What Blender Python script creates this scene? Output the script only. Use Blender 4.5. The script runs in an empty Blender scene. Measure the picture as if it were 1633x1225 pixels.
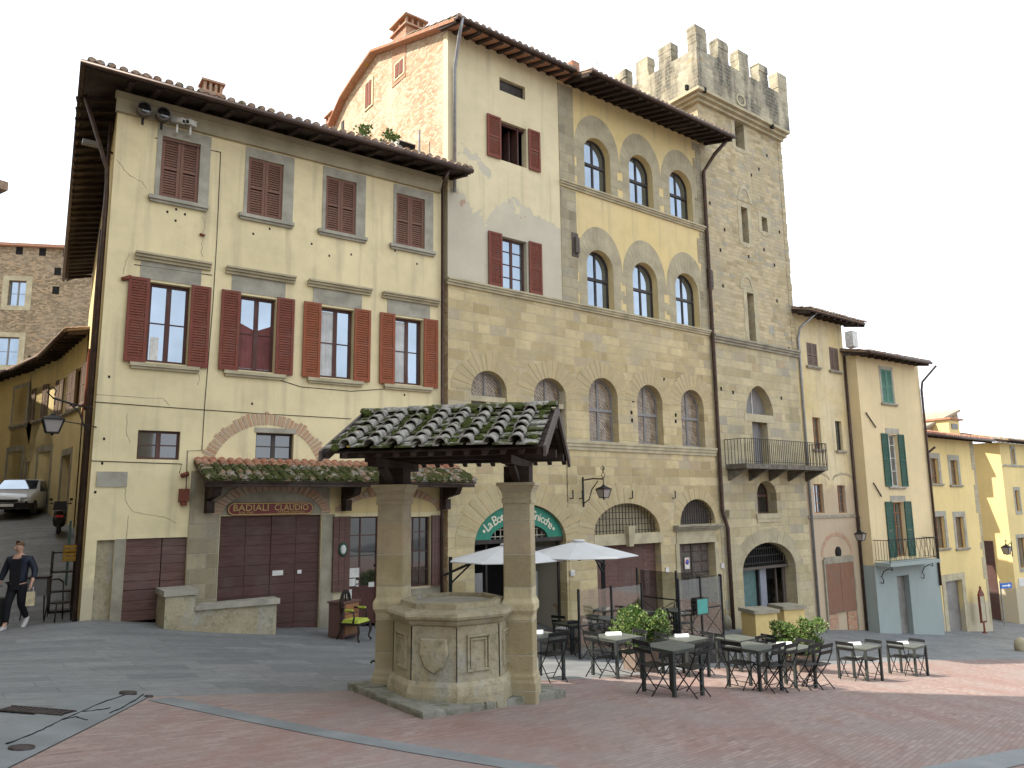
import bpy, bmesh, math, random
import numpy as np
from mathutils import Vector, Matrix, geometry
random.seed(7)
C = bpy.context.scene
COL = C.collection
rad = math.radians
# ---------------------------------------------------------------- camera (eye at the origin; all heights are measured from eye level)
FOC, CX, CY = 1200., 816.5, 612.5
PITCH, ROLL = rad(9.1), -0.013
_fw = np.array([0, math.cos(PITCH), math.sin(PITCH)]); _r0 = np.array([1., 0, 0]); _u0 = np.array([0, -math.sin(PITCH), math.cos(PITCH)])
_rt = _r0*math.cos(ROLL)+_u0*math.sin(ROLL); _up = -_r0*math.sin(ROLL)+_u0*math.cos(ROLL)
cd = bpy.data.cameras.new('camera'); cam = bpy.data.objects.new('camera', cd); COL.objects.link(cam)
cd.sensor_width = 36; cd.lens = 36*FOC/1633; cd.clip_start = .1; cd.clip_end = 3000
cam.matrix_world = Matrix(((_rt[0], _up[0], -_fw[0], 0), (_rt[1], _up[1], -_fw[1], 0), (_rt[2], _up[2], -_fw[2], 0), (0, 0, 0, 1)))
C.camera = cam
# ---------------------------------------------------------------- sky and sun
SUN_EL, SUN_AZ = rad(50), rad(195)            # direction towards the sun, azimuth counted from +X
w = bpy.data.worlds.new('World'); C.world = w; w.use_nodes = True
nt = w.node_tree; nt.nodes.clear()
out = nt.nodes.new('ShaderNodeOutputWorld'); bg = nt.nodes.new('ShaderNodeBackground'); bg.inputs[1].default_value = .12
sky = nt.nodes.new('ShaderNodeTexSky'); sky.sky_type = 'NISHITA'; sky.sun_disc = False
sky.sun_elevation = SUN_EL; sky.sun_rotation = rad(90)-SUN_AZ; sky.dust_density = 2.5; sky.air_density = 1.0
tc = nt.nodes.new('ShaderNodeTexCoord'); mp = nt.nodes.new('ShaderNodeMapping'); mp.inputs['Scale'].default_value = (1, 1, 2.2)
nz = nt.nodes.new('ShaderNodeTexNoise'); nz.inputs['Scale'].default_value = 1.6; nz.inputs['Detail'].default_value = 5
rp = nt.nodes.new('ShaderNodeValToRGB'); rp.color_ramp.elements[0].position = .30; rp.color_ramp.elements[1].position = .52
rp.color_ramp.elements[0].color = (.45, .45, .45, 1); rp.color_ramp.elements[1].color = (.96, .96, .96, 1)
mx = nt.nodes.new('ShaderNodeMix'); mx.data_type = 'RGBA'; mx.inputs[7].default_value = (7.1, 7.65, 8.4, 1)
L = nt.links.new
L(tc.outputs['Generated'], mp.inputs[0]); L(mp.outputs[0], nz.inputs[0]); L(nz.outputs[0], rp.inputs[0]); L(rp.outputs[0], mx.inputs[0])
L(sky.outputs[0], mx.inputs[6]); L(mx.outputs[2], bg.inputs[0]); L(bg.outputs[0], out.inputs[0])
sd = bpy.data.lights.new('sun', 'SUN'); sd.energy = 4.2; sd.angle = rad(.6); sd.color = (1, .93, .82)
sun = bpy.data.objects.new('sun', sd); COL.objects.link(sun)
_s = Vector((math.cos(SUN_AZ)*math.cos(SUN_EL), math.sin(SUN_AZ)*math.cos(SUN_EL), math.sin(SUN_EL)))
sun.rotation_euler = _s.to_track_quat('Z', 'Y').to_euler(); sun.location = (0, 0, 60)
C.view_settings.view_transform = 'Standard'; C.view_settings.look = 'None'; C.view_settings.exposure = 1.17; C.view_settings.gamma = 1
C.view_settings.use_curve_mapping = False
# ---------------------------------------------------------------- surveying helpers
def ray(x, y): return _fw+_rt*(x-CX)/FOC-_up*(y-CY)/FOC
def at(x, y, Y): r = ray(x, y); return Vector(r*Y/r[1])
def dirang(vx): y = 804.7-.013*(vx-CX); r = ray(vx, y); return math.atan2(r[1], r[0])
class Fac:                                    # a vertical facade plane; local x = along, y = into the building, z = height
    def __init__(s, O, ang, zb=0.):
        s.O = np.array(O[:2], float); s.a = ang; s.zb = zb
        s.u = np.array([math.cos(ang), math.sin(ang)]); s.m = np.array([-math.sin(ang), math.cos(ang)])
    def w(s, x, y, off=0):
        r = ray(x, y); t = ((s.O@s.m)+off)/(r[:2]@s.m); return r*t
    def px(s, x, y, off=0):
        p = s.w(x, y, off); return float((p[:2]-s.O)@s.u), float(p[2])-s.zb
    def rect(s, x0, y0, x1, y1, off=0):       # top left pixel, bottom right pixel -> s0, s1, z0, z1
        a = s.px(x0, y0, off); b = s.px(x1, y1, off); return a[0], b[0], b[1], a[1]
    def pt(s, q, y=0): p = s.O+s.u*q+s.m*y; return p
A3, A1 = dirang(2390), dirang(2570)
_p = at(1120, 1003, 28)
F3 = Fac(_p, A3)
_q = F3.px(706, 1000)[0]
F1 = Fac(F3.pt(_q), A1)
# ground height: thin plate through surveyed points
_cp = [(0, 0, -1.6), (8, 0, -2.1), (-8, 0, -1.3), (-8, 6, -1.65)]
for q in [(1075, 1110, 12.5), (20, 1007, 16.2), (75, 852, 25.5), (30, 822, 31), (84, 822, 31), (25, 784, 36), (673, 1151, 9.6)]: _cp.append(tuple(at(*q)))
for q in [(130, 985), (300, 1001), (505, 1002), (600, 1000)]: _cp.append(tuple(F1.w(*q)))
for q in [(905, 1012), (1120, 1003), (1240, 1003), (1370, 1005), (1570, 1007)]: _cp.append(tuple(F3.w(*q)))
_cp += [(20, 12, -4.1), (30, 25, -6.4), (-10, 45, .6), (-20, 10, -1.6), (-24, 26, -.7), (-32, 40, 1.6)]
_P = np.array(_cp)
def _fit(P, lam=.5):
    n = len(P); K = np.zeros((n, n))
    for i in range(n):
        d = ((P[:, :2]-P[i, :2])**2).sum(1); K[i] = .5*d*np.log(d+1e-9)
    K += lam*np.eye(n); Q = np.c_[np.ones(n), P[:, :2]]
    return np.linalg.solve(np.block([[K, Q], [Q.T, np.zeros((3, 3))]]), np.r_[P[:, 2], 0, 0, 0])
_W = _fit(_P)
def gz(x, y):
    d = (_P[:, 0]-x)**2+(_P[:, 1]-y)**2
    return float((_W[:len(_P)]*.5*d*np.log(d+1e-9)).sum()+_W[-3]+_W[-2]*x+_W[-1]*y)
def gpx(x, y):
    r = ray(x, y); t = 3.
    while t < 90:
        q = r*t
        if q[2] < gz(q[0], q[1]): return Vector(q)
        t += .02
    return Vector(r*60)
# ---------------------------------------------------------------- object helpers
def link(o): COL.objects.link(o); return o
def tag(o, label=None, cat=None, group=None, kind=None):
    if label: o['label'] = label
    if cat: o['category'] = cat
    if group: o['group'] = group
    if kind: o['kind'] = kind
    return o
def thing(name, label, cat, loc=(0, 0, 0), rz=0, group=None):
    o = link(bpy.data.objects.new(name, None)); o.location = loc; o.rotation_euler = (0, 0, rz); o.empty_display_size = .3
    return tag(o, label, cat, group)
def house(name, F, label, cat='house'):
    return thing(name, label, cat, (F.O[0], F.O[1], F.zb), F.a)
def kids(o): return [c for c in bpy.data.objects if c.parent == o]
def dup(root, loc, rz, label, name=None):
    def cp(o, par):
        ch = [c for c in ALLC.get(o.name, [])]
        c = o.copy(); link(c)
        if par: c.parent = par
        for k in ch: cp(k, c)
        return c
    r = cp(root, None); r.location = loc; r.rotation_euler = (0, 0, rz); r['label'] = label
    return r
ALLC = {}
def snapshot():
    ALLC.clear()
    for o in bpy.data.objects:
        if o.parent: ALLC.setdefault(o.parent.name, []).append(o)
class MB:
    def __init__(s): s.v = []; s.f = []; s.mi = []; s.sm = []; s.cur = 0
    def add(s, vs, fs, smooth=False):
        b = len(s.v); s.v += [tuple(v) for v in vs]
        for f in fs: s.f.append([b+i for i in f]); s.mi.append(s.cur); s.sm.append(smooth)
        return s
    def box(s, x0, x1, y0, y1, z0, z1):
        if x0 > x1: x0, x1 = x1, x0
        if y0 > y1: y0, y1 = y1, y0
        if z0 > z1: z0, z1 = z1, z0
        return s.add([(x0, y0, z0), (x1, y0, z0), (x1, y1, z0), (x0, y1, z0), (x0, y0, z1), (x1, y0, z1), (x1, y1, z1), (x0, y1, z1)],
                     [(0, 3, 2, 1), (4, 5, 6, 7), (0, 1, 5, 4), (1, 2, 6, 5), (2, 3, 7, 6), (3, 0, 4, 7)])
    def obox(s, c, ex, ey, ez, M=None):       # oriented box, M a 3x3
        M = M or Matrix.Identity(3); c = Vector(c)
        vs = [c+M@Vector((a*ex/2, b*ey/2, d*ez/2)) for d in (-1, 1) for a, b in ((-1, -1), (1, -1), (1, 1), (-1, 1))]
        return s.add(vs, [(0, 3, 2, 1), (4, 5, 6, 7), (0, 1, 5, 4), (1, 2, 6, 5), (2, 3, 7, 6), (3, 0, 4, 7)])
    def hexa(s, a, b):                        # two quads (bottom, top) with matching order
        return s.add(list(a)+list(b), [(3, 2, 1, 0), (4, 5, 6, 7), (0, 1, 5, 4), (1, 2, 6, 5), (2, 3, 7, 6), (3, 0, 4, 7)])
    def bar(s, a, b, wd, ht=None):            # rectangular bar from a to b
        a = Vector(a); b = Vector(b); d = b-a; ht = ht or wd
        q = d.to_track_quat('Z', 'Y').to_matrix()
        return s.obox((a+b)/2, wd, ht, d.length, q)
    def tube(s, pts, r, n=8, cap=True, closed=False):
        pts = [Vector(p) for p in pts]; m = len(pts); rs = r if isinstance(r, (list, tuple)) else [r]*m
        vs = []; X = None
        for i, p in enumerate(pts):
            d = (pts[min(i+1, m-1)]-pts[max(i-1, 0)]).normalized()
            if X is None: X = d.orthogonal().normalized()
            X = (X-d*X.dot(d)); X = X.normalized() if X.length > 1e-6 else d.orthogonal().normalized()
            Y = d.cross(X)
            for k in range(n):
                a = 2*math.pi*k/n; vs.append(p+(X*math.cos(a)+Y*math.sin(a))*rs[i])
        fs = [(i*n+k, i*n+(k+1) % n, (i+1)*n+(k+1) % n, (i+1)*n+k) for i in range(m-1) for k in range(n)]
        s.add(vs, fs, True)
        if cap:
            b = len(s.v)-len(vs)
            s.f += [[b+k for k in range(n)][::-1], [b+(m-1)*n+k for k in range(n)]]; s.mi += [s.cur]*2; s.sm += [False]*2
        return s
    def lathe(s, prof, c=(0, 0, 0), n=16, rot=0, smooth=True):
        c = Vector(c); vs = [c+Vector((r*math.cos(rot+2*math.pi*k/n), r*math.sin(rot+2*math.pi*k/n), z)) for r, z in prof for k in range(n)]
        m = len(prof); fs = [(i*n+k, i*n+(k+1) % n, (i+1)*n+(k+1) % n, (i+1)*n+k) for i in range(m-1) for k in range(n)]
        s.add(vs, fs, smooth); b = len(s.v)-len(vs)
        s.f += [[b+k for k in range(n)][::-1], [b+(m-1)*n+k for k in range(n)]]; s.mi += [s.cur]*2; s.sm += [False]*2
        return s
    def poly(s, loops, y, depth=0, rim=False, flip=False):
        """flat polygon with holes in the x-z plane at y; holes get reveals of the given depth; rim=True closes the outline too"""
        L3 = [[Vector((p[0], p[1], 0)) for p in lp] for lp in loops]
        tri = geometry.tessellate_polygon(L3)
        flat = [(p[0], y, p[1]) for lp in loops for p in lp]
        b = len(s.v); s.v += flat
        for t in tri:
            a, c, d = [Vector(flat[i]) for i in t]
            nrm = (c-a).cross(d-a)
            t = list(t) if nrm.y < 0 else list(t)[::-1]
            s.f.append([b+i for i in t]); s.mi.append(s.cur); s.sm.append(False)
        if depth:
            k0 = 0
            for li, lp in enumerate(loops):
                if li or rim:
                    n = len(lp); b2 = len(s.v); s.v += [(p[0], y+depth, p[1]) for p in lp]
                    for i in range(n):
                        j = (i+1) % n; s.f.append([b+k0+i, b+k0+j, b2+j, b2+i]); s.mi.append(s.cur); s.sm.append(False)
                k0 += len(lp)
        return s
    def build(s, name, mat, parent=None, fix=True, loc=None):
        me = bpy.data.meshes.new(name); me.from_pydata([tuple(v) for v in s.v], [], s.f)
        for m in (mat if isinstance(mat, (list, tuple)) else [mat]): me.materials.append(m)
        me.polygons.foreach_set('material_index', s.mi); me.polygons.foreach_set('use_smooth', s.sm)
        if fix:
            bm = bmesh.new(); bm.from_mesh(me); bmesh.ops.recalc_face_normals(bm, faces=bm.faces); bm.to_mesh(me); bm.free()
        me.update(); o = link(bpy.data.objects.new(name, me))
        if parent: o.parent = parent
        if loc: o.location = loc
        return o
def text_mesh(name, body, size, mat, parent, loc, rot=(math.pi/2, 0, 0), ext=.006, bold=.0, align='CENTER', sx=1.):
    cu = bpy.data.curves.new(name, 'FONT'); cu.body = body; cu.size = size; cu.extrude = ext; cu.offset = bold; cu.align_x = align; cu.align_y = 'CENTER'; cu.resolution_u = 2
    t = bpy.data.objects.new(name, cu); link(t)
    dg = bpy.context.evaluated_depsgraph_get(); me = bpy.data.meshes.new_from_object(t.evaluated_get(dg)); bpy.data.objects.remove(t)
    me.materials.clear(); me.materials.append(mat)
    o = link(bpy.data.objects.new(name, me)); o.parent = parent; o.location = loc; o.rotation_euler = rot; o.scale = (sx, 1, 1); return o
# ---------------------------------------------------------------- materials
class S:
    def __init__(s, name, rough=.85, spec=.3, metal=0.):
        s.m = bpy.data.materials.new(name); s.m.use_nodes = True; s.t = s.m.node_tree; s.b = s.t.nodes['Principled BSDF']
        s.b.inputs['Roughness'].default_value = rough; s.b.inputs['Metallic'].default_value = metal; s.b.inputs['Specular IOR Level'].default_value = spec
        s.co = s.n('ShaderNodeTexCoord').outputs['Object']
    def n(s, ty, **k):
        nd = s.t.nodes.new(ty)
        for a, v in k.items():
            if a.startswith('i_'):
                key = a[2:]; key = int(key) if key.isdigit() else key.replace('_', ' ')
                s.put(nd.inputs[key], v)
            else: setattr(nd, a, v)
        return nd
    def put(s, sock, v):
        if isinstance(v, bpy.types.NodeSocket): s.t.links.new(v, sock)
        elif isinstance(v, (tuple, list)) and len(v) == 3 and sock.type == 'RGBA': sock.default_value = (*v, 1)
        else: sock.default_value = v
    def wallv(s):                              # unrolled wall coordinate (x+y, z)
        sp = s.n('ShaderNodeSeparateXYZ', i_0=s.co); a = s.math('ADD', sp.outputs[0], sp.outputs[1])
        return s.n('ShaderNodeCombineXYZ', i_0=a, i_1=sp.outputs[2]).outputs[0]
    def sep(s, v=None): return s.n('ShaderNodeSeparateXYZ', i_0=v or s.co).outputs
    def scale(s, v, sc, rot=(0, 0, 0), loc=(0, 0, 0)):
        nd = s.n('ShaderNodeMapping'); s.put(nd.inputs[0], v); nd.inputs['Scale'].default_value = sc; nd.inputs['Rotation'].default_value = rot; nd.inputs['Location'].default_value = loc; return nd.outputs[0]
    def noise(s, sc, det=4, v=None, rough=.55, dist=0): return s.n('ShaderNodeTexNoise', i_Vector=v or s.co, i_Scale=sc, i_Detail=det, i_Roughness=rough, i_Distortion=dist).outputs[0]
    def math(s, op, a, b=0.): return s.n('ShaderNodeMath', operation=op, i_0=a, i_1=b).outputs[0]
    def mix(s, f, a, b, mode='MIX'):
        nd = s.n('ShaderNodeMix', data_type='RGBA', blend_type=mode); s.put(nd.inputs[0], f); s.put(nd.inputs[6], a); s.put(nd.inputs[7], b); return nd.outputs[2]
    def ramp(s, f, *st):
        nd = s.n('ShaderNodeValToRGB'); s.put(nd.inputs[0], f); e = nd.color_ramp.elements
        while len(e) < len(st): e.new(.5)
        for i, (p, c) in enumerate(st):
            e[i].position = p; e[i].color = (c, c, c, 1) if isinstance(c, (int, float)) else (*c, 1)
        return nd.outputs[0]
    def step(s, f, a, b): return s.ramp(f, (a, 0.), (b, 1.))
    def warp(s, v, sc, amt):
        nz = s.n('ShaderNodeTexNoise', i_Vector=v, i_Scale=sc, i_Detail=2).outputs['Color']
        c = s.n('ShaderNodeVectorMath', operation='SUBTRACT', i_0=nz, i_1=(.5, .5, .5)).outputs[0]
        m = s.n('ShaderNodeVectorMath', operation='MULTIPLY', i_0=c, i_1=(amt, amt, amt)).outputs[0]
        return s.n('ShaderNodeVectorMath', operation='ADD', i_0=v, i_1=m).outputs[0]
    def island(s): return s.n('ShaderNodeNewGeometry').outputs['Random Per Island']
    def done(s, col, h=None, bump=.3, dist=.02, rough=None):
        s.put(s.b.inputs['Base Color'], col)
        if rough is not None: s.put(s.b.inputs['Roughness'], rough)
        if h is not None:
            bp = s.n('ShaderNodeBump', i_Strength=bump, i_Distance=dist, i_Height=h); s.t.links.new(bp.outputs[0], s.b.inputs['Normal'])
        return s.m
def mul(c, k): return tuple(min(1, x*k) for x in c)
def plaster(name, base, dirt=(.26, .23, .17), pale=None, patch=None, patchz=None, amount=.5, low=None):
    s = S(name, .92, .15); pale = pale or mul(base, 1.18); v = s.wallv()
    big = s.noise(.35, 5, v); mid = s.noise(1.6, 6, v, .65); fine = s.noise(28, 3)
    streak = s.noise(1, 4, s.scale(v, (3.2, .22, 1)))
    c = s.mix(s.step(big, .35, .68), base, pale)
    c = s.mix(s.math('MULTIPLY', s.step(mid, .45, .75), .38*amount), c, mul(base, .62))
    c = s.mix(s.math('MULTIPLY', s.step(streak, .52, .76), .5*amount), c, dirt)
    if patch:
        e = s.sep()[2]; pn = s.noise(.55, 7, v, .62, .4)
        if patchz: pn = s.math('ADD', pn, s.math('MULTIPLY', s.math('SUBTRACT', patchz[0], e), patchz[1]))
        msk = s.step(pn, .535, .545); pc = s.mix(s.noise(1.2, 6, v), mul(patch, .85), mul(patch, 1.2))
        brk = s.step(s.noise(1.1, 5, s.scale(v, (1, 1, 1), loc=(7, 3, 0))), .66, .69); pc = s.mix(s.math('MULTIPLY', brk, .7), pc, (.36, .2, .13))
        c = s.mix(msk, c, pc); hh = s.math('SUBTRACT', s.math('MULTIPLY', mid, .5), s.math('MULTIPLY', msk, .5))
    else: hh = mid
    if low:
        e = s.sep()[2]; m2 = s.math('ADD', s.math('MULTIPLY', s.math('SUBTRACT', low[0], e), .5), s.math('SUBTRACT', mid, .5)); c = s.mix(s.math('MULTIPLY', s.step(m2, 0., .25), .8), c, low[1])
    h = s.math('ADD', s.math('MULTIPLY', fine, .12), hh)
    return s.done(c, h, .35, .03)
def ashlar(name, a, b, mortar, bw=.62, bh=.3, warp=.02, dirt=.5, black=0.):
    s = S(name, .9, .2); v = s.wallv(); vw = s.warp(v, 1.2, warp*2); vw = s.warp(vw, 9, warp*.5)
    def br(w, h, loc, ms=.011):
        return s.n('ShaderNodeTexBrick', i_Vector=s.scale(vw, (1, 1, 1), loc=loc), i_Scale=1., i_Color1=(0, 0, 0), i_Color2=(1, 1, 1), i_Mortar=(.5, .5, .5), i_Mortar_Size=ms, i_Mortar_Smooth=.25, i_Brick_Width=w, i_Row_Height=h, offset=.43, squash=1.35, squash_frequency=3)
    b1 = br(bw, bh, (0, 0, 0)); b2 = br(bw*1.9, bh, (.3, 0, 0), 0.)
    t = s.mix(.35, b1.outputs[0], b2.outputs[0]); n1 = s.noise(.5, 5, v); n2 = s.noise(5, 6, v, .7); n3 = s.noise(26, 4)
    sh = s.n('ShaderNodeTexBrick', i_Vector=s.scale(vw, (1, 1, 1), loc=(5.3*bw*2, 7*bh, 0)), i_Scale=1., i_Color1=(0, 0, 0), i_Color2=(1, 1, 1), i_Mortar=(.5, .5, .5), i_Mortar_Size=0., i_Brick_Width=bw, i_Row_Height=bh, offset=.43, squash=1.35, squash_frequency=3).outputs[0]
    c = s.ramp(t, (0., mul(a, .74)), (.25, a), (.5, b), (.74, mul(b, 1.16)), (.88, (.385, .33, .235)), (1., (.43, .29, .14)))
    c = s.mix(s.step(sh, .8, .95), c, (.32, .295, .225)) if dirt > .3 else c
    c = s.mix(s.math('MULTIPLY', s.step(n1, .42, .7), .45), c, mul(b, .75)); c = s.mix(s.math('MULTIPLY', s.step(n2, .45, .72), .4), c, mul(a, .6))
    st = s.noise(1, 5, s.scale(v, (2.5, .25, 1), loc=(3, 1, 0))); c = s.mix(s.math('MULTIPLY', s.step(st, .5, .75), dirt), c, (.19, .175, .14))
    pp = s.noise(.42, 5, s.scale(v, (1, 1, 1), loc=(11, 4, 0)), .6); c = s.mix(s.math('MULTIPLY', s.step(pp, .5, .64), .5), c, (.37, .32, .225)); pq = s.noise(.8, 5, s.scale(v, (1, 1, 1), loc=(1, 14, 0)), .65); c = s.mix(s.math('MULTIPLY', s.step(pq, .54, .66), .4), c, mul(b, 1.25))
    if black: c = s.mix(s.math('MULTIPLY', s.step(s.noise(1, 6, s.scale(v, (1.3, .35, 1))), .43, .58), black), c, (.06, .055, .045))
    mm = s.math('MULTIPLY', b1.outputs[1], s.step(n2, .25, .5)); c = s.mix(s.math('MULTIPLY', mm, .85), c, mortar)
    h = s.math('SUBTRACT', s.math('ADD', s.math('MULTIPLY', n2, .5), s.math('MULTIPLY', n3, .25)), s.math('MULTIPLY', b1.outputs[1], 1.1))
    return s.done(c, h, .8, .035)
def rubble(name, a, b, mortar, sc=3.2, dirt=.4, black=0.):
    s = S(name, .95, .15); v = s.wallv(); v3 = s.scale(s.warp(v, 2.5, .14), (1, 2.3, 1))
    vo = s.n('ShaderNodeTexVoronoi', i_Vector=v3, i_Scale=sc, voronoi_dimensions='2D'); ed = s.n('ShaderNodeTexVoronoi', i_Vector=v3, i_Scale=sc, voronoi_dimensions='2D', feature='DISTANCE_TO_EDGE').outputs[0]
    r = s.n('ShaderNodeSeparateColor', i_0=vo.outputs['Color']).outputs; n1 = s.noise(.6, 5, v); n2 = s.noise(7, 6, v, .7); n3 = s.noise(30, 3)
    c = s.ramp(r[0], (0., mul(a, .75)), (.35, a), (.65, b), (.85, mul(b, 1.15)), (1., (.42, .28, .15)))
    c = s.mix(s.math('MULTIPLY', s.step(n2, .42, .7), .4), c, mul(a, .6)); c = s.mix(s.math('MULTIPLY', s.step(n1, .45, .7), dirt), c, mul(mortar, .95))
    c = s.mix(s.ramp(ed, (0., .85), (.09, 0.)), c, mortar)
    if black:
        z = s.sep()[2]; k = s.math('ADD', s.noise(1, 6, s.scale(v, (1.3, .35, 1))), 0.); c = s.mix(s.math('MULTIPLY', s.step(k, .43, .58), black), c, (.055, .05, .042))
    h = s.math('ADD', s.ramp(ed, (0., 0.), (.12, 1.)), s.math('ADD', s.math('MULTIPLY', n2, .5), s.math('MULTIPLY', n3, .2)))
    return s.done(c, h, .6, .04)
def plain(name, col, rough=.7, metal=0., var=.25, sc=6., spec=.3, bump=.1):
    s = S(name, rough, spec, metal); n = s.noise(sc, 6); n2 = s.noise(sc*9, 3)
    c = s.mix(s.step(n, .35, .7), mul(col, 1-var), mul(col, 1+var*.6)); return s.done(c, s.math('ADD', n, s.math('MULTIPLY', n2, .4)), bump, .01)
def wood(name, col, rough=.7, var=.35, axis=0):
    s = S(name, rough, .25); sc = [(1.2, 14, 14), (14, 14, 1.2)][axis]
    n = s.noise(2.2, 7, s.scale(s.co, sc), .65, .3); big = s.noise(1.1, 4); isl = s.island()
    c = s.mix(s.step(n, .3, .72), mul(col, 1-var), mul(col, 1+var)); c = s.mix(s.math('MULTIPLY', isl, .5), c, mul(col, .7)); c = s.mix(s.math('MULTIPLY', s.step(big, .5, .75), .35), c, (.16, .14, .125))
    return s.done(c, n, .25, .01)
def glass(name, tint=(.02, .024, .028), spec=1.3, rough=.04, met=0.):
    s = S(name, rough, .5); s.b.inputs['IOR'].default_value = 1.9; s.b.inputs['Coat Weight'].default_value = .6; s.b.inputs['Coat Roughness'].default_value = .03
    s.b.inputs['Metallic'].default_value = met
    n = s.noise(1.2, 2); return s.done(s.mix(n, mul(tint, .75), mul(tint, 1.3)), s.noise(1.4, 1), .04, .05)
def tile_mat(name, a, b, moss=.3, lich=.2):
    s = S(name, .92, .15); i = s.island(); n = s.noise(3, 6, rough=.7); n2 = s.noise(14, 5, rough=.7); n3 = s.noise(5.5, 6, s.scale(s.co, (1, 1, 1), loc=(9, 2, 4)), .7)
    c = s.mix(i, a, b); c = s.mix(s.math('MULTIPLY', s.step(n2, .42, .65), .5), c, mul(a, .45))
    if lich: c = s.mix(s.math('MULTIPLY', s.step(n3, .60-lich*.35, .66-lich*.35), .75), c, s.mix(s.step(n2, .4, .6), (.36, .36, .32), (.16, .155, .14))); c = s.mix(s.step(s.noise(4.3, 5, s.scale(s.co, (1, 1, 1), loc=(2, 8, 4))), .68, .7), c, (.38, .25, .04))
    if moss: c = s.mix(s.step(n, .60-moss*.3, .66-moss*.3), c, s.mix(n2, (.028, .034, .012), (.085, .092, .028)))
    return s.done(c, s.math('ADD', n2, n), .6, .03)
M = {}
M['pl_yel'] = plaster('cream_yellow_plaster', (.63, .535, .32), amount=.95, low=(-1.2, (.42, .37, .26)))
M['pl_yel2'] = plaster('peeling_cream_plaster', (.58, .50, .32), patch=(.46, .42, .32), patchz=(10.0, .085), amount=.7)
M['pl_och'] = plaster('ochre_plaster', (.62, .48, .22), amount=.8, pale=(.60, .48, .26))
M['pl_och5'] = plaster('stained_ochre_plaster', (.56, .44, .22), amount=1.2, pale=(.60, .53, .36), low=(.9, (.40, .31, .22)))
M['pl_tan'] = plaster('sand_plaster', (.57, .46, .27), amount=.35)
M['pl_yel8'] = plaster('warm_yellow_plaster', (.62, .48, .22), amount=.35, low=(-5.2, (.4, .36, .28)))
M['pl_lane'] = plaster('lane_yellow_plaster', (.60, .49, .25), amount=.9)
M['pl_grey'] = plaster('grey_green_base_paint', (.27, .31, .29), amount=.3, pale=(.30, .34, .32), dirt=(.2, .22, .2))
M['ash'] = ashlar('golden_ashlar', (.41, .32, .165), (.485, .395, .22), (.52, .45, .31), dirt=.3)
M['ash_t'] = ashlar('tower_ashlar', (.38, .315, .18), (.45, .38, .23), (.46, .41, .30), .72, .33, dirt=.5)
M['ash_q'] = ashlar('quoin_stone', (.26, .22, .14), (.33, .28, .18), (.36, .32, .24), .55, .34, .03, dirt=.5)
M['rub'] = ashlar('tower_rubble', (.37, .295, .165), (.46, .375, .225), (.48, .41, .28), .36, .165, .075, dirt=.35)
M['rub_top'] = ashlar('weathered_crown_rubble', (.31, .27, .18), (.42, .37, .26), (.42, .38, .29), .36, .17, .06, dirt=.4, black=.8)
M['rub_l'] = rubble('brown_rubble', (.24, .18, .11), (.36, .27, .17), (.35, .29, .21), 4.6)
M['brk'] = rubble('exposed_brick_plaster', (.48, .30, .19), (.52, .44, .31), (.56, .49, .36), 6.5, dirt=.9)
M['stone'] = plain('grey_sandstone', (.30, .27, .20), .9, var=.3, sc=2.2, bump=.3)
M['stone_g'] = plain('blue_grey_stone', (.345, .32, .255), .9, var=.25, sc=2.5, bump=.3)
M['stone_p'] = plain('pale_sandstone_trim', (.42, .365, .24), .9, var=.22, sc=2.2, bump=.25)
M['sur'] = plain('window_surround_stone', (.37, .32, .21), .9, var=.22, sc=1.6, bump=.25)
M['shut'] = wood('dark_red_shutter_paint', (.18, .048, .027), .6, .3, 1)
M['shut_u'] = wood('faded_brown_red_shutter_paint', (.19, .095, .065), .65, .3, 1)
M['shut_b'] = wood('orange_brown_shutter_paint', (.26, .07, .026), .55, .3, 1)
M['shut_g'] = wood('dark_green_shutter_paint', (.018, .075, .045), .55, .3, 1)
M['shut_t'] = wood('faded_teal_shutter_paint', (.10, .22, .16), .65, .3, 1)
M['shut_w'] = wood('greyed_brown_shutter_paint', (.17, .12, .09), .7, .3, 1)
M['frame_d'] = wood('dark_brown_window_frame', (.085, .035, .026), .55, .3, 1)
M['frame_k'] = wood('nearly_black_window_frame', (.035, .028, .024), .55, .3, 1)
M['frame_o'] = wood('light_brown_window_frame', (.28, .13, .055), .6, .3, 1)
M['frame_g'] = wood('grey_window_frame', (.22, .21, .20), .6, .25, 1)
M['frame_w'] = plain('white_window_frame', (.62, .60, .55), .6)
M['door'] = wood('dark_plank_door', (.095, .05, .042), .75, .4, 0)
M['door2'] = wood('weathered_red_brown_planks', (.13, .072, .058), .8, .45, 0)
M['door_g'] = wood('grey_brown_panelled_wood', (.105, .085, .072), .8, .45, 1)
M['door_r'] = wood('rust_brown_boards', (.22, .115, .07), .8, .35, 1)
M['beam'] = wood('dark_roof_timber', (.035, .022, .016), .85, .5, 0)
M['soff'] = wood('dark_soffit_boards', (.045, .03, .022), .85, .5, 0)
M['iron'] = plain('wrought_iron', (.03, .028, .026), .55, .5, var=.4, sc=20)
M['pipe'] = plain('brown_copper_pipe', (.085, .055, .042), .5, .4, var=.3, sc=5)
M['pipe_g'] = plain('grey_zinc_pipe', (.30, .30, .30), .45, .6, var=.2, sc=5)
M['glass'] = glass('window_glass', (.26, .31, .36), met=.9); M['glass_k'] = glass('dark_shop_glass', (.012, .012, .012))
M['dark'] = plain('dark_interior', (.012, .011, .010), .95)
M['curt'] = plain('white_curtain', (.5, .5, .48), .9, sc=3)
M['curt_r'] = plain('red_brown_curtain', (.17, .06, .055), .9, sc=3)
M['matting'] = None
M['tile'] = tile_mat('old_roof_tile', (.27, .17, .11), (.36, .26, .18), .12, .25)
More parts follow.
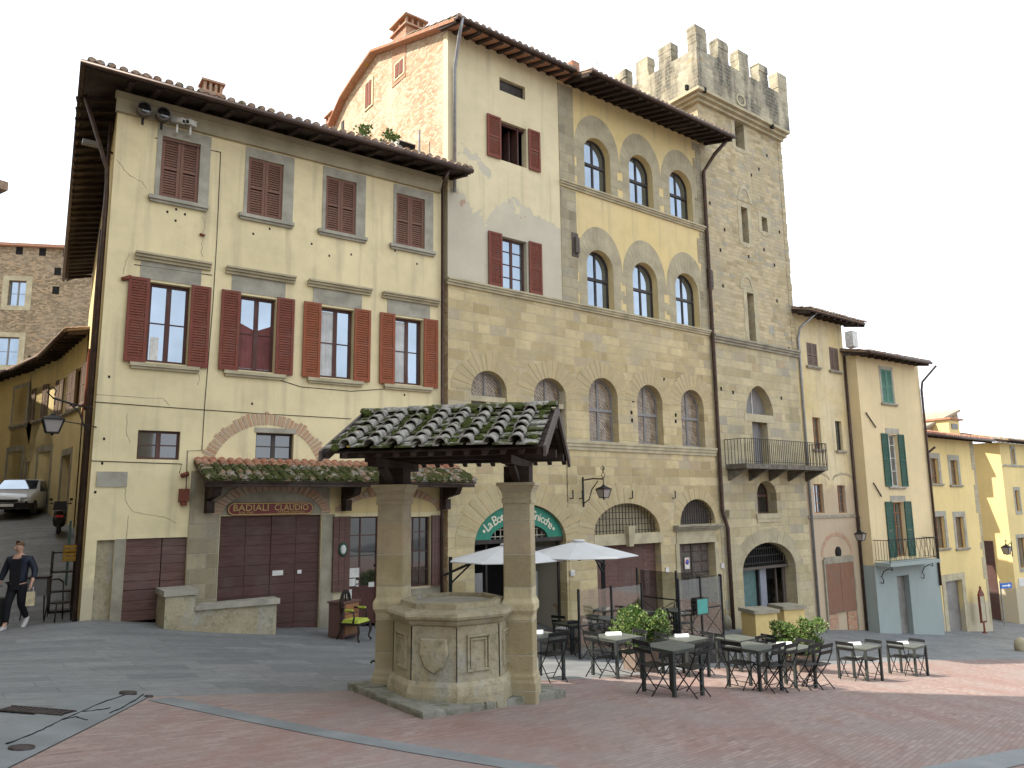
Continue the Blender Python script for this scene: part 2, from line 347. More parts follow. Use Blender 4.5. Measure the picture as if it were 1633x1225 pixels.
M['tile_r'] = tile_mat('red_roof_tile', (.36, .15, .09), (.42, .24, .15), 0, .1)
M['tile_y'] = tile_mat('lichened_roof_tile', (.33, .2, .12), (.42, .32, .17), .0, .45)
M['tile_m'] = tile_mat('mossy_canopy_tile', (.26, .15, .09), (.33, .24, .15), .55, .4)
M['tile_w'] = tile_mat('mossy_lichened_well_tile', (.20, .13, .095), (.32, .24, .18), .10, 1.0)
M['brick'] = ashlar('red_brick', (.38, .16, .09), (.44, .22, .13), (.45, .38, .28), .26, .075, .004, dirt=.2)
M['well'] = ashlar('well_sandstone', (.34, .275, .155), (.42, .36, .225), (.42, .38, .28), 3.2, .47, .01, dirt=.45)
def s_wellb():
    s = S('worn_well_sandstone', .93, .2); n = s.noise(2.2, 7, rough=.65); n2 = s.noise(11, 6, rough=.7); n3 = s.noise(45, 3); z = s.sep()[2]
    c = s.mix(s.step(n, .36, .66), (.30, .255, .16), (.40, .35, .24)); c = s.mix(s.math('MULTIPLY', s.step(s.noise(1.7, 6, s.scale(s.co, (1, 1, .5), loc=(5, 2, 1)), .7), .5, .62), .65), c, (.33, .335, .30)); c = s.mix(s.math('MULTIPLY', s.step(n2, .5, .66), .55), c, (.17, .145, .09))
    c = s.mix(s.math('MULTIPLY', s.step(s.noise(3.1, 6, s.scale(s.co, (1, 1, 1), loc=(1, 7, 3)), .7), .56, .66), .55), c, (.15, .15, .085)); return s.done(c, s.math('ADD', s.math('ADD', n, n2), s.math('MULTIPLY', n3, .4)), .7, .025)
M['well_b'] = s_wellb()
M['tile_p'] = tile_mat('mossy_pan_tile', (.20, .14, .10), (.28, .22, .16), .45, .9)
M['slab'] = None
# ---------------------------------------------------------------- architectural helpers (all in facade coordinates)
def arch(s0, s1, z0, zt, zs=None, kind='round', n=20):
    """closed opening outline; zs = springing height, zt = top"""
    if kind == 'rect' or zs is None: return [(s0, z0), (s1, z0), (s1, zt), (s0, zt)]
    c, a, b = (s0+s1)/2, (s1-s0)/2, zt-zs; P = [(s0, z0), (s1, z0)]
    if kind == 'point':
        h = n//2
        for i in range(h+1): t = i/h; P.append((c+a*(1-t**1.6), zs+b*math.sin(t*math.pi/2)**1.0*(1-.12*(1-t))*1.0 if i else zs))
        for i in range(h-1, -1, -1): t = i/h; P.append((c-a*(1-t**1.6), zs+b*math.sin(t*math.pi/2)*(1-.12*(1-t)) if i else zs))
    else:
        for i in range(n+1): t = math.pi*i/n; P.append((c+a*math.cos(t), zs+b*math.sin(t)))
    return P
def ringm(m, lo, li, y, d):                       # frame between two matching loops
    n = len(lo)
    for i in range(n):
        j = (i+1) % n; A, B, D, E = lo[i], lo[j], li[j], li[i]
        m.hexa([(A[0], y, A[1]), (B[0], y, B[1]), (D[0], y, D[1]), (E[0], y, E[1])], [(A[0], y+d, A[1]), (B[0], y+d, B[1]), (D[0], y+d, D[1]), (E[0], y+d, E[1])])
def shutter(par, s0, s1, z0, z1, y, mat, name='shutter', label=None, ang=None, side=0, louvre=True):
    """louvred leaf; y = front; ang (deg) swings it about its hinge edge (side -1 hinge at s0, +1 at s1)"""
    m = MB(); W = s1-s0; H = z1-z0; st = min(.07, W*.16); d = .035
    ox = s0 if side <= 0 else s1; k = 1 if side <= 0 else -1
    def B(a, b, y0, y1, c, e): m.box(min(a, b), max(a, b), y0, y1, c, e)
    B(0, k*st, 0, d, 0, H); B(k*(W-st), k*W, 0, d, 0, H); B(k*st, k*(W-st), .002, d, 0, st*1.3); B(k*st, k*(W-st), .002, d, H-st, H); B(k*st, k*(W-st), .002, d, H*.5-st*.4, H*.5+st*.4)
    if louvre:
        p = .062; nn = int((H-2.3*st)/p); p = (H-2.3*st)/nn
        for i in range(nn):
            z = st*1.3+p*(i+.5)
            if abs(z-H*.5) < st*.55: continue
            m.hexa([(k*st, .004, z-p*.46), (k*(W-st), .004, z-p*.46), (k*(W-st), .012, z-p*.5), (k*st, .012, z-p*.5)], [(k*st, .026, z+p*.40), (k*(W-st), .026, z+p*.40), (k*(W-st), .034, z+p*.36), (k*st, .034, z+p*.36)])
    else: B(k*st, k*(W-st), .008, .028, st, H-st)
    o = m.build(name, mat, par, loc=(ox, y, z0))
    if ang: o.rotation_euler = (0, 0, rad(ang)*(1 if side <= 0 else -1))
    if label: o['label'] = label
    return o
def window(par, s0, s1, z0, z1, H, zs=None, kind='round', rec=.16, mat='frame_d', gl='glass', t=.055, cols=2, rows=(), trans=None, name='window', curtain=None, label=None, wall_y=0, mull=.05):
    lo = arch(s0, s1, z0, z1, zs, kind); H.append(lo); m = MB(); y = wall_y+rec
    li = arch(s0+t, s1-t, z0+t, z1-t, zs, kind)
    ringm(m, lo, li, y, .06)
    W = s1-s0; x = [s0+W*i/cols for i in range(1, cols)]
    for i, q in enumerate(x):
        top = z1-t
        if zs and kind != 'rect': u = (q-(s0+s1)/2)/((s1-s0)/2); top = (zs+(z1-zs)*math.sqrt(max(0, 1-u*u)))-t*.6
        if kind == 'point' and abs(q-(s0+s1)/2) > .01: top = zs+(z1-zs)*.4
        mw = mull if (cols % 2 == 0 and i == cols//2-1) else .012
        m.box(q-mw, q+mw, y+.005, y+.05, z0+t*.8, top)
    if trans: m.box(s0+t*.5, s1-t*.5, y-.02, y+.055, trans-.05, trans+.05)
    for r in rows: m.box(s0+t*.5, s1-t*.5, y+.008, y+.045, z0+(z1-z0)*r-.013, z0+(z1-z0)*r+.013)
    f = m.build(name, M[mat], par)
    if label: f['label'] = label
    g = MB(); g.poly([arch(s0+t*.5, s1-t*.5, z0+t*.5, z1-t*.5, zs, kind)], y+.03, .01, True); g.build('pane', M[gl], f)
    return f
def sill(par, s0, s1, z, mat='stone', d=.13, h=.085, name='sill'):
    m = MB(); m.box(s0, s1, -d, .003, z-h, z); m.box(s0+.03, s1-.03, -d*.6, .002, z-h*1.7, z-h-.001); return m.build(name, M[mat], par)
def moulding(par, s0, s1, z, mat='stone_p', d=.16, h=.16, name='string_course', y=0):
    m = MB(); m.box(s0, s1, y-d, y+.01, z-h*.28, z); m.box(s0, s1, y-d*.72, y+.011, z-h*.62, z-h*.281); m.box(s0, s1, y-d*.4, y+.012, z-h, z-h*.621); return m.build(name, M[mat], par)
def voussoirs(par, s0, s1, zs, zt, th, y=-.004, n=13, mat='vous', kind='round', name='arch_stones', d=.02, foot=0.):
    m = MB(); c, a, b = (s0+s1)/2, (s1-s0)/2, zt-zs; rr = random.Random(int(abs(s0*97)+zs*13))
    def P(t, k):
        tt = th*k; return (c+(a+tt)*math.cos(t), zs+(b+tt*(1.75 if kind == 'peak' else 1.))*math.sin(t))
    for i in range(n):
        gp_ = .003 if kind == 'peak' else .010; t0, t1 = math.pi*i/n+gp_, math.pi*(i+1)/n-gp_; o = y-rr.random()*(.003 if kind == 'peak' else .008); kk = 1 if kind == 'peak' else .82+rr.random()*.36; sub = 3
        for j in range(sub):
            u0, u1 = t0+(t1-t0)*j/sub, t0+(t1-t0)*(j+1)/sub
            q = [P(u0, 0), P(u1, 0), P(u1, kk), P(u0, kk)]
            m.hexa([(p[0], o, p[1]) for p in q], [(p[0], o+d, p[1]) for p in q])
    if foot:
        for sx in (-1, 1):
            z = zs-.005; k = 0
            while z > foot+.05:
                hh = min(.3+rr.random()*.1, z-foot); x0 = c+sx*a; x1 = c+sx*(a+th*(.75 if k % 2 else 1.15)); o = y-rr.random()*.006
                m.box(x0, x1, o, o+d, z-hh+.008, z); z -= hh; k += 1
    return m.build(name, M[mat], par)
def rooftiles(par, s0, s1, y0, y1, z0, slope, mat='tile', pitch=.235, name='roof_tiles', seg=.42, thick=.05, r=.085, topmat=None):
    """clay tiles running up the slope from the eave (y0, z0)"""
    m = MB(); rr = random.Random(int(s0*31+z0*7)); n = max(1, int(round((s1-s0)/pitch))); pitch = (s1-s0)/n
    zf = lambda y: z0+(y-y0)*slope
    m.hexa([(s0, y0, z0-thick), (s1, y0, z0-thick), (s1, y1, zf(y1)-thick), (s0, y1, zf(y1)-thick)], [(s0, y0, z0), (s1, y0, z0), (s1, y1, zf(y1)), (s0, y1, zf(y1))])
    for i in range(n+1):
        x = s0+pitch*i; y = y0-.05-rr.random()*.03; k = 0
        x = min(max(x, s0+r), s1-r)
        while y < y1-.05:
            m.cur = 1 if topmat and y > y1-seg-.12 else 0
            L = seg if k < 6 else seg*3; ye = min(y+L+.05, y1); jx = (rr.random()-.5)*.025; jz = rr.random()*.02; r0, r1 = r*1.08, r*.86; S_ = 6; vs = []
            for (yy, q, dz) in ((y, r0, .028+jz), (ye, r1, .0+jz)):
                for j in range(S_+1): t = math.pi*j/S_; vs.append((x+jx+q*math.cos(t), yy, zf(yy)+dz+q*.8*math.sin(t)))
            b = S_+1; m.add(vs, [(j, j+1, b+j+1, b+j) for j in range(S_)], True); m.add([vs[j] for j in range(S_+1)]+[(x+jx, y, zf(y)+.005)], [(j, j+1, S_+1) for j in range(S_)])
            y += L; k += 1
    o = m.build(name, [M[mat], M[topmat]] if topmat else M[mat], par, fix=False); return o
def eave(par, s0, s1, over, zw, slope, back, mat='tile', raft=.55, gutter=True, name='roof', rs=.1, tile_y0=None, wy=0, beam=True):
    """roof overhanging the wall (wall top zw at y=wy), rising back to y=back"""
    ze = zw-over*slope; y0 = wy-over; root = rooftiles(par, s0, s1, y0, back, ze+.15, slope, mat, name=name)
    m = MB(); zf = lambda y: ze+(y-y0)*slope
    m.hexa([(s0, y0+.02, ze+.05), (s1, y0+.02, ze+.05), (s1, back, zf(back)+.05), (s0, back, zf(back)+.05)], [(s0, y0+.02, ze+.095), (s1, y0+.02, ze+.095), (s1, back, zf(back)+.095), (s0, back, zf(back)+.095)])
    m.build('soffit', M['soff'], root)
    n = int((s1-s0)/raft); m = MB()
    for i in range(n+1):
        x = s0+.06+(s1-s0-.12)*i/n; x0, x1 = x-rs/2, x+rs/2; ya, yb = y0+.06, wy+.15
        m.hexa([(x0, ya, zf(ya)-.05), (x1, ya, zf(ya)-.05), (x1, yb, zf(yb)-.10), (x0, yb, zf(yb)-.10)], [(x0, ya, zf(ya)+.049), (x1, ya, zf(ya)+.049), (x1, yb, zf(yb)+.049), (x0, yb, zf(yb)+.049)])
    m.build('rafters', M['beam'], root)
    if gutter:
        g = MB(); g.tube([(s0-.02, y0-.055, ze+.10), (s1+.02, y0-.055, ze+.10)], .068, 10); g.build('gutter', M['pipe'], root)
    return root
def chimney(par, s, y, z0, h, w=.6, d=.5, cap='arc', brick=True):
    m = MB(); m.box(s-w/2, s+w/2, y-d/2, y+d/2, z0, z0+h); o = m.build('chimney', M['brick' if brick else 'pl_yel2'], par)
    m = MB(); z = z0+h; m.box(s-w*.6, s+w*.6, y-d*.6, y+d*.6, z+.001, z+.07)
    if cap == 'arc':
        for i in range(4):
            for yy in (y-d*.5, y+d*.5-.07): q = s-w*.5+(w-.07)*i/3; m.box(q, q+.07, yy, yy+.07, z+.071, z+.34)
        for yy in (y-.035,): m.box(s-w*.5, s-w*.5+.07, yy, yy+.07, z+.071, z+.34); m.box(s+w*.5-.07, s+w*.5, yy, yy+.07, z+.071, z+.34)
        m.box(s-w*.25, s+w*.25, y-d*.2, y+d*.2, z+.071, z+.33)
        m.box(s-w*.62, s+w*.62, y-d*.62, y+d*.62, z+.341, z+.40); m.hexa([(s-w*.6, y-d*.6, z+.401), (s+w*.6, y-d*.6, z+.401), (s+w*.6, y+d*.6, z+.401), (s-w*.6, y+d*.6, z+.401)], [(s-w*.2, y-.03, z+.52), (s+w*.2, y-.03, z+.52), (s+w*.2, y+.03, z+.52), (s-w*.2, y+.03, z+.52)])
    m.build('chimney_cap', M['brick'], o); return o
def pipe(par, pts, r=.05, mat='pipe', name='drainpipe', clips=True):
    m = MB(); m.tube(pts, r, 10); o = m.build(name, M[mat], par)
    return o
def planks(par, s0, s1, z0, z1, y, mat, n, horiz=True, name='door', gap=.008, d=.04, frame=None, label=None):
    m = MB(); rr = random.Random(int(s0*50+z0))
    for i in range(n):
        o = rr.random()*.006
        if horiz: a, b = z0+(z1-z0)*i/n, z0+(z1-z0)*(i+1)/n; m.box(s0, s1, y-o, y+d, a+gap/2, b-gap/2)
        else: a, b = s0+(s1-s0)*i/n, s0+(s1-s0)*(i+1)/n; m.box(a+gap/2, b-gap/2, y-o, y+d, z0, z1)
    m.box(s0, s1, y+d*.6, y+d+.02, z0, z1)
    o = m.build(name, M[mat], par)
    if label: o['label'] = label
    return o
def grille(par, loop, s0, s1, z0, z1, y, dx=.14, dz=.16, zs=None, name='grille', r=.010):
    m = MB(); c, a = (s0+s1)/2, (s1-s0)/2; b = z1-zs if zs else 0
    def top(x): return z1 if not zs else zs+b*math.sqrt(max(0, 1-((x-c)/a)**2))
    x = s0+dx/2
    while x < s1: m.box(x-r, x+r, y, y+2*r, z0, top(x)); x += dx
    z = z0+dz/2
    while z < z1-.02:
        h = a if not zs or z < zs else a*math.sqrt(max(0, 1-((z-zs)/b)**2)); m.box(c-h, c+h, y-r, y+r*.9, z-r, z+r); z += dz
    return m.build(name, M['iron'], par)
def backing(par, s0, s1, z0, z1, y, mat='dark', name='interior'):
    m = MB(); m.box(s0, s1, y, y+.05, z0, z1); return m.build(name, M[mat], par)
def holes_mesh(par, pts, r=.045, name='putlog_hole'):
    for s, z in pts: m = MB(); m.box(s-r, s+r, -.004, .03, z-r*1.3, z+r*1.3); m.build(name, M['dark'], par)
def sidebox(par, s0, s1, y0, y1, z0, z1, mat, name='side_wall'):   # closed body behind a facade
    m = MB(); m.box(s0, s1, y0, y1, z0, z1); return m.build(name, M[mat], par)
def s_ashvous():
    s = S('voussoir_stone', .9, .2); i = s.island(); n = s.noise(5, 6); v = s.wallv(); n1 = s.noise(.5, 5, v)
    c = s.ramp(i, (0., (.385, .31, .17)), (.4, (.42, .34, .195)), (.8, (.45, .375, .225)), (1., (.44, .34, .18)))
    c = s.mix(s.math('MULTIPLY', s.step(n1, .42, .7), .4), c, (.36, .30, .18)); c = s.mix(s.math('MULTIPLY', s.step(n, .45, .72), .35), c, (.28, .23, .14)); return s.done(c, n, .4, .02)
M['vous'] = s_ashvous()
def s_vb():
    s = S('brick_arch_ring', .9, .2); i = s.island(); n = s.noise(7, 6)
    c = s.ramp(i, (0., (.40, .22, .13)), (.5, (.44, .30, .20)), (.8, (.38, .30, .22)), (1., (.46, .20, .10))); c = s.mix(s.math('MULTIPLY', s.step(n, .45, .7), .5), c, (.42, .36, .28)); return s.done(c, n, .4, .02)
M['vbrick'] = s_vb()
def s_mat():
    s = S('woven_cane_panel', .8, .3); v = s.wallv(); d = s.scale(v, (1, 1, 1), rot=(0, 0, rad(45)))
    ck = s.n('ShaderNodeTexBrick', i_Vector=d, i_Scale=1., i_Color1=(.36, .26, .15), i_Color2=(.16, .11, .07), i_Mortar=(.03, .025, .02), i_Mortar_Size=.012, i_Brick_Width=.2, i_Row_Height=.075)
    n = s.noise(3, 4); c = s.mix(s.math('MULTIPLY', s.step(n, .35, .7), .5), ck.outputs[0], (.34, .29, .24)); s.b.inputs['Coat Weight'].default_value = .5; s.b.inputs['Coat Roughness'].default_value = .05; return s.done(c)
M['cane'] = s_mat(); M['slab_d'] = plain('dark_weathered_stone', (.15, .135, .105), .95, var=.4, sc=4, bump=.5)
# ================================================================ GROUND
def sheet(name, poly_fn, mat, dz, kind='structure'):
    o = poly_fn(dz).build(name, mat, fix=False); tag(o, kind=kind); return o
def s_pave():
    s = S('worn_stone_paving', .62, .35); g = s.n('ShaderNodeTexCoord').outputs['Object']; g = s.scale(g, (1, 1, 1), rot=(0, 0, rad(-38)))
    w = s.warp(g, .8, .12); b = s.n('ShaderNodeTexBrick', i_Vector=w, i_Scale=1., i_Color1=(0, 0, 0), i_Color2=(1, 1, 1), i_Mortar=(.5, .5, .5), i_Mortar_Size=.008, i_Mortar_Smooth=.4, i_Brick_Width=.95, i_Row_Height=.42, offset=.37, squash=1.4, squash_frequency=3)
    n = s.noise(.6, 6, g); n2 = s.noise(6, 7, g, .7); n3 = s.noise(60, 3, g); st = s.noise(1, 6, s.scale(g, (1.2, 9, 1)), .7)
    c = s.ramp(b.outputs[0], (0., (.125, .13, .132)), (.5, (.158, .163, .163)), (1., (.20, .20, .195)))
    c = s.mix(s.math('MULTIPLY', s.step(n, .38, .68), .4), c, (.115, .12, .122)); c = s.mix(s.math('MULTIPLY', s.step(st, .52, .70), .5), c, (.27, .27, .255)); c = s.mix(s.math('MULTIPLY', s.step(n2, .45, .7), .4), c, (.12, .118, .11))
    s9 = s.noise(1, 7, s.scale(g, (.7, 5.5, 1), rot=(0, 0, rad(55)), loc=(3, 5, 0)), .75); c = s.mix(s.math('MULTIPLY', s.step(s9, .56, .70), .55), c, (.30, .30, .285)); c = s.mix(s.math('MULTIPLY', b.outputs[1], s.math('MULTIPLY', s.step(n, .35, .6), .6)), c, (.07, .07, .065))
    h = s.math('SUBTRACT', s.math('ADD', s.math('MULTIPLY', n2, .4), s.math('MULTIPLY', st, .4)), b.outputs[1]); return s.done(c, h, .4, .02, s.ramp(n2, (.3, .5), (.7, .78)))
def s_brickpave():
    s = S('red_brick_paving', .85, .25); g = s.n('ShaderNodeTexCoord').outputs['Object']; r1 = s.scale(g, (1, 1, 1), rot=(0, 0, rad(-52)))
    w = s.warp(r1, 2., .02); b = s.n('ShaderNodeTexBrick', i_Vector=w, i_Scale=1., i_Color1=(0, 0, 0), i_Color2=(1, 1, 1), i_Mortar=(.5, .5, .5), i_Mortar_Size=.005, i_Mortar_Smooth=.3, i_Brick_Width=.26, i_Row_Height=.062, offset=.5)
    n = s.noise(.7, 6, g, .65); n2 = s.noise(9, 6, g, .7); st = s.noise(1, 4, s.scale(g, (1, .16, 1), rot=(0, 0, rad(-25)))); st2 = s.noise(1, 6, s.scale(g, (7, 1.1, 1), rot=(0, 0, rad(20)), loc=(4, 0, 0)), .7)
    c = s.ramp(b.outputs[0], (0., (.205, .138, .115)), (.5, (.25, .178, .152)), (.85, (.29, .222, .19)), (1., (.17, .112, .096)))
    c = s.mix(s.math('MULTIPLY', s.step(n, .4, .66), .65), c, (.215, .168, .145)); c = s.mix(s.math('MULTIPLY', s.step(st, .5, .66), .45), c, (.2, .115, .092)); c = s.mix(s.math('MULTIPLY', s.step(st2, .54, .7), .4), c, (.15, .10, .085)); c = s.mix(s.math('MULTIPLY', s.step(n2, .5, .72), .45), c, (.29, .24, .205))
    s8 = s.noise(1, 5, s.scale(g, (1.5, .22, 1), rot=(0, 0, rad(-38)), loc=(7, 1, 0)), .65); c = s.mix(s.math('MULTIPLY', s.step(s8, .5, .64), .55), c, (.21, .118, .098)); c = s.mix(s.math('MULTIPLY', s.step(s.noise(.45, 5, s.scale(g, (1, 1, 1), loc=(9, 9, 0)), .6), .48, .62), .45), c, (.225, .20, .18)); c = s.mix(s.math('MULTIPLY', b.outputs[1], .5), c, (.14, .10, .082))
    return s.done(c, s.math('SUBTRACT', s.math('MULTIPLY', n2, .6), b.outputs[1]), .5, .012)
M['pave'] = s_pave(); M['bpave'] = s_brickpave()
M['strip'] = plain('pale_stone_strip', (.172, .182, .18), .7, var=.22, sc=1.5, bump=.25)
def grid_ground(dz):
    m = MB(); xs = list(np.arange(-40, 60.1, 1.)); ys = list(np.arange(-8, 60.1, 1.)); xs = [-400, -120]+xs+[130, 400]; ys = [-300, -60]+ys+[120, 500]
    for y in ys:
        for x in xs:
            cx, cy = min(max(x, -32), 42), min(max(y, -6), 52); m.v.append((x, y, gz(cx, cy)-(.0 if (cx, cy) == (x, y) else .1)))
    n = len(xs)
    for j in range(len(ys)-1):
        for i in range(n-1): m.f.append([j*n+i, j*n+i+1, (j+1)*n+i+1, (j+1)*n+i]); m.mi.append(0); m.sm.append(True)
    return m
def quadpatch(c, dz, nu=24, nv=24):               # bilinear patch draped on the ground
    m = MB(); a, b, d, e = [Vector((p[0], p[1])) for p in c]
    for j in range(nv+1):
        for i in range(nu+1):
            u, v = i/nu, j/nv; p = (a*(1-u)+b*u)*(1-v)+(e*(1-u)+d*u)*v
            gx, gy = math.floor(p.x), math.floor(p.y); fx, fy = p.x-gx, p.y-gy     # follow the ground sheet's own 1 m facets
            z = (gzc(gx, gy)*(1-fx)+gzc(gx+1, gy)*fx)*(1-fy)+(gzc(gx, gy+1)*(1-fx)+gzc(gx+1, gy+1)*fx)*fy
            m.v.append((p.x, p.y, z+dz))
    n = nu+1
    for j in range(nv):
        for i in range(nu): m.f.append([j*n+i, j*n+i+1, (j+1)*n+i+1, (j+1)*n+i]); m.mi.append(0); m.sm.append(True)
    return m
_gc = {}
def gzc(x, y):
    if (x, y) not in _gc: _gc[(x, y)] = gz(x, y)
    return _gc[(x, y)]
sheet('piazza_paving', grid_ground, M['pave'], 0)
k0 = gpx(240, 1112); kL = gpx(20, 1225); d_ = (kL-k0); kL2 = k0+d_*3.2
kr = [gpx(960, 1082), gpx(1150, 1065), gpx(1520, 1053), gpx(1633, 1052)]
far = kr[3]+(kr[3]-kr[2])*4
Q = [(k0, kr[0]), (kr[0], kr[1]), (kr[1], kr[2]), (kr[2], kr[3]), (kr[3], far)]
base = [kL2+Vector((0, -2, 0))]; ends = [Vector((-2.5, -6, 0)), Vector((1, -6, 0)), Vector((5, -6, 0)), Vector((12, -6, 0)), Vector((16, -6, 0)), Vector((45, -6, 0))]
tops = [k0, kr[0], kr[1], kr[2], kr[3], far]; ends[0] = kL2
for i in range(5):
    nu = max(6, int((tops[i+1]-tops[i]).length/.8)); sheet('brick_paving', lambda dz: quadpatch([ends[i], ends[i+1], tops[i+1], tops[i]], dz, nu, 40), M['bpave'], .007)
def strip(a, b, wd, nm, dz=.012, taper=1.):
    a = Vector((a[0], a[1])); b = Vector((b[0], b[1])); d = (b-a).normalized(); p = Vector((-d.y, d.x))*wd/2
    sheet(nm, lambda q: quadpatch([a-p, b-p*taper, b+p*taper, a+p], q, 40, 2), M['strip'], dz)
u_ = (Vector((k0.x, k0.y))-Vector((kL.x, kL.y))).normalized(); pn = Vector((-u_.y, u_.x))*.36
strip(Vector((k0.x, k0.y))+pn, Vector((kL2.x, kL2.y))+pn, .70, 'stone_border_strip')
g1 = gpx(255, 1116); g2 = gpx(770, 1215); dd = g2-g1; strip(g1, g1+dd*1.6, .34, 'stone_band_strip', .013)
g3 = gpx(1560, 1222); g4 = gpx(1640, 1206); strip(g3-(g4-g3)*3, g4+(g4-g3)*6, .42, 'stone_cross_strip', .014)
# ================================================================ HOUSE 1 (cream corner house, left)
H1 = house('corner_house', F1, 'cream yellow corner house with red-brown shutters and a tiled shop canopy, left of the well')
sL, sR = -8.70, 0.0; ZT = 9.62
Hh = []
R = F1.rect
# upper closed shutters
for (a, b, c, d, u, v, e, f) in [(258.4, 234.3, 314.8, 327.4, 242, 226, 331, 337), (396.3, 267.6, 449, 355.8, 384, 252, 467, 365.6), (520, 297, 566.6, 379, 508.5, 280, 583.7, 387.6), (632, 321.5, 676.8, 399.9, 621.7, 307, 692.7, 407)]:
    s0, s1, z0, z1 = R(a, b, c, d); z0, z1 = 7.30, 8.86
    w_ = window(H1, s0, s1, z0, z1, Hh, rec=.15, rows=(.5,)); mid = (s0+s1)/2
    shutter(H1, s0+.01, mid-.004, z0+.01, z1-.01, .03, M['shut_u']); shutter(H1, mid+.004, s1-.01, z0+.01, z1-.01, .03, M['shut_u'])
    q0, q1, _, q3 = R(u, v, e, f); m = MB(); t = -.018
    m.box(q0+.12, s0, t, .01, z0, z1+.26); m.box(s1, min(q1, s1+.28), t, .01, z0, z1+.26); m.box(s0, s1, t, .01, z1, z1+.26); m.build('window_surround', M['stone_g'], H1)
    sill(H1, q0, min(q1, -.02), z0, 'stone_g')
# middle windows with open shutters
mid_rows = [(205.8, 238.8, 303.7, 335.6, 462, 573, 213, 334), (353.5, 383, 440.4, 469.8, 483, 588, 358.4, 468.6), (485, 511.5, 564, 589.9, 502, 610, 489.4, 589.8), (605.8, 629, 674.4, 699.6, 518, 619, 608.2, 697.6)]
for k, (a, b, c, d, yt, yb, e, f) in enumerate(mid_rows):
    sa = F1.px(a, yt, -.06)[0]; sb = F1.px(b, yt)[0]; sc = F1.px(c, yt+8)[0]; sd_ = F1.px(d, yt+15, -.06)[0]
    z0, z1 = 3.33, 5.22
    w_ = window(H1, sb, sc, z0, z1, Hh, rec=.14, rows=(.5,), t=.07, mull=.055); lw = (sc-sb)/2*1.03; mt = M['shut'] if k < 2 else M['shut_b']
    lab = ('dark red open louvred shutter' if k < 2 else 'orange brown open louvred shutter')
    shutter(H1, sb-lw, sb-.005, z0-.04, z1+.05, -.075, mt, label=lab); shutter(H1, sc+.005, min(sc+lw, -.03), z0-.04, z1+.05, -.075, mt, label=lab)
    cu = MB(); yy = .14+.10; W = sc-sb                                       # curtains hang just behind the glass
    if k: m = MB(); nn = 26; lo_ = [(sb+.06+(W-.12)*i/nn, .166+.004*math.sin(i*1.7), z0+.08) for i in range(nn+1)]; top_ = [(x, y, z1-.08 if k == 1 else z1-.08) for x, y, _ in lo_]
    if k == 0: m = MB(); m.box(sb+.1, sb+.28, .163, .168, z0+.08, z0+.62); m.build('white_card', M['frame_w'], w_)
    if k == 1: m.add(lo_[:]+[(x, y, z0+(z1-z0)*(.55+.18*abs(i/nn-.5))) for i, (x, y, _) in enumerate(top_)], [(i, i+1, nn+2+i, nn+1+i) for i in range(nn)]); m.build('red_curtain', M['curt_r'], w_, fix=False)
    if k > 1:
        m = MB(); m.add([p for p in lo_[:17]]+[(x-(.0 if i < 8 else .1), y, z1-.1) for i, (x, y, _) in enumerate(top_[:17])], [(i, i+1, 18+i, 17+i) for i in range(16)]); m.build('white_curtain', M['curt'], w_, fix=False)
    q0 = F1.px(e, 437+k*20)[0]; q1 = min(F1.px(f, 455+k*20)[0], -.02)
    moulding(H1, q0, q1, 5.86, 'stone_p', .2, .17, 'window_cornice')
    m = MB(); m.box(sb-.22, sc+.22, -.014, .01, z1+.052, 5.69); m.build('stone_lintel', M['stone_g'], H1)
    sill(H1, sb-.32, min(sc+.28, -.02), z0-.045, 'stone_p', .12, .08)
# small mezzanine windows
s0, s1, z0, z1 = R(220.5, 685.7, 285.4, 733.5); window(H1, s0, s1, z0, z1, Hh, rec=.10, rows=(.5,), t=.05, gl='glass_k')
s0, s1, z0, z1 = R(408.6, 689.5, 467.4, 734); window(H1, s0, s1, z0, z1, Hh, rec=.14, rows=(.5,), t=.05, mat='frame_k', gl='glass_k')
m = MB(); m.box(s0-.04, s1+.04, -.02, .01, z1, z1+.12); m.build('stone_lintel', M['stone_g'], H1)
ac = F1.px(428, 700)[0]; zt = F1.px(427, 660)[1]; ro = F1.px(527, 735)[0]-ac; voussoirs(H1, ac-ro+.27, ac+ro-.27, zt-ro*.98, zt-.27, .27, -.012, 44, 'vbrick', name='brick_relieving_arch')
# ground floor openings
z_door = F1.px(250, 858)[1]; zb = -3.6
dL0, dL1 = F1.px(198.5, 900)[0], F1.px(297, 900)[0]; Hh.append(arch(dL0, dL1, zb, z_door))
dm = F1.px(257, 900)[0]
nb, nt_ = F1.px(152, 900)[0], dL0-.22; Hh.append(arch(nb, nt_, zb, z_door-.01))
m = MB(); m.box(nb-.02, nt_+.02, .12, .16, zb, z_door); m.build('stone_recess', M['well_b'], H1)
zbot = F1.px(230, 986)[1]; zs_ = F1.px(230, 941)[1]
def pz(s): p = F1.pt(s); return gz(*p)
planks(H1, dL0, dm-.01, zs_+.01, z_door, .06, 'door2', 6, name='plank_door'); planks(H1, dL0, dm-.01, pz(dL0)-.05, zs_, .05, 'door2', 3, name='plank_door', label='lower weathered grey flap of the plank door')
planks(H1, dm+.01, dL1, zs_-.02, z_door, .06, 'door2', 6, name='plank_door')
if 1: backing(H1, dm, dL1, zb, zs_, .3)
bd0, bd1, bz0, bz1 = R(351.8, 823.5, 508.0, 998); Hh.append(arch(bd0, bd1, zb, bz1))
for i in range(4): a, b = bd0+(bd1-bd0)*i/4, bd0+(bd1-bd0)*(i+1)/4; planks(H1, a+.006, b-.006, bz0-.1, bz1, .09+(.012 if i % 2 else 0), 'door', 12, name='door_leaf')
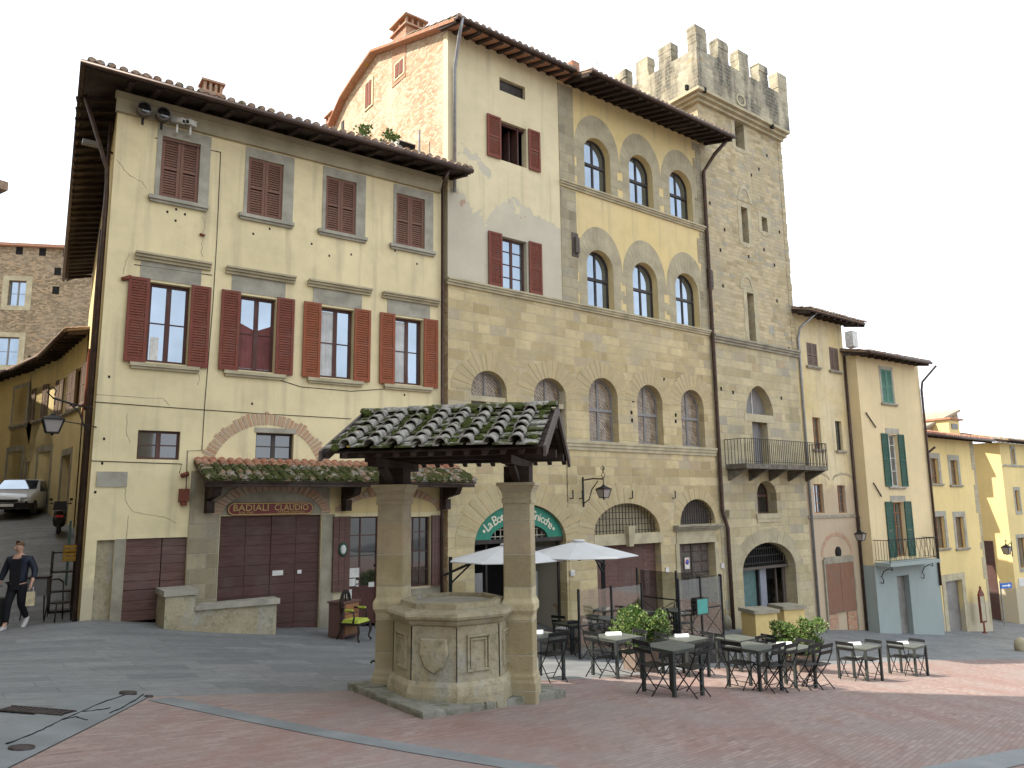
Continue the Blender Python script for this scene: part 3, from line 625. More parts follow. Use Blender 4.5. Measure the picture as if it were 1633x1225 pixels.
m = MB(); zz = F1.px(430, 915)[1]; a = F1.px(436, 915)[0]; m.box(a, a+.26, .075, .088, zz-.06, zz+.06); b = F1.px(476, 915)[0]; m.box(b, b+.1, .08, .1, zz-.05, zz+.04); m.build('paper_notice', M['frame_w'], H1)
gd0, gd1, gz0, gz1 = R(553.5, 824.5, 603, 987); Hh.append(arch(gd0, gd1, zb, gz1))
m = MB(); zk = F1.px(575, 937)[1]; ringm(m, arch(gd0, gd1, gz0-.1, gz1), arch(gd0+.04, gd1-.05, gz0-.05, gz1-.04), .10, .05); gm = (gd0+gd1)/2-.04
m.box(gm-.018, gm+.018, .101, .14, zk, gz1-.04); m.box(gd0+.04, gd1-.05, .102, .139, zk-.09, zk+.03)
for fz in (.33, .62): m.box(gd0+.04, gd1-.05, .106, .13, zk+(gz1-zk)*fz+.2-.012, zk+(gz1-zk)*fz+.2+.012)
gdoor = m.build('shop_door', M['frame_d'], H1); m = MB(); m.box(gd0+.03, gd1-.03, .122, .132, zk, gz1-.03); m.build('pane', M['glass_k'], gdoor); m = MB(); m.box(gd0+.03, gd1-.03, .118, .134, gz0-.1, zk-.05); m.build('door_panel', M['frame_d'], gdoor)
m = MB()
for (x0, y0, x1, y1) in [(555, 907, 575, 921), (557, 924, 569, 935), (570, 926, 574, 931), (570, 933, 574, 936), (590, 929, 599, 936), (553, 941, 563, 957)]: a, b, c, d = R(x0, y0, x1, y1); m.box(a, b, .09, .098, c, d)
m.build('paper_notices', M['frame_w'], gdoor)
m = MB(); a, b, c, d = R(531, 824, 556, 942); planks(H1, a, b-.01, c, d, -.07, 'door2', 3, False, name='plank_shutter', label='weathered brown plank shutter folded beside the glass shop door')
m = MB(); q, r_ = F1.px(545, 876); m.lathe([(0.0, 0), (.10, 0), (.12, .02), (.10, .03), (0, .03)], (0, 0, 0), 20); o = m.build('oval_plaque', M['shut_g'], H1, loc=(q, -.078, r_)); o.rotation_euler = (rad(90), 0, 0); o.scale = (1, 1.5, 1)
m = MB(); m.lathe([(0.0, 0), (.075, 0), (.075, .012), (0, .012)], (0, 0, 0), 20); o2 = m.build('plaque_face', M['frame_w'], o, loc=(0, 0, .026))
sw0, sw1, sz0, sz1 = R(649, 824.5, 686, 934); Hh.append(arch(sw0, sw1, sz0, sz1))
m = MB(); ringm(m, arch(sw0, sw1, sz0, sz1), arch(sw0+.04, sw1-.04, sz0+.04, sz1-.04), .10, .05)
for fx in (.33, .62): m.box(sw0+(sw1-sw0)*fx-.014, sw0+(sw1-sw0)*fx+.014, .102, .14, sz0, sz1)
for fz in (.25, .5, .78): m.box(sw0, sw1, .104, .13, sz0+(sz1-sz0)*fz-.012, sz0+(sz1-sz0)*fz+.012)
f_ = m.build('window', M['frame_d'], H1); m = MB(); m.box(sw0, sw1, .122, .13, sz0, sz1); m.build('pane', M['glass_k'], f_)
planks(H1, sw1+.01, -.02, sz0, sz1+.03, -.085, 'door2', 4, False, name='plank_shutter', label='plank shutter opened against the right end of the house front')
# stone pier and stone base between doors
m = MB(); zc = F1.px(320, 755)[1]; m.box(dL1+.005, bd0-.02, -.03, .01, zb, zc-.25); m.box(dL1+.005, dL1+.45, -.025, .011, zc-.25, zc+.05); m.build('stone_pier', M['ash_q'], H1)
m = MB(); m.box(nt_+.005, dL0-.005, -.012, .013, zb, z_door); m.build('door_jamb', M['stone'], H1)
m = MB(); m.box(bd1+.02, gd0-.33, -.015, .01, zb, bz1); m.build('stone_pier', M['stone'], H1)
m = MB(); m.box(bd1+.02, gd0-.02, -.02, .012, zb, F1.px(530, 966)[1]); m.build('stone_base', M['stone'], H1); m = MB(); m.box(gd1+.02, -.02, -.02, .012, zb, sz0-.05); m.build('stone_base', M['stone'], H1)
m = MB(); m.box(sL+.0, nb-.01, -.012, .01, zb, F1.px(140, 930)[1]-.3)
# ochre band under canopy with brick arches
zc0, zc1 = bz1+.02, F1.px(450, 752)[1]
m = MB(); m.box(bd0-.25, bd1+.2, -.02, .008, zc0, zc1); m.build('stone_band', M['stone'], H1); m = MB(); m.box(bd1+.205, -.03, -.016, .008, zc0, zc1); m.build('plaster_band', M['pl_och'], H1)
c_ = (bd0+bd1)/2; voussoirs(H1, bd0+.02, bd1-.02, zc0+.02, zc0+.58, .24, -.04, 26, 'vbrick', name='brick_shop_arch')
voussoirs(H1, gd0-.1, sw1+.2, zc0+.02, zc0+.45, .22, -.04, 26, 'vbrick', name='brick_shop_arch')
# walls: front with holes, lane side, back
out1 = [(sL, zb), (sR, zb), (sR, ZT), (sL, ZT)]
m = MB(); m.poly([out1]+Hh, 0, .30); m.build('front_wall', M['pl_yel'], H1)
la = dirang(92); ld = np.array([math.cos(la), math.sin(la)]); lx, ly = ld@F1.u, ld@F1.m     # lane direction in facade coordinates
LL = 17.
def lane(t, o=0): return (sL+lx*t-ly*o, ly*t+lx*o)                                          # o>0 = out into the lane
p0, p1 = lane(0), lane(LL); back = [(sL, .0), (sR, .0), (sR, 12.), (p1[0], p1[1])]
m = MB(); m.add([(p0[0], p0[1], zb), (p1[0], p1[1], zb+2.5), (p1[0], p1[1], ZT), (p0[0], p0[1], ZT)], [(0, 1, 2, 3)]); m.add([(p1[0], p1[1], zb), (sR, 12, zb), (sR, 12, ZT), (p1[0], p1[1], ZT)], [(0, 1, 2, 3)]); m.add([(sR, .0, zb), (sR, 12, zb), (sR, 12, ZT), (sR, .0, ZT)], [(0, 1, 2, 3)]); m.build('side_walls', M['pl_lane'], H1)
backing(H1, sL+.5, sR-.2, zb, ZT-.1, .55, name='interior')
# frieze and roof
m = MB(); m.box(sL-.05, sR-.12, -.10, .012, 9.16, 9.50); m.box(sL-.08, sR-.12, -.14, .01, 9.501, 9.64); m.build('frieze', M['sur'], H1)
# hipped roof with wide eaves
ov = 1.0; ze = 9.50; sl = .30
c0 = (sL+lx*0-ly*0, 0)
def hip(m, dz0, dz1, inset=0.):
    A = (lane(-.6, .62+0)[0]-.0, -ov+inset)
    A = (p0[0]-ly*0-.80+inset*.6, -ov+inset); Bq = (sR+.38, -ov+inset); D = (sR+.38, 5.2); E = (p1[0]+3.2, 5.2+LL*.55); G = (p1[0]-.95+inset, p1[1]+.3)
    rz = ze+(5.2+ov)*sl; P_ = [(A[0], A[1], ze), (Bq[0], Bq[1], ze), (D[0], D[1], rz), (E[0], E[1], rz), (G[0], G[1], ze)]
    Rg = (sL+4.3, 5.2, rz)
    vs = [P_[0], P_[1], P_[2], Rg, (E[0], E[1], rz), P_[4]]
    lo = [(x, y, z+dz0) for x, y, z in vs]; hi = [(x, y, z+dz1) for x, y, z in vs]
    m.add(lo+hi, [(0, 3, 2, 1), (0, 5, 4, 3), (6, 7, 8, 9), (6, 9, 10, 11), (0, 1, 7, 6), (1, 2, 8, 7), (2, 3, 9, 8), (3, 4, 10, 9), (4, 5, 11, 10), (5, 0, 6, 11)]); return A, Bq, G
m = MB(); A_, B_, G_ = hip(m, .13, .17); m.add([(A_[0]+4, 5.2, ze+(5.2+ov)*sl+.1), (B_[0], 5.2, ze+(5.2+ov)*sl+.1), (B_[0], 12, ZT), (p1[0], 12, ZT)], [(0, 1, 2, 3)])
rf1 = m.build('roof', M['tile'], H1)
m = MB(); hip(m, .03, .11, .04); m.build('soffit', M['soff'], rf1)
rooftiles(rf1, A_[0]+.05, B_[0], -ov, -ov+2.2, ze+.17, sl, 'tile', name='eave_tiles', thick=.02)
m = MB(); zf = lambda y: ze+(y+ov)*sl
for i in range(17):
    x = sL+.15+(8.8)*i/16; m.hexa([(x-.05, -ov+.08, zf(-ov+.08)-.06), (x+.05, -ov+.08, zf(-ov+.08)-.06), (x+.05, .1, zf(.1)-.12), (x-.05, .1, zf(.1)-.12)], [(x-.05, -ov+.08, zf(-ov+.08)+.03), (x+.05, -ov+.08, zf(-ov+.08)+.03), (x+.05, .1, zf(.1)+.03), (x-.05, .1, zf(.1)+.03)])
for i in range(30):
    t = .5+i*.55; a = lane(t, .02); b = lane(t, .86); m.bar((a[0], a[1], ze+.2), (b[0], b[1], ze-.0), .09, .11)
m.build('rafters', M['beam'], rf1)
m = MB(); m.tube([(B_[0], -ov-.06, ze+.09), (A_[0]-.03, -ov-.06, ze+.09), (G_[0]-.06, G_[1], ze+.09)], .07, 10); m.build('gutter', M['pipe'], rf1)
# chimneys on roof 1
for (x, y, off, h, w_) in [(337, 152, 2.0, .5, .5), (224, 124, 1.6, .32, .42)]:
    s_, z_ = F1.px(x, y, off); chimney(rf1, s_, off, zf(off)-.2, z_-zf(off)+.12, w_, .42, 'arc' if x > 300 else 'none')
# pipes and wires on house 1
def P1(x, y, off=-.09): a, b = F1.px(x, y, off); return (a, off, b)
pipe(H1, [P1(716, 272, -.9), P1(708, 290, -.75), (-.10, -.12, P1(704, 302)[2]), (-.10, -.12, P1(702, 640)[2]), (-.10, -.12, pz(0)-.1)], .045)
for t, o in ((.35, .08),):
    a = lane(t, .09); pipe(H1, [(a[0]-.6, a[1], ze+.05), (a[0]-.02, a[1]+.1, 7.9), (a[0], a[1], 7.2), (a[0], a[1], -3)], .05)
m = MB()
for q in [[(150, 641), (300, 652), (420, 660), (560, 668)], [(352, 243), (346, 380), (340, 480), (327, 640), (322, 718), (299, 719), (296, 800)], [(247, 220), (352, 243)], [(145, 735), (290, 740), (286, 755)], [(214, 422), (338, 439)], [(430, 601), (480, 617), (560, 624), (650, 618)]]: m.tube([P1(x, y, -.008) for x, y in q], .009, 5)
m.build('cables', M['iron'], H1)
m = MB(); rr = random.Random(3)
for q in [[(187, 255), (206, 280), (226, 290), (234, 302)], [(322, 345), (327, 360), (323, 372), (322, 400), (322, 412)], [(206, 405), (200, 420), (196, 440)], [(208, 452), (216, 463)], [(203, 660), (201, 690), (210, 710)], [(200, 780), (200, 800), (213, 817), (240, 821), (265, 825), (285, 836)], [(205, 822), (203, 850), (200, 862)], [(316, 592), (318, 605), (315, 615)], [(150, 628), (260, 636), (272, 648)]]:
    pts = []
    for i in range(len(q)-1):
        for k in range(5): t = k/5; pts.append(P1(q[i][0]*(1-t)+q[i+1][0]*t+rr.uniform(-1.2, 1.2), q[i][1]*(1-t)+q[i+1][1]*t+rr.uniform(-1, 1), -.002))
    m.tube(pts, [.0035+.003*rr.random() for _ in pts], 5)
m.build('plaster_cracks', M['stone'], H1)
m = MB(); q, z = F1.px(322, 375); m.tube([(q-.06, -.04, z), (q+.06, -.04, z-.01)], .03, 8); q, z = F1.px(201, 444); m.tube([(q-.09, -.05, z-.05), (q+.1, -.05, z+.04)], .05, 8); q, z = F1.px(294, 757); m.tube([(q-.08, -.05, z-.03), (q+.08, -.05, z+.03)], .05, 8); m.build('crack_gauges', M['shut'], H1)
m = MB(); q, z = F1.px(293, 784); m.box(q-.11, q+.1, -.16, -.001, z-.22, z+.06); m.box(q-.06, q+.06, -.13, -.002, z-.32, z-.221); m.build('alarm_box', M['shut'], H1)
m = MB(); a, b, c, d = R(155, 752, 202, 776.5); m.box(a, b, -.03, .001, c, d); m.build('stone_plaque', M['stone_g'], H1)
holes_mesh(H1, [F1.px(x, y) for x, y in [(174, 601), (267, 338), (281, 334), (295, 342), (280, 352), (152, 785), (430, 365), (404, 373), (497, 389), (560, 406), (525, 408), (630, 400), (665, 421), (402, 644), (645, 630), (166, 700), (163, 739)]], .022, 'wall_fixing')
# tiled canopy over the shop doors
cs0 = F1.px(309, 736)[0]; cz = F1.px(309, 736)[1]; cs1 = F1.px(768, 771, -1.25)[0]; cs1 = min(cs1, .35); ce = F1.px(450, 768, -1.2)[1]
cn = MB(); cn.hexa([(cs0, -1.2, ce-.03), (cs1, -1.2, ce-.03), (cs1, .0, cz-.06), (cs0, .0, cz-.06)], [(cs0, -1.2, ce+.02), (cs1, -1.2, ce+.02), (cs1, .0, cz-.01), (cs0, .0, cz-.01)])
canopy = cn.build('shop_canopy', M['beam'], H1)
rooftiles(canopy, cs0, cs1, -1.22, .0, ce+.06, (cz-ce-.03)/1.22, 'tile_m', pitch=.2, name='canopy_tiles', seg=.3, r=.085, topmat='tile_r')
m = MB()
for q in (cs0+.35, F1.px(548, 800)[0], F1.px(700, 800)[0]+.1):
    m.box(q-.09, q+.09, -1.12, 0, ce-.09+.0, ce-.031); m.hexa([(q-.08, -.85, ce-.30), (q+.08, -.85, ce-.30), (q+.08, 0, ce-.42), (q-.08, 0, ce-.42)], [(q-.08, -1.0, ce-.091), (q+.08, -1.0, ce-.091), (q+.08, 0, ce-.091), (q-.08, 0, ce-.091)]); m.box(q-.08, q+.08, -.35, 0, ce-.7, ce-.421)
m.box(cs0+.02, cs1-.02, -1.16, -1.06, ce-.12, ce-.032); m.build('brackets', M['beam'], canopy)
# parapet of the steps in front of the doors
def wedge(F, root, x0, x1, t0, t1, off, dd, mat, nm):
    m = MB(); z0, z1 = t0, t1; m.hexa([(x0, off, zb), (x1, off, zb), (x1, off+dd, zb), (x0, off+dd, zb)], [(x0, off, z0), (x1, off, z1), (x1, off+dd, z1), (x0, off+dd, z0)]); return m.build(nm, M[mat], root)
so = -.95
ba, bza = F1.px(264, 952, so); bb = F1.px(312, 952, so)[0]; ps1 = F1.px(443, 950, so)[0]; pzL = F1.px(312, 974, so)[1]; pzR = F1.px(443, 963, so)[1]
par = thing('step_parapet', 'low worn stone parapet with sloping cap before the plank doors of the cream house', 'parapet', (F1.O[0], F1.O[1], 0), F1.a)
wedge(F1, par, ba, bb, bza, bza-.02, so, .93, 'well_b', 'stone_block'); m = MB(); m.box(ba-.04, bb+.04, so-.04, so+.94, bza+.001, bza+.12); m.build('block_cap', M['stone_g'], par)
wedge(F1, par, bb+.001, ps1, pzL, pzR, so+.05, .35, 'well_b', 'parapet_wall'); wedge(F1, par, ps1-.3, ps1-.001, pzR-.003, pzR-.003, so+.402, .54, 'well_b', 'parapet_end')
m = MB(); a, b = pzL+.002, pzR+.002; y0, y1 = so-.02, so+.46; m.hexa([(bb+.002, y0, a), (ps1+.05, y0, b), (ps1+.05, y1, b), (bb+.002, y1, a)], [(bb+.002, y0, a+.1), (ps1+.05, y0, b+.12), (ps1+.05, y1, b+.12), (bb+.002, y1, a+.1)]); m.build('parapet_cap', M['stone_g'], par)
# shop sign
sg = R(362, 801, 498.5, 821); sc_, zc_ = (sg[0]+sg[1])/2, (sg[2]+sg[3])/2; Wd, Hg = (sg[1]-sg[0])/2, (sg[3]-sg[2])/2
sign = thing('shop_sign', 'dark red oval-ended sign board with gold lettering above the large plank doors', 'sign', tuple(F1.pt(sc_, -.06))+(zc_,), F1.a)
def stad(W, H, n=8):
    P = []; r = H
    for cx, cz_, a0 in ((W-r, 0, -90), (-W+r, 0, 90)):
        for i in range(n+1): t = rad(a0+180*i/n); P.append((cx+r*math.cos(t), cz_+r*.93*math.sin(t)))
    return P
M['sign_r'] = plain('sign_dark_red', (.16, .018, .016), .4, var=.1); M['sign_y'] = plain('sign_gold_paint', (.55, .40, .13), .5, var=.1)
m = MB(); m.poly([stad(Wd, Hg)], 0, .05, True); m.build('board', M['sign_r'], sign)
m = MB(); ringm(m, stad(Wd-.015, Hg-.015), stad(Wd-.035, Hg-.035), -.006, .02); m.build('gold_border', M['sign_y'], sign)
def fit(body, x0, x1, z, h, nm='lettering', bold=.002):
    t = text_mesh(nm, body, 1., M['sign_y'], sign, (0, 0, 0), bold=0, ext=.03, align='LEFT'); xs = [v.co.x for v in t.data.vertices]; ys = [v.co.y for v in t.data.vertices]; sx = (x1-x0)/(max(xs)-min(xs)); sy = h/(max(ys)-min(ys))
    t.scale = (sx, sy, .2); t.location = (x0-min(xs)*sx, -.004, z-h/2-min(ys)*sy)
fit('BADIALI', -Wd*.87, -Wd*.08, .03, .15); fit('CLAUDIO', Wd*.06, Wd*.87, .03, .15); fit('DAL 1955', -Wd*.74, -Wd*.42, -.085, .045, 'small_lettering'); fit("STAMPE D'EPOCA", Wd*.14, Wd*.78, -.085, .045, 'small_lettering')
# ================================================================ HOUSE 2 (tall peeling house)
R = F3.rect
sA, sB = -10.80, -6.32; zg = -6.0
H2 = house('tall_plastered_house', F3, 'tall house with peeling pale plaster above golden ashlar, right of the cream corner house')
h_up, h_lo = [], []
s0, s1, z0, z1 = R(796.4, 122.5, 837.5, 160); h_up.append(arch(s0, s1, z0, z1)); m = MB(); m.box(s0, s1, .22, .26, z0, z1); ringm(m, arch(s0, s1, z0, z1), arch(s0+.05, s1-.05, z0+.07, z1-.05), .12, .08); o = m.build('attic_window', M['frame_k'], H2)
m = MB()
for i in range(7): m.box(s0+.05, s1-.05, .15, .17, z0+.1+i*(z1-z0-.15)/7, z0+.14+i*(z1-z0-.15)/7)
m.build('slats', M['frame_k'], o)
s0, s1, z0, z1 = R(797.5, 191, 840, 268.5); z0, z1 = z0, z1
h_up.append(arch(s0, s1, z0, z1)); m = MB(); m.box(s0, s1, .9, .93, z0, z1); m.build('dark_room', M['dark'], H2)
m = MB(); m.hexa([(s0+.02, .12, z0), (s0+.06, .12, z0), (s0+.12, .6, z0), (s0+.08, .6, z0)], [(s0+.02, .12, z1), (s0+.06, .12, z1), (s0+.12, .6, z1), (s0+.08, .6, z1)]); m.box(s1-.30, s1-.26, .1, .6, z0, z1); m.box(s0, s1, .12, .2, z1-.08, z1); m.box(s1-.5, s1-.47, .3, .6, z0, z1-.1); f_ = m.build('window', M['frame_d'], H2)
W2 = (s1-s0)/2
shutter(H2, s0-W2*1.03, s0-.01, z0-.02, z1+.03, -.07, M['shut']); shutter(H2, s1+.06, s1+W2*1.03, z0-.02, z1+.03, -.07, M['shut'])
s0, s1, z0, z1 = R(799.5, 376, 841, 467); window(H2, s0, s1, z0, z1, h_up, rec=.16, rows=(.25, .5, .75), t=.06, mull=.045, gl='glass'); W2 = (s1-s0)/2
shutter(H2, s0-W2*1.05, s0-.01, z0-.02, z1+.04, -.07, M['shut']); shutter(H2, s1+.06, s1+.06+W2*1.05, z0-.02, z1+.04, -.07, M['shut'])
STR = 6.60; ZW2 = 14.62
m = MB(); m.poly([[(sA, STR), (sB, STR), (sB, ZW2), (sA, ZW2)]]+h_up, 0, .25); m.build('plastered_front', M['pl_yel2'], H2)
def archwin(par, F, x0, x1, yt, yb, H, rec=.25, mat='frame_k', gl='glass', ring=None, trans=.52, **k):
    xc = (x0+x1)/2; s0 = F.px(x0, (yt+yb)/2)[0]; s1 = F.px(x1, (yt+yb)/2)[0]; z1 = F.px(xc, yt)[1]; z0 = F.px(xc, yb)[1]; zs = z1-(s1-s0)/2
    f = window(par, s0, s1, z0, z1, H, zs=zs, rec=rec, mat=mat, gl=gl, trans=z0+(z1-z0)*trans, t=.07, mull=.045, **k)
    return s0, s1, z0, z1, zs
# level 2 arches of house 2: lunette, stone transom, two small windows
for (x0, x1, yt) in [(751.4, 808, 579), (851.4, 902.5, 591.4)]:
    s0 = F3.px(x0, 620)[0]; s1 = F3.px(x1, 620)[0]; z1 = 3.98; zs = z1-(s1-s0)/2; zt = zs-.12; z0 = 2.03
    zs = z1-.62
    lo = arch(s0, s1, z0, z1, zs); h_lo.append(lo)
    m = MB(); l2 = arch(s0, s1, zt, z1, zs); ringm(m, l2, arch(s0+.06, s1-.06, zt+.06, z1-.06, zs), .25, .05); m.box((s0+s1)/2-.03, (s0+s1)/2+.03, .25, .3, zt, z1-.05); f_ = m.build('lunette_window', M['frame_g'], H2); m = MB(); m.poly([l2], .28, .01, True); m.build('pane', M['cane'], f_)
    m = MB(); m.box(s0-.01, s1+.01, .04, .3, zt-.16, zt-.001); m.box((s0+s1)/2-.07, (s0+s1)/2+.07, .06, .3, z0, zt-.161); m.build('stone_transom', M['stone_p'], H2)
    for a, b in ((s0, (s0+s1)/2-.07), ((s0+s1)/2+.07, s1)):
        m = MB(); ringm(m, arch(a, b, z0, zt-.16), arch(a+.05, b-.05, z0+.05, zt-.21), .22, .05); f_ = m.build('window', M['frame_g'], H2); m = MB(); m.box(a, b, .25, .26, z0, zt-.16); m.build('pane', M['cane'], f_)
    voussoirs(H2, s0, s1, zs, z1, .62, n=15, d=.012)
# restaurant arch, straddling the two fronts
ra0, ra1 = F3.px(757, 920)[0], F3.px(904.5, 920)[0]; ra1 = min(ra1, sB-.08); rzt = F3.px(835, 803)[1]; rzs = F3.px(764, 862)[1]-.15
lo = arch(ra0, ra1, zg+.3, rzt, rzs); h_lo.append(lo)
m = MB(); m.poly([[(sA, zg), (sB, zg), (sB, STR), (sA, STR)]]+h_lo, 0, .40); m.build('stone_front', M['ash'], H2)
voussoirs(H2, ra0, ra1, rzs, rzt, .7, n=19, d=.012, foot=0)
moulding(H2, sA-.05, sB-.001, STR+.02, 'stone_p', .15, .2); moulding(H2, sA, sB-.001, 2.02, 'stone_p', .12, .3)
# restaurant front inside the arch
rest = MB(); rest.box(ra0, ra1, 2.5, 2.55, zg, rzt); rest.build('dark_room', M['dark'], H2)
M['teal'] = plain('green_sign_paint', (.02, .18, .115), .5, var=.12)
sgn = thing('restaurant_sign', 'green arched sign with cream lettering filling the arch behind the well', 'sign', tuple(F3.pt((ra0+ra1)/2, .12))+(rzs+.15,), F3.a)
rw = (ra1-ra0)/2-.04; rh = rzt-rzs-.15-.04; m = MB(); n = 40; iw, ih = rw-.62, rh-.56
outer = [(rw*math.cos(math.pi*i/n), rh*math.sin(math.pi*i/n)) for i in range(n+1)]; inner = [(iw*math.cos(math.pi*i/n), ih*math.sin(math.pi*i/n)) for i in range(n+1)]
for i in range(n):
    A, B, D, E = outer[i], outer[i+1], inner[i+1], inner[i]; m.hexa([(A[0], 0, A[1]), (B[0], 0, B[1]), (D[0], 0, D[1]), (E[0], 0, E[1])], [(A[0], .05, A[1]), (B[0], .05, B[1]), (D[0], .05, D[1]), (E[0], .05, E[1])])
m.build('board', M['teal'], sgn)
M['cream'] = plain('cream_lettering', (.60, .55, .42), .6, var=.05)
txt = '\u2022 La Bottega di Gnicche \u2022'; th0, th1 = 164, 16; wid = {' ': .5, 'i': .45, 'l': .45, 't': .6, '\u2022': .9, 'L': 1., 'B': 1.15, 'G': 1.25}; tot = sum(wid.get(c, .95) for c in txt); acc = 0
for ch in txt:
    wd_ = wid.get(ch, .95); t = rad(th0+(th1-th0)*(acc+wd_/2)/tot); acc += wd_
    if ch == ' ': continue
    rx, rz_ = (rw+iw)/2, (rh+ih)/2; x, z = rx*math.cos(t), rz_*math.sin(t); nx, nz_ = math.cos(t)/rx, math.sin(t)/rz_; ang = math.atan2(nx, nz_)
    text_mesh('lettering', ch, .40 if ch.isupper() else .36, M['cream'], sgn, (x, -.006, z-.0), (math.pi/2, ang, 0), bold=.004)
m = MB(); m.box(-rw, rw, 0, .1, -.12, -.001); m.build('sign_rail', M['frame_k'], sgn)
g_ = grille(H2, None, ra0+.62, ra1-.62, rzs+.12, rzs+.12+ih, .25, .2, .2, zs=rzs+.13, name='arch_grille', r=.014)
for o_ in (g_,): o_.data.materials[0] = M['stone_g']
m = MB(); m.box(ra0+.05, ra0+.13, .3, .38, zg, rzs); m.box(ra0+.6, ra0+.66, .3, .36, zg, rzs); m.box(ra1-1.2, ra1-1.13, .3, .36, zg, rzs); m.box(ra1-.1, ra1-.03, .3, .36, zg, rzs); m.box(ra0, ra1, .3, .36, rzs-.25, rzs-.15); m.build('entrance_frame', M['frame_k'], H2)
m = MB(); m.box(ra0+.2, ra0+.5, .32, .35, rzs-2.4, rzs-.8); m.build('menu_panel', M['frame_g'], H2); m = MB(); m.box(ra1-1., ra1-.78, .5, .53, rzs-2., rzs-.9); m.build('menu_panel', M['frame_g'], H2)
# side wall above the corner house: gable seen from the left
FS = Fac(F3.pt(sA), A3+math.pi/2)            # s = depth backwards
def SP(x, y): a, b = FS.px(x, y); return (a, b)
gp = [(0, 6.), SP(696, 52), SP(625, 80), SP(601, 88), SP(570, 132), SP(552, 160), SP(532, 205)]
dep = gp[-1][0]; gp = [gp[0]]+gp[1:]+[(dep, 6.)]; gp[1] = (0, ZW2)
def toF3(s, z, o=0): return (sA-o, s, z)
tri = geometry.tessellate_polygon([[Vector((p[0], p[1], 0)) for p in gp]])
m = MB(); m.add([toF3(p[0], p[1]) for p in gp], [tuple(t) for t in tri]); m.add([toF3(0, -6), toF3(dep, -6), toF3(dep, 6), toF3(0, 6)], [(0, 1, 2, 3)])
m.add([(sA, dep, -6), (sB, dep, -6), (sB, dep, gp[-2][1]), (sA, dep, gp[-2][1])], [(0, 1, 2, 3)]); m.build('gable_wall', M['brk'], H2)
m = MB(); m.box(sA-.012, sA+.001, .0, .28, 6.6, ZW2-.05); m.build('corner_plaster_edge', M['pl_yel2'], H2)
for (x0, y0, x1, y1) in [(584, 127, 594, 174), (632, 94, 644, 126)]:
    a, b = SP(x1, y0), SP(x0, y1); q0, q1 = sorted((a[0], b[0])); m = MB(); m.box(sA-.04, sA-.002, q0-.1, q1+.1, b[1]-.08, a[1]+.08); f_ = m.build('window', M['pl_yel2'], H2)
    mid = (q0+q1)/2; m = MB(); m.box(sA-.06, sA-.041, q0, mid-.03, b[1], a[1]); m.box(sA-.06, sA-.041, mid+.03, q1, b[1], a[1]); m.build('shutter', M['shut'], f_)
a, b = SP(549, 192), SP(545, 210); m = MB(); m.box(sA-.03, sA-.002, a[0], b[0], b[1], a[1]); m.build('small_window', M['frame_k'], H2)
m = MB()
for i in range(1, len(gp)-2):
    A, B = gp[i], gp[i+1]; m.hexa([(sA-.28, A[0]-(.75 if i == 1 else 0), A[1]+.02-(.25 if i == 1 else 0)), (sB, A[0]-(.75 if i == 1 else 0), A[1]+.02-(.25 if i == 1 else 0)), (sB, B[0], B[1]+.02), (sA-.28, B[0], B[1]+.02)], [(sA-.28, A[0]-(.75 if i == 1 else 0), A[1]+.12-(.25 if i == 1 else 0)), (sB, A[0]-(.75 if i == 1 else 0), A[1]+.12-(.25 if i == 1 else 0)), (sB, B[0], B[1]+.12), (sA-.28, B[0], B[1]+.12)])
rf2 = m.build('roof', M['tile_r'], H2)
e2 = eave(H2, sA-.25, sB+.05, .85, ZW2+.02, .33, 2.5, 'tile', raft=.42, rs=.12, name='front_roof'); 
(cx, cz_) = SP(634, 60); chimney(rf2, sA+.355, SP(637, 75)[0], SP(637, 80)[1]-1.2, 1.9, .75, .95)
chimney(rf2, sA+.29, SP(531, 195)[0]+.4, SP(531, 205)[1]-1.2, 1.6, .6, .6)
pipe(H2, [(sA-.1, -.95, ZW2-.15), (sA+.02, -.6, ZW2-.5), (sA+.17, -.10, ZW2-1.3), (sA+.17, -.10, 9.3)], .055, 'pipe_g')
# floodlight cluster on the gable
fl = thing('floodlight_cluster', 'cluster of four box floodlights on a frame fixed to the sunlit gable wall', 'floodlights', tuple(F3.pt(sA-.3, 1.0))+(9.6,), F3.a)
m = MB(); m.bar((0, .2, .0), (0, .2, 2.1), .05); m.bar((0, .9, .0), (0, .9, 1.9), .05); m.bar((0, .2, 1.2), (.3, .2, 1.2), .04); m.bar((0, -.1, 1.0), (0, 1.6, 1.0), .05); m.bar((0, .9, .5), (.3, .9, .5), .04); m.build('frame', M['pipe_g'], fl)
for (y, z) in [(1.0, 1.7), (1.75, 1.35), (1.1, .6), (1.9, .2)]:
    m = MB(); m.obox((-.15, y, z), .62, .5, .5, Matrix.Rotation(rad(20), 3, 'X')); o = m.build('floodlight', M['frame_w'], fl); m = MB(); m.obox((-.15, y-.24, z-.09), .56, .05, .44, Matrix.Rotation(rad(20), 3, 'X')); m.build('lamp_face', M['dark'], o)
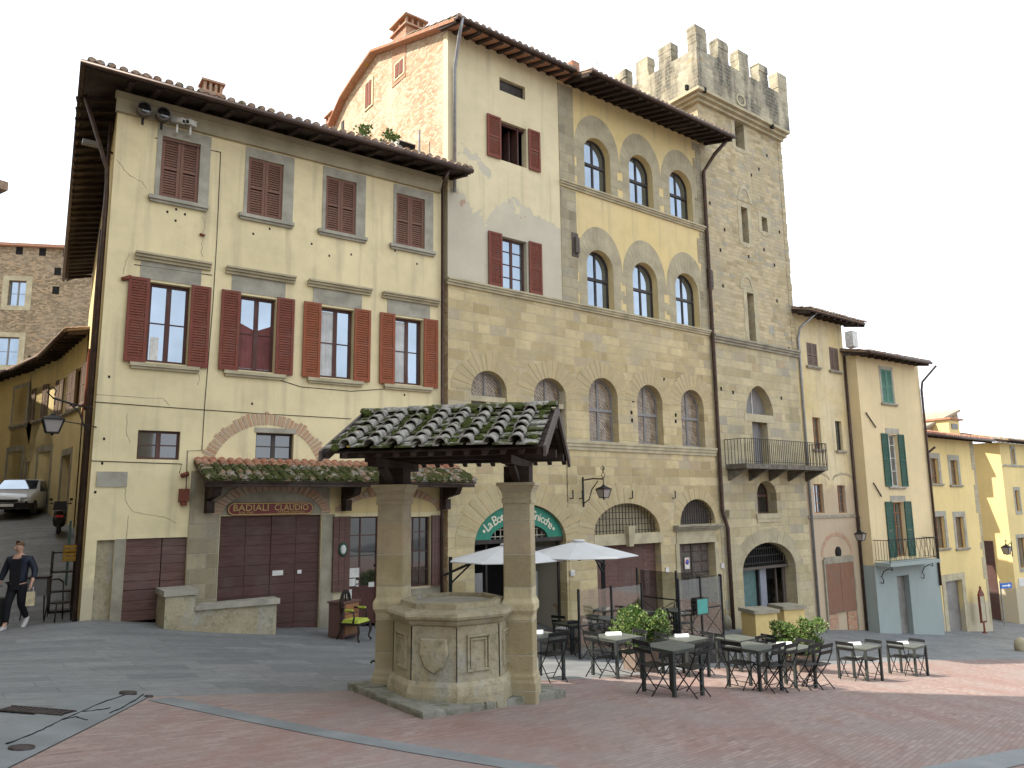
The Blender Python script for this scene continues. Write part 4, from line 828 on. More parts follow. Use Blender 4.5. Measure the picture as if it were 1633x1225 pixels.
# ================================================================ HOUSE 3 (palace with arched windows)
sC = 1.36; ZW3 = 14.55
H3 = house('arched_palace', F3, 'palace with three rows of arched windows, yellow plaster over ashlar, left of the tower')
h_up, h_lo = [], []
for (x0, x1, yt, yb) in [(936.4, 978, 399.8, 493), (1009.6, 1048.5, 419.5, 507), (1077.8, 1114, 436.7, 519.5)]:
    s0, s1, z0, z1, zs = archwin(H3, F3, x0, x1, yt, yb, h_up); voussoirs(H3, s0, s1, zs, z1, .48, n=15, mat='sur', kind='peak', foot=6.62, name='window_surround', d=.012)
for (x0, x1, yt, yb) in [(931.8, 972.5, 221.4, 305), (1003.6, 1040.5, 248.6, 330), (1068, 1103.2, 272.9, 351)]:
    s0, s1, z0, z1, zs = archwin(H3, F3, x0, x1, yt, yb, h_up); voussoirs(H3, s0, s1, zs, z1, .48, n=15, mat='sur', kind='peak', foot=10.86, name='window_surround', d=.012)
m = MB(); m.poly([[(sB, STR), (sC, STR), (sC, ZW3), (sB, ZW3)]]+h_up, 0, .35); m.build('plastered_front', M['pl_och'], H3)
m = MB(); m.box(sB+.01, sB+.72, -.02, .01, STR, 10.62); m.box(sB+.01, sB+.70, -.02, .01, 10.86, ZW3-.1); m.build('quoin_pier', M['ash_q'], H3)
m = MB()
rr = random.Random(5); z = STR
while z < ZW3-.4: hh = .34; m.box(sC-(.3 if rr.random() < .5 else .48), sC-.01, -.012, .008, z, z+hh-.01); z += hh
m.build('corner_quoins', M['ash_q'], H3)
moulding(H3, sB-.0, sC-.02, 10.86, 'stone_p', .16, .2); moulding(H3, sB, sC-.02, STR+.02, 'stone_p', .15, .2); moulding(H3, sB, sC-.02, 2.02, 'stone_p', .12, .3)
for (x0, x1, yt, yb) in [(939.3, 985.7, 603, 701), (1016.6, 1056.8, 614, 706), (1086, 1122.4, 622, 709.5)]:
    xc = (x0+x1)/2; s0 = F3.px(x0, 655)[0]; s1 = F3.px(x1, 655)[0]; z1 = F3.px(xc, yt)[1]; z0 = 2.04; zs = z1-(s1-s0)/2
    window(H3, s0, s1, z0, z1, h_lo, zs=zs, rec=.28, mat='frame_g', gl='cane', trans=z0+(z1-z0)*.5, t=.08, mull=.05); voussoirs(H3, s0, s1, zs, z1, .62, n=15, d=.012)
# big grille lunette + blind door
s0, s1 = F3.px(947.3, 852)[0], F3.px(1052.5, 852)[0]; z0 = F3.px(1000, 851)[1]; z1 = F3.px(1000, 802.5)[1]; h_lo.append(arch(s0, s1, z0, z1, z0+.02))
grille(H3, None, s0, s1, z0, z1, .12, .155, .2, zs=z0+.02, name='lunette_grille'); m = MB(); m.box(s0, s1, .42, .45, z0, z1); m.build('shop_blind', M['stone_p'], H3); voussoirs(H3, s0, s1, z0+.02, z1, .62, n=19, d=.012)
m = MB(); kx = (s0+s1)/2; m.hexa([(kx-.10, -.14, z0-.42), (kx+.10, -.14, z0-.42), (kx+.10, .0, z0-.42), (kx-.10, .0, z0-.42)], [(kx-.17, -.2, z0+.25), (kx+.17, -.2, z0+.25), (kx+.17, .0, z0+.25), (kx-.17, .0, z0+.25)]); m.build('keystone_corbel', M['stone_p'], H3)
s0, s1 = F3.px(953, 930)[0], F3.px(1056.5, 930)[0]; z1 = F3.px(1010, 868)[1]; h_lo.append(arch(s0, s1, zg+.2, z1))
planks(H3, s0, s1, -5.6, z1, .28, 'door_r2' if 'door_r2' in M else 'door2', 5, False, name='wide_plank_door'); m = MB(); m.box(s0-.1, s1+.1, -.02, .01, z1+.005, z0-.01); m.build('stone_lintel', M['stone_p'], H3)
# panelled door with lunette
s0, s1 = F3.px(1085.5, 930)[0], F3.px(1142, 930)[0]; z1 = F3.px(1113, 866)[1]; zb3 = gz(*F3.pt(s0))-.05; h_lo.append(arch(s0, s1, zg+.2, z1))
m = MB(); m.box(s0, s1, .30, .36, zb3-.3, z1); o = m.build('panelled_door', M['door_g'], H3); m = MB(); nr = 7; zz0 = zb3+.35
for i in range(nr):
    for j in range(4):
        a = s0+(s1-s0)*(j+.08)/4; b = s0+(s1-s0)*(j+.92)/4; c = zz0+(z1-zz0)*(i+.1)/nr; d = zz0+(z1-zz0)*(i+.9)/nr
        m.hexa([(a, .3, c), (b, .3, c), (b, .3, d), (a, .3, d)], [(a+.05, .255, c+.05), (b-.05, .255, c+.05), (b-.05, .255, d-.05), (a+.05, .255, d-.05)])
m.box((s0+s1)/2-.012, (s0+s1)/2+.012, .25, .3, zb3, z1); m.build('door_panels', M['door_g'], o)
m = MB(); zk = zz0+(z1-zz0)*.5
for q in (-.28, .28): m.lathe([(.07, 0), (.09, .0), (.09, .02), (.06, .02)], ((s0+s1)/2+q, 0, 0), 14)
for i, v in enumerate(m.v): m.v[i] = (v[0], .25-v[2], zk+v[1])
m.build('door_knockers', M['iron'], o)
m = MB(); a = F3.px(1104, 900)[0]; b = F3.px(1104, 899)[1]; m.box(a-.13, a+.13, .225, .25, b-.2, b+.2); ns = m.build('no_parking_plate', M['frame_w'], o); m = MB(); m.lathe([(.0, 0), (.095, 0), (.095, .01), (0, .01)], (0, 0, 0), 18)
for i, v in enumerate(m.v): m.v[i] = (a+v[0], .224-v[2], b+.05+v[1])
M['red'] = plain('sign_red', (.5, .03, .03), .4, var=.05); M['blue'] = plain('sign_blue', (.03, .12, .45), .4, var=.05); m.build('red_ring', M['red'], ns); m = MB(); m.lathe([(.0, 0), (.07, 0), (.07, .01), (0, .01)], (0, 0, 0), 18)
for i, v in enumerate(m.v): m.v[i] = (a+v[0], .216-v[2], b+.05+v[1])
m.build('blue_disc', M['blue'], ns)
zl0 = F3.px(1113, 836)[1]; zl1 = F3.px(1113, 796)[1]; a0, a1 = F3.px(1085, 836)[0], F3.px(1141, 836)[0]; h_lo.append(arch(a0, a1, zl0, zl1, zl0+.02)); grille(H3, None, a0, a1, zl0, zl1, .12, .13, .3, zs=zl0+.02, name='lunette_grille'); m = MB(); m.box(a0, a1, .3, .33, zl0, zl1); m.build('interior', M['door_g'], H3); voussoirs(H3, a0, a1, zl0+.02, zl1, .42, n=13, d=.012)
q0, q1 = F3.px(1073, 839)[0], sC-.12; moulding(H3, q0, q1, zl0-.01, 'stone', .28, .2, 'door_cornice'); m = MB(); m.box(s0-.12, s1+.12, -.03, .01, z1+.005, zl0-.22); m.build('stone_lintel', M['stone_p'], H3)
m = MB(); m.box(s0-.2, s0-.01, -.04, .012, zg, z1); m.box(s1+.01, s1+.2, -.04, .012, zg, z1); m.build('door_jambs', M['stone_p'], H3)
for q, e in ((s0-.05, .05), (s1+.2, .1)): m = MB(); m.lathe([(.16, 0), (.15, .3), (.1, .42), (0, .45)], (q, -.25, zb3-e), 12); m.build('guard_stone', M['stone'], H3)
m = MB(); m.poly([[(sB, zg), (sC, zg), (sC, STR), (sB, STR)]]+h_lo, 0, .42); m.build('stone_front', M['ash'], H3)
m = MB(); m.add([(sB, 9, zg), (sC, 9, zg), (sC, 9, ZW3+2), (sB, 9, ZW3+2)], [(0, 1, 2, 3)]); m.add([(sB, 0, zg), (sB, 9, zg), (sB, 9, ZW3), (sB, 0, ZW3)], [(0, 1, 2, 3)]); m.build('back_walls', M['pl_yel2'], H3); backing(H3, sB+.05, sC-.05, zg, 14, .75); backing(H2, sA+.05, sB-.05, 7, 14, 1.2)
eave(H3, sB+.30, sC+.42, 1.35, ZW3+.05, .30, 5.5, 'tile', raft=.40, rs=.13)
m = MB(); q0 = F3.px(905, 110)[0]; m.box(sB+.0, sB+.34, -.8, 3, ZW3-.0, ZW3+.35); m.build('raised_parapet', M['tile_r'], H3)
holes_mesh(H3, [F3.px(x, y) for x, y in [(1059, 605.5), (1077.5, 609.5), (1009.5, 639), (1007, 658), (1008, 670.5), (1077.5, 662), (1077.5, 672)]], .05)
for x, y in [(909, 790), (924, 790), (1004, 790), (1072, 790)]: m = MB(); a, b = F3.px(x, y); m.bar((a, .0, b-.1), (a, -.14, b-.1), .03); m.bar((a, -.14, b-.1), (a, -.14, b+.16), .03); m.build('wall_hook', M['iron'], H3)
m = MB(); a, b = F3.px(916, 391); m.box(a-.14, a+.14, -.05, .0, b-.42, b+.42); m.box(a-.05, a+.12, -.14, -.05, b-.3, b+.25); m.build('carved_relief', M['door_g'], H3)
pipe(H3, [(sC+.40, -1.35, ZW3-.1), (sC+.15, -.6, ZW3-.75), (sC+.02, -.12, 13.2), (sC+.02, -.12, F3.px(1150, 815)[1]), (sC+.28, -.12, F3.px(1156, 842)[1]), (sC+.28, -.12, -5.3)], .075)
m = MB(); a, b = F3.px(1159, 819); m.box(a-.1, a+.12, -.2, -.02, b-.12, b+.12); m.build('junction_box', M['stone_p'], H3)
for x, y in [(1063, 909), (1151, 902), (912, 914)]: m = MB(); a, b = F3.px(x, y); m.box(a-.08, a+.08, -.05, -.003, b-.09, b+.09); m.build('number_plate', M['frame_w'], H3)
# ================================================================ TOWER
sD, sE = sC+.02, 7.32; TD = 6.3
TW = house('battlemented_tower', F3, 'tall stone tower with battlemented crown and iron balcony, right of the arched palace', 'tower')
h1, h2, h3 = [], [], []; ZC = 16.55
def rect_hole(lst, x0, y0, x1, y1, rec, kind='win', **k):
    s0, s1, z0, z1 = R(x0, y0, x1, y1); return window(TW, s0, s1, z0, z1, lst, rec=rec, mat='frame_k', **k)
rect_hole(h2, 1170.5, 191, 1187.8, 240, .4, rows=(.33, .66), cols=2, mull=.02); rect_hole(h2, 1181, 329, 1194.8, 389, .4, rows=(.5,), mull=.02); rect_hole(h2, 1214, 345, 1224.3, 371, .35, cols=1); rect_hole(h2, 1190.4, 466, 1206, 545, .4, rows=(.25, .5, .75), mull=.02)
m = MB(); 
for (x0, y0, x1, y1) in [(1170.5, 191, 1187.8, 240), (1181, 329, 1194.8, 389), (1214, 345, 1224.3, 371), (1190.4, 466, 1206, 545)]:
    s0, s1, z0, z1 = R(x0, y0, x1, y1); t = .24; m.box(s0-t, s0, -.014, .01, z0-.12, z1+.0); m.box(s1, s1+t, -.014, .01, z0-.12, z1+.0); m.box(s0-t, s1+t, -.014, .01, z1+.001, min(z1+.2, ZC-.26)); m.box(s0, s1, -.013, .01, z0-.2, z0)
m.build('window_surround', M['stone_p'], TW)
for (x0, x1, yt, yb) in [(1180, 1195, 302, 322), (1184, 1199, 443, 462)]:
    s0, s1 = F3.px(x0, yb)[0], F3.px(x1, yb)[0]; a, b = F3.px((x0+x1)/2, yb)[1], F3.px((x0+x1)/2, yt)[1]; m = MB(); ringm(m, arch(s0-.16, s1+.16, a-.01, b+.2, a+.05, 'point'), arch(s0, s1, a, b, a+.05, 'point'), -.02, .04); m.build('pointed_relief', M['stone_p'], TW)
m = MB(); m.poly([[(sD, 6.4), (sE, 6.4), (sE, ZC+.3), (sD, ZC+.3)]]+h2, 0, .5); m.build('rubble_front', M['rub'], TW)
moulding(TW, sD+.1, sE+.12, 6.50, 'stone', .2, .28)
# pointed lunette + balcony door
s0, s1 = F3.px(1190.4, 655)[0], F3.px(1233, 655)[0]; z1 = F3.px(1210, 615.5)[1]; z0 = F3.px(1210, 661)[1]; lo = arch(s0, s1, z0, z1, z0+.15, 'point'); h1.append(lo); m = MB(); m.poly([lo], .4, .02, True); f_ = m.build('pointed_lunette', M['frame_g'], TW); m = MB(); m.box((s0+s1)/2-.02, (s0+s1)/2+.02, .36, .4, z0, z1); m.build('mullion', M['frame_w'], f_)
m = MB(); m.box(s0-.15, s1+.15, -.012, .01, z0-.32, z0-.004); m.build('stone_lintel', M['stone_p'], TW)
dk = F3.px(1215, 742)[1]; s0, s1 = F3.px(1201.5, 710)[0], F3.px(1226, 710)[0]; z1 = F3.px(1213, 671)[1]; h1.append(arch(s0, s1, dk, z1)); m = MB(); m.box(s0, s1, .35, .4, dk, z1); m.box(s0+.02, s1-.25, .3, .35, dk+.1, z1-.05); m.box(s0+.1, s1-.35, .28, .3, dk+.9, z1-.2); m.build('balcony_door', M['frame_g'], TW)
s0, s1 = F3.px(1208, 800)[0], F3.px(1239, 800)[0]; z0, z1 = F3.px(1223, 819)[1], F3.px(1223, 767)[1]; window(TW, s0, s1, z0, z1, h1, zs=z1-.55, rec=.42, mat='frame_d', gl='glass_k', trans=z0+(z1-z0)*.55, cols=2, mull=.02); sill(TW, s0-.15, s1+.15, z0, 'stone_p', .06, .2)
ga0, ga1 = F3.px(1184, 900)[0], F3.px(1268.5, 900)[0]; gzt = F3.px(1226, 865)[1]; gzs = F3.px(1226, 904)[1]-.1; h1.append(arch(ga0, ga1, zg-.3, gzt, gzs)); grille(TW, None, ga0+.02, ga1-.02, gzs+.1, gzt-.02, .35, .15, .28, zs=gzs+.1, r=.016, name='gate_grille'); m = MB(); m.box(ga0, ga1, .3, .45, gzs+.0, gzs+.1); m.build('gate_beam', M['door_g'], TW)
voussoirs(TW, ga0, ga1, gzs, gzt, .55, n=15, mat='sur', d=.012)
M['teal_d'] = plain('sea_green_door_paint', (.085, .15, .14), .6, var=.2); M['grey_p'] = plain('blue_grey_paint', (.2, .21, .24), .5, var=.15)
m = MB(); gl_ = ga0+(ga1-ga0)*.10; gm_ = ga0+(ga1-ga0)*.50; m.box(gl_, gm_, .7, .76, zg-.5, gzs); m.build('green_door_leaf', M['teal_d'], TW); m = MB(); m.box(gm_+.08, gm_+.5, .55, .62, zg-.5, gzs); m.build('grey_post', M['grey_p'], TW); backing(TW, ga0, ga1, zg-.5, gzt, 1.2)
m = MB(); m.box(ga1-.55, ga1-.48, .6, .66, zg-.5, gzs); m.box(ga1-.2, ga1, .5, .56, zg-.5, gzs); m.build('gate_posts', M['door_g'], TW)
m = MB(); m.poly([[(sD, zg-1), (sE, zg-1), (sE, 6.4), (sD, 6.4)]]+h1, 0, .5); m.build('ashlar_front', M['ash_t'], TW)
backing(TW, sD+.05, sE-.05, -3.2, ZC-.5, .9)
m = MB()
for (a, b, c, d) in [(sD, 0, sD, TD), (sE, 0, sE, TD), (sD, TD, sE, TD)]: m.add([(a, b, zg-1), (c, d, zg-1), (c, d, ZC+.3), (a, b, ZC+.3)], [(0, 1, 2, 3)])
m.build('side_walls', M['rub'], TW)
# rough edge on the right arris
m = MB(); rr = random.Random(11); z = 6.6
while z < ZC: hh = .16+rr.random()*.16; m.box(sE-.25, sE+.01+rr.random()*.07, -.01-rr.random()*.015, .5, z+.01, z+hh); z += hh
m.build('rough_quoins', M['rub'], TW)
# crown
o = .46; c0x, c1x, c0y, c1y = sD-o, sE-.0+.10, -o, TD+o; ZB = 16.30; ZP = 18.36; ZM = 19.34
c1x = sE+.12
m = MB()
for k in range(3): q = o*(k+1)/3-.0; m.box(sD-q, sE+.02+.1*(k+1)/3, -q, TD+q, ZC-.25+k*.13, ZC-.25+(k+1)*.13-.004)
m.build('corbel_course', M['stone_p'], TW)
m = MB(); t = .45; zb_ = ZC-.25+.39
m.box(c0x, c1x, c0y, c0y+t, zb_, ZP); m.box(c0x, c0x+t, c0y+t, c1y-t, zb_, ZP); m.box(c1x-t, c1x, c0y+t, c1y-t, zb_, ZP); m.box(c0x, c1x, c1y-t, c1y, zb_, ZP); m.box(c0x+t, c1x-t, c0y+t, c1y-t, zb_, zb_+.4)
m.build('parapet', M['rub_top'], TW)
rr = random.Random(2); nM = 5; Wt = c1x-c0x; Dt = c1y-c0y
def merlon(x0, x1, y0, y1):
    m = MB(); z = ZP+.002; top = ZM+rr.uniform(-.12, .06)
    while z < top:
        hh = min(.3, top-z+.01); j = lambda: rr.uniform(-.02, .02); m.box(x0+j(), x1+j(), y0+j(), y1+j(), z, z+hh-.002); z += hh
    m.hexa([(x0, y0, z), (x1, y0, z), (x1, y1, z), (x0, y1, z)], [(x0+.08, y0+.08, z+.09), (x1-.08, y0+.08, z+.07), (x1-.08, y1-.08, z+.09), (x0+.08, y1-.08, z+.08)]); m.build('merlon', M['rub_top'], TW)
mw = .70
for i in range(nM):
    x = c0x+(Wt-mw)*i/(nM-1); merlon(x, x+mw, c0y, c0y+t)
    merlon(x, x+mw, c1y-t, c1y)
for i in range(1, nM):
    y = c0y+(Dt-mw)*i/nM; merlon(c0x, c0x+t, y, y+mw); merlon(c1x-t, c1x, y, y+mw)
m = MB()
for (x, y) in [(1097, 139), (1125, 143), (1233, 201)]: a, b = F3.px(x, y, -o); m.box(a-.07, a+.07, c0y-.004, c0y+.1, b-.1, b+.1)
m.build('drain_holes', M['dark'], TW); a, b = F3.px(1181, 160, -o); m = MB(); ringm(m, stad(.34, .30), stad(.24, .2), -.03, .04); q = m.build('round_relief', M['stone_p'], TW, loc=(a, c0y, b))
holes_mesh(TW, [F3.px(x, y) for x, y in [(1132, 324), (1124, 338), (1149, 399), (1153, 456), (1235, 423), (1239, 480), (1243, 370), (1258, 556), (1223, 248), (1169, 626), (1246, 635), (1195, 443), (1150, 620)]]+[(sD+rr.uniform(.4, 5.6), rr.uniform(7, 15)) for _ in range(5)], .055)
m = MB(); s0, s1, z0, z1 = R(1126.5, 429, 1136, 462); m.box(s0, s1, -.06, .0, z0, z1); m.box(s0+.05, s1-.05, -.12, -.06, z0+.1, z1-.1); m.build('carved_coat_of_arms', M['door_g'], TW)
m = MB(); s0, s1 = F3.px(1227, 530)[0], F3.px(1234.5, 530)[0]; z0, z1 = F3.px(1231, 534)[1], F3.px(1231, 519)[1]; m.poly([arch(s0, s1, z0, z1, z1-.12)], -.012, .03, True); m.build('niche', M['stone_g'], TW)
# balcony
b0, b1 = F3.px(1154, 742, -.0)[0]+.12, F3.px(1303, 748, -.45)[0]; bd = .95; bz = dk-.12; m = MB(); m.box(b0, b1, -bd, -.001, bz-.08, bz+.10); bal = m.build('balcony', M['slab_d'], TW)
n = 5
for i in range(n): m = MB(); x = b0+.1+(b1-b0-.3)*i/(n-1); m.hexa([(x, -.5, bz-.28), (x+.14, -.5, bz-.28), (x+.14, 0, bz-.52), (x, 0, bz-.52)], [(x, -bd+.05, bz-.081), (x+.14, -bd+.05, bz-.081), (x+.14, 0, bz-.081), (x, 0, bz-.081)]); m.build('balcony_bracket', M['slab_d'], bal)
m = MB(); rz1 = bz+1.05
m.bar((b0, -bd, rz1), (b1, -bd, rz1), .035, .02); m.bar((b0, -bd, rz1), (b0, 0, rz1), .035, .02); m.bar((b1, -bd, rz1), (b1, 0, rz1), .035, .02); m.bar((b0, -bd, bz+.18), (b1, -bd, bz+.18), .02)
n = 44
for i in range(n+1): x = b0+(b1-b0)*i/n; m.box(x-.008, x+.008, -bd-.008, -bd+.008, bz+.1, rz1)
for i in range(7):
    y = -bd+.05+i*(bd-.06)/6
    for x in (b0, b1): m.box(x-.008, x+.008, y-.008, y+.008, bz+.1, rz1)
m.build('railing', M['iron'], bal)
# ================================================================ HOUSE 5 (narrow stained house)
H5 = house('narrow_stained_house', F3, 'narrow stained ochre house with small shuttered windows, right beside the tower')
s50 = sE+.03; s51 = F3.px(1374, 900)[0]; s5t = F3.px(1350, 580)[0]; hh = []
Z5 = F3.px(1310, 520)[1]+.35
def W5(x0, y0, x1, y1, closed=None, H=None, par=None, fr='frame_o', F=F3, rec=.14, rows=(.33, .66), shm='shut_w', gl='glass', sl=True, sur=None):
    s0, s1, z0, z1 = F.rect(x0, y0, x1, y1); f = window(par, s0, s1, z0, z1, H, rec=rec, mat=fr, rows=rows, mull=.03, t=.05, gl=gl)
    if closed: q = (s0+s1)/2; shutter(par, s0, q-.005, z0, z1, .02, M[shm]); shutter(par, q+.005, s1, z0, z1, .02, M[shm])
    if sur:
        m = MB(); m.box(s0-sur, s0, -.016, .01, z0, z1+sur); m.box(s1, s1+sur, -.016, .01, z0, z1+sur); m.box(s0, s1, -.016, .01, z1, z1+sur); m.build('window_surround', M['stone_g'], par)
    if sl: sill(par, s0-.16-(sur or 0)*.7, s1+.16+(sur or 0)*.7, z0, 'stone', .1, .07)
    return s0, s1, z0, z1
W5(1286, 545.5, 1305.5, 586, True, hh, H5); W5(1322, 553, 1339.5, 593, True, hh, H5)
W5(1296, 665, 1312, 717, None, hh, H5, fr='frame_o'); W5(1332, 671, 1346, 719, None, hh, H5, fr='frame_k')
W5(1297.5, 772, 1316, 818, None, hh, H5, sl=False); W5(1335.5, 774, 1351.5, 818, None, hh, H5, sl=False)
m = MB(); m.poly([[(s50, zg-1), (s51, zg-1), (s51, 0.2), (s51, Z5), (s50, Z5)]]+hh, .02, .3); m.build('front_wall', M['pl_och5'], H5)
zL = F3.px(1330, 822)[1]; zA = F3.px(1333, 755)[1]
s0, s1, z0, z1 = R(1314.5, 900, 1365, 972); m = MB(); m.box(s0, s1, -.04, .03, z0, z1); m.box(s0-.1, s0, -.06, .03, zg, z1+.2); m.box(s1, s1+.1, -.06, .03, zg, z1+.2); m.box(s0, s1, -.06, .03, z1, z1+.28); o = m.build('boarded_opening_frame', M['stone'], H5); m = MB(); m.box(s0+.01, (s0+s1)/2-.01, -.06, -.041, z0+.02, z1-.01); m.box((s0+s1)/2+.01, s1-.01, -.06, -.041, z0+.02, z1-.01); m.build('brown_boards', M['door_r'], o)
m = MB(); m.box(s0, s0+(s1-s0)*.33, -.03, .025, zg, z0-.03); m.build('brick_infill', M['brick'], H5); m = MB(); m.box(s0+(s1-s0)*.67, s1, -.03, .025, zg, z0-.03); m.build('brick_infill', M['brick'], H5)
voussoirs(H5, s0-.0, s1+.0, z1+.32, z1+1.15, .16, y=.01, n=24, mat='vbrick', name='brick_arch', d=.02)
m = MB(); a, b = F3.px(1337, 880.5); m.lathe([(.0, 0), (.24, 0), (.24, .02), (0, .02)], (0, 0, 0), 20)
for i, v in enumerate(m.v): m.v[i] = (a+v[0], .012-v[2], b+v[1])
m.build('round_hole', M['dark'], H5)
for xa, xb in ((1293, 1323), (1331, 1362)): a, b = F3.px(xa, 780)[0], F3.px(xb, 780)[0]; voussoirs(H5, a, b, F3.px(1320, 766)[1], F3.px(1320, 757)[1], .10, y=.012, n=16, mat='sur', name='arched_relief')
m = MB(); m.box(s50, s51, -.03, .01, zL-.1, zL+.02); m.build('string_course', M['stone'], H5)
eave(H5, s50-.15, F3.px(1382, 530, -.9)[0], .9, Z5, .25, 6, 'tile', raft=.5, gutter=False)
m = MB(); m.add([(s50, 7, zg), (s5t+3, 7, zg), (s5t+3, 7, Z5), (s50, 7, Z5)], [(0, 1, 2, 3)]); m.add([(s51, 0.02, zg), (s51, 7, zg), (s51, 7, Z5), (s51, 0.02, Z5)], [(0, 1, 2, 3)]); m.build('side_walls', M['rub_l'], H5); backing(H5, s50+.05, s51-.05, zg+1, Z5-.3, .6)
pipe(H5, [(s50+.55, -.85, Z5-.1), (s50+.2, -.15, Z5-.75), (s50+.17, -.06, Z5-1.2), (s50+.17, -.06, -5.6)], .055, 'pipe_g'); pipe(H5, [(s51-.12, -.07, Z5-1.6), (s51-.12, -.07, -5.8)], .055)
m = MB(); a, b = F3.px(1361, 541, .6); m.box(a-.25, a+.25, .5, .9, b-.4, b+.4); m.build('wall_cabinet', M['frame_w'], H5)
# ================================================================ GREEN-SHUTTER HOUSE
AG = dirang(2620); rc = ray(1403, 1011); P0 = F3.pt(F3.px(1381, 1005)[0]); nrm = -F3.m
k_ = (P0[0]*rc[1]-P0[1]*rc[0])/(rc[0]*nrm[1]-rc[1]*nrm[0]); PG = P0+nrm*k_; FG = Fac(PG, AG)
HG = house('green_shutter_house', FG, 'sand coloured house with dark green shutters, wrought iron balcony and grey-green painted base')
RG = FG.rect; gL = 0.; gR = FG.px(1495, 900)[0]; ZG = FG.px(1425, 580)[1]+.15; zgb = FG.px(1440, 898)[1]; hh = []
s0, s1, z0, z1 = RG(1403.5, 588.5, 1425.5, 644.5); window(HG, s0, s1, z0, z1, hh, rec=.12); q = (s0+s1)/2; shutter(HG, s0, q-.004, z0, z1, .0, M['shut_t'], label='faded teal closed shutter'); shutter(HG, q+.004, s1, z0, z1, .0, M['shut_t'], label='faded teal closed shutter'); sill(HG, s0-.2, s1+.25, z0, 'stone', .1, .07)
m = MB(); m.box(s0-.14, s0, -.014, .01, z0, z1+.16); m.box(s1, s1+.14, -.014, .01, z0, z1+.16); m.box(s0, s1, -.014, .01, z1, z1+.16); m.build('window_surround', M['stone_g'], HG)
for (a, b, c, d, yt, yb, fr) in [(1402.6, 1418, 1434, 1449.5, 693, 776, 'frame_w'), (1412.5, 1426, 1444.5, 1459, 801, 889, 'frame_o')]:
    s0, s1 = FG.px(b, (yt+yb)/2)[0], FG.px(c, (yt+yb)/2)[0]; z0, z1 = FG.px(b, yb)[1], FG.px(b, yt)[1]; window(HG, s0, s1, z0, z1, hh, rec=.16, mat=fr, rows=(.3, .55, .8), mull=.03)
    wl = (s1-s0)*.62; shutter(HG, s0-wl, s0-.01, z0, z1+.03, -.06, M['shut_g']); shutter(HG, s1+.01, s1+wl, z0, z1+.03, -.06, M['shut_g']); m = MB(); m.box(s0-.1, s1+.2, -.014, .01, z1+.04, z1+.3); m.build('stone_lintel', M['stone_g'], HG)
    if fr == 'frame_w': sill(HG, s0-.25, s1+.3, z0, 'stone_g', .1, .07)
m = MB(); m.poly([[(gL, zgb), (gR, zgb), (gR, ZG), (gL, ZG)]]+hh, 0, .3); m.build('front_wall', M['pl_tan'], HG)
s0, s1, z0, z1 = RG(1429, 919, 1457, 1008); hb = [arch(s0, s1, zg-1.3, z1)]; m = MB(); m.poly([[(gL, zg-1.8), (gR, zg-1.8), (gR, zgb), (gL, zgb)]]+hb, -.02, .6); m.build('painted_base', M['pl_grey'], HG)
M['roller'] = plain('grey_roller_shutter', (.19, .175, .155), .5, .3, var=.25, sc=2)
def roller(par, s0, s1, z0, z1, y):
    m = MB(); z = z0
    while z < z1: m.hexa([(s0, y, z), (s1, y, z), (s1, y+.03, z), (s0, y+.03, z)], [(s0, y+.02, z+.085), (s1, y+.02, z+.085), (s1, y+.04, z+.085), (s0, y+.04, z+.085)]); z += .09
    m.box(s0, s1, y+.03, y+.08, z0, z1); return m.build('roller_shutter', M['roller'], par)
roller(HG, s0, s1, zg-1.2, z1, .2); moulding(HG, gL-.02, gR+.02, zgb+.06, 'stone_g', .06, .12)
m = MB(); gd = 7
for (z0, z1, mt, nm, e) in [(zgb, ZG, 'pl_tan', 'side_wall', 0), (zg-1.8, zgb, 'pl_grey', 'side_base', .02)]:
    m = MB(); m.add([(-e, 0-e, z0), (-e, gd, z0), (-e, gd, z1), (-e, 0-e, z1)], [(0, 1, 2, 3)]); m.add([(gR+e, 0-e, z0), (gR+e, gd, z0), (gR+e, gd, z1), (gR+e, 0-e, z1)], [(0, 1, 2, 3)]); m.build(nm, M[mt], HG)
eave(HG, -.25, FG.px(1482, 582, -.7)[0], .75, ZG, .22, gd, 'tile', raft=.6, gutter=True); backing(HG, .05, gR-.05, zgb, ZG-.2, .7)
m = MB(); a0, a1 = FG.px(1411, 893, -.5)[0], FG.px(1491, 893, -.5)[0]; zd = zgb+.0; m.box(a0, a1, -.75, -.021, zd-.02, zd+.14); bl = m.build('balcony', M['pl_grey'], HG); m = MB(); rt = zd+1.12; y = -.72
m.bar((a0+.03, y, rt), (a1-.03, y, rt), .035); m.bar((a0+.03, y, zd+.24), (a1-.03, y, zd+.24), .02)
for xx in (a0+.03, a1-.03): m.bar((xx, y, rt), (xx, -.02, rt), .03); m.bar((xx, y, zd+.24), (xx, -.02, zd+.24), .02); m.bar((xx, y, zd+.14), (xx, y, rt+.06), .03)
n = 20
for i in range(n):
    x = a0+.08+(a1-a0-.16)*(i+.5)/n; wv = (a1-a0)/n*.35; m.tube([(x+wv*math.sin(k/8*2*math.pi)*(1 if i % 2 else -1), y, zd+.24+(rt-zd-.24)*k/8) for k in range(9)], .009, 4); m.lathe([(.03, 0), (0, .04)], (x, y, rt+.02), 5)
for xx in (a0+.03, a1-.03):
    for i in range(5): yy = y+.1+i*.13; m.box(xx-.007, xx+.007, yy, yy+.014, zd+.24, rt)
m.build('railing', M['iron'], bl); m = MB()
for x in (a0+.35, a1-.45): m.tube([(x, -.03, zd-.75), (x, -.14, zd-.78), (x, -.16, zd-.62), (x, -.08, zd-.5), (x, -.2, zd-.25), (x, -.45, zd-.12), (x, -.62, zd-.18), (x, -.6, zd-.07), (x, -.5, zd-.04)], .022, 6)
m.build('scroll_brackets', M['iron'], bl)
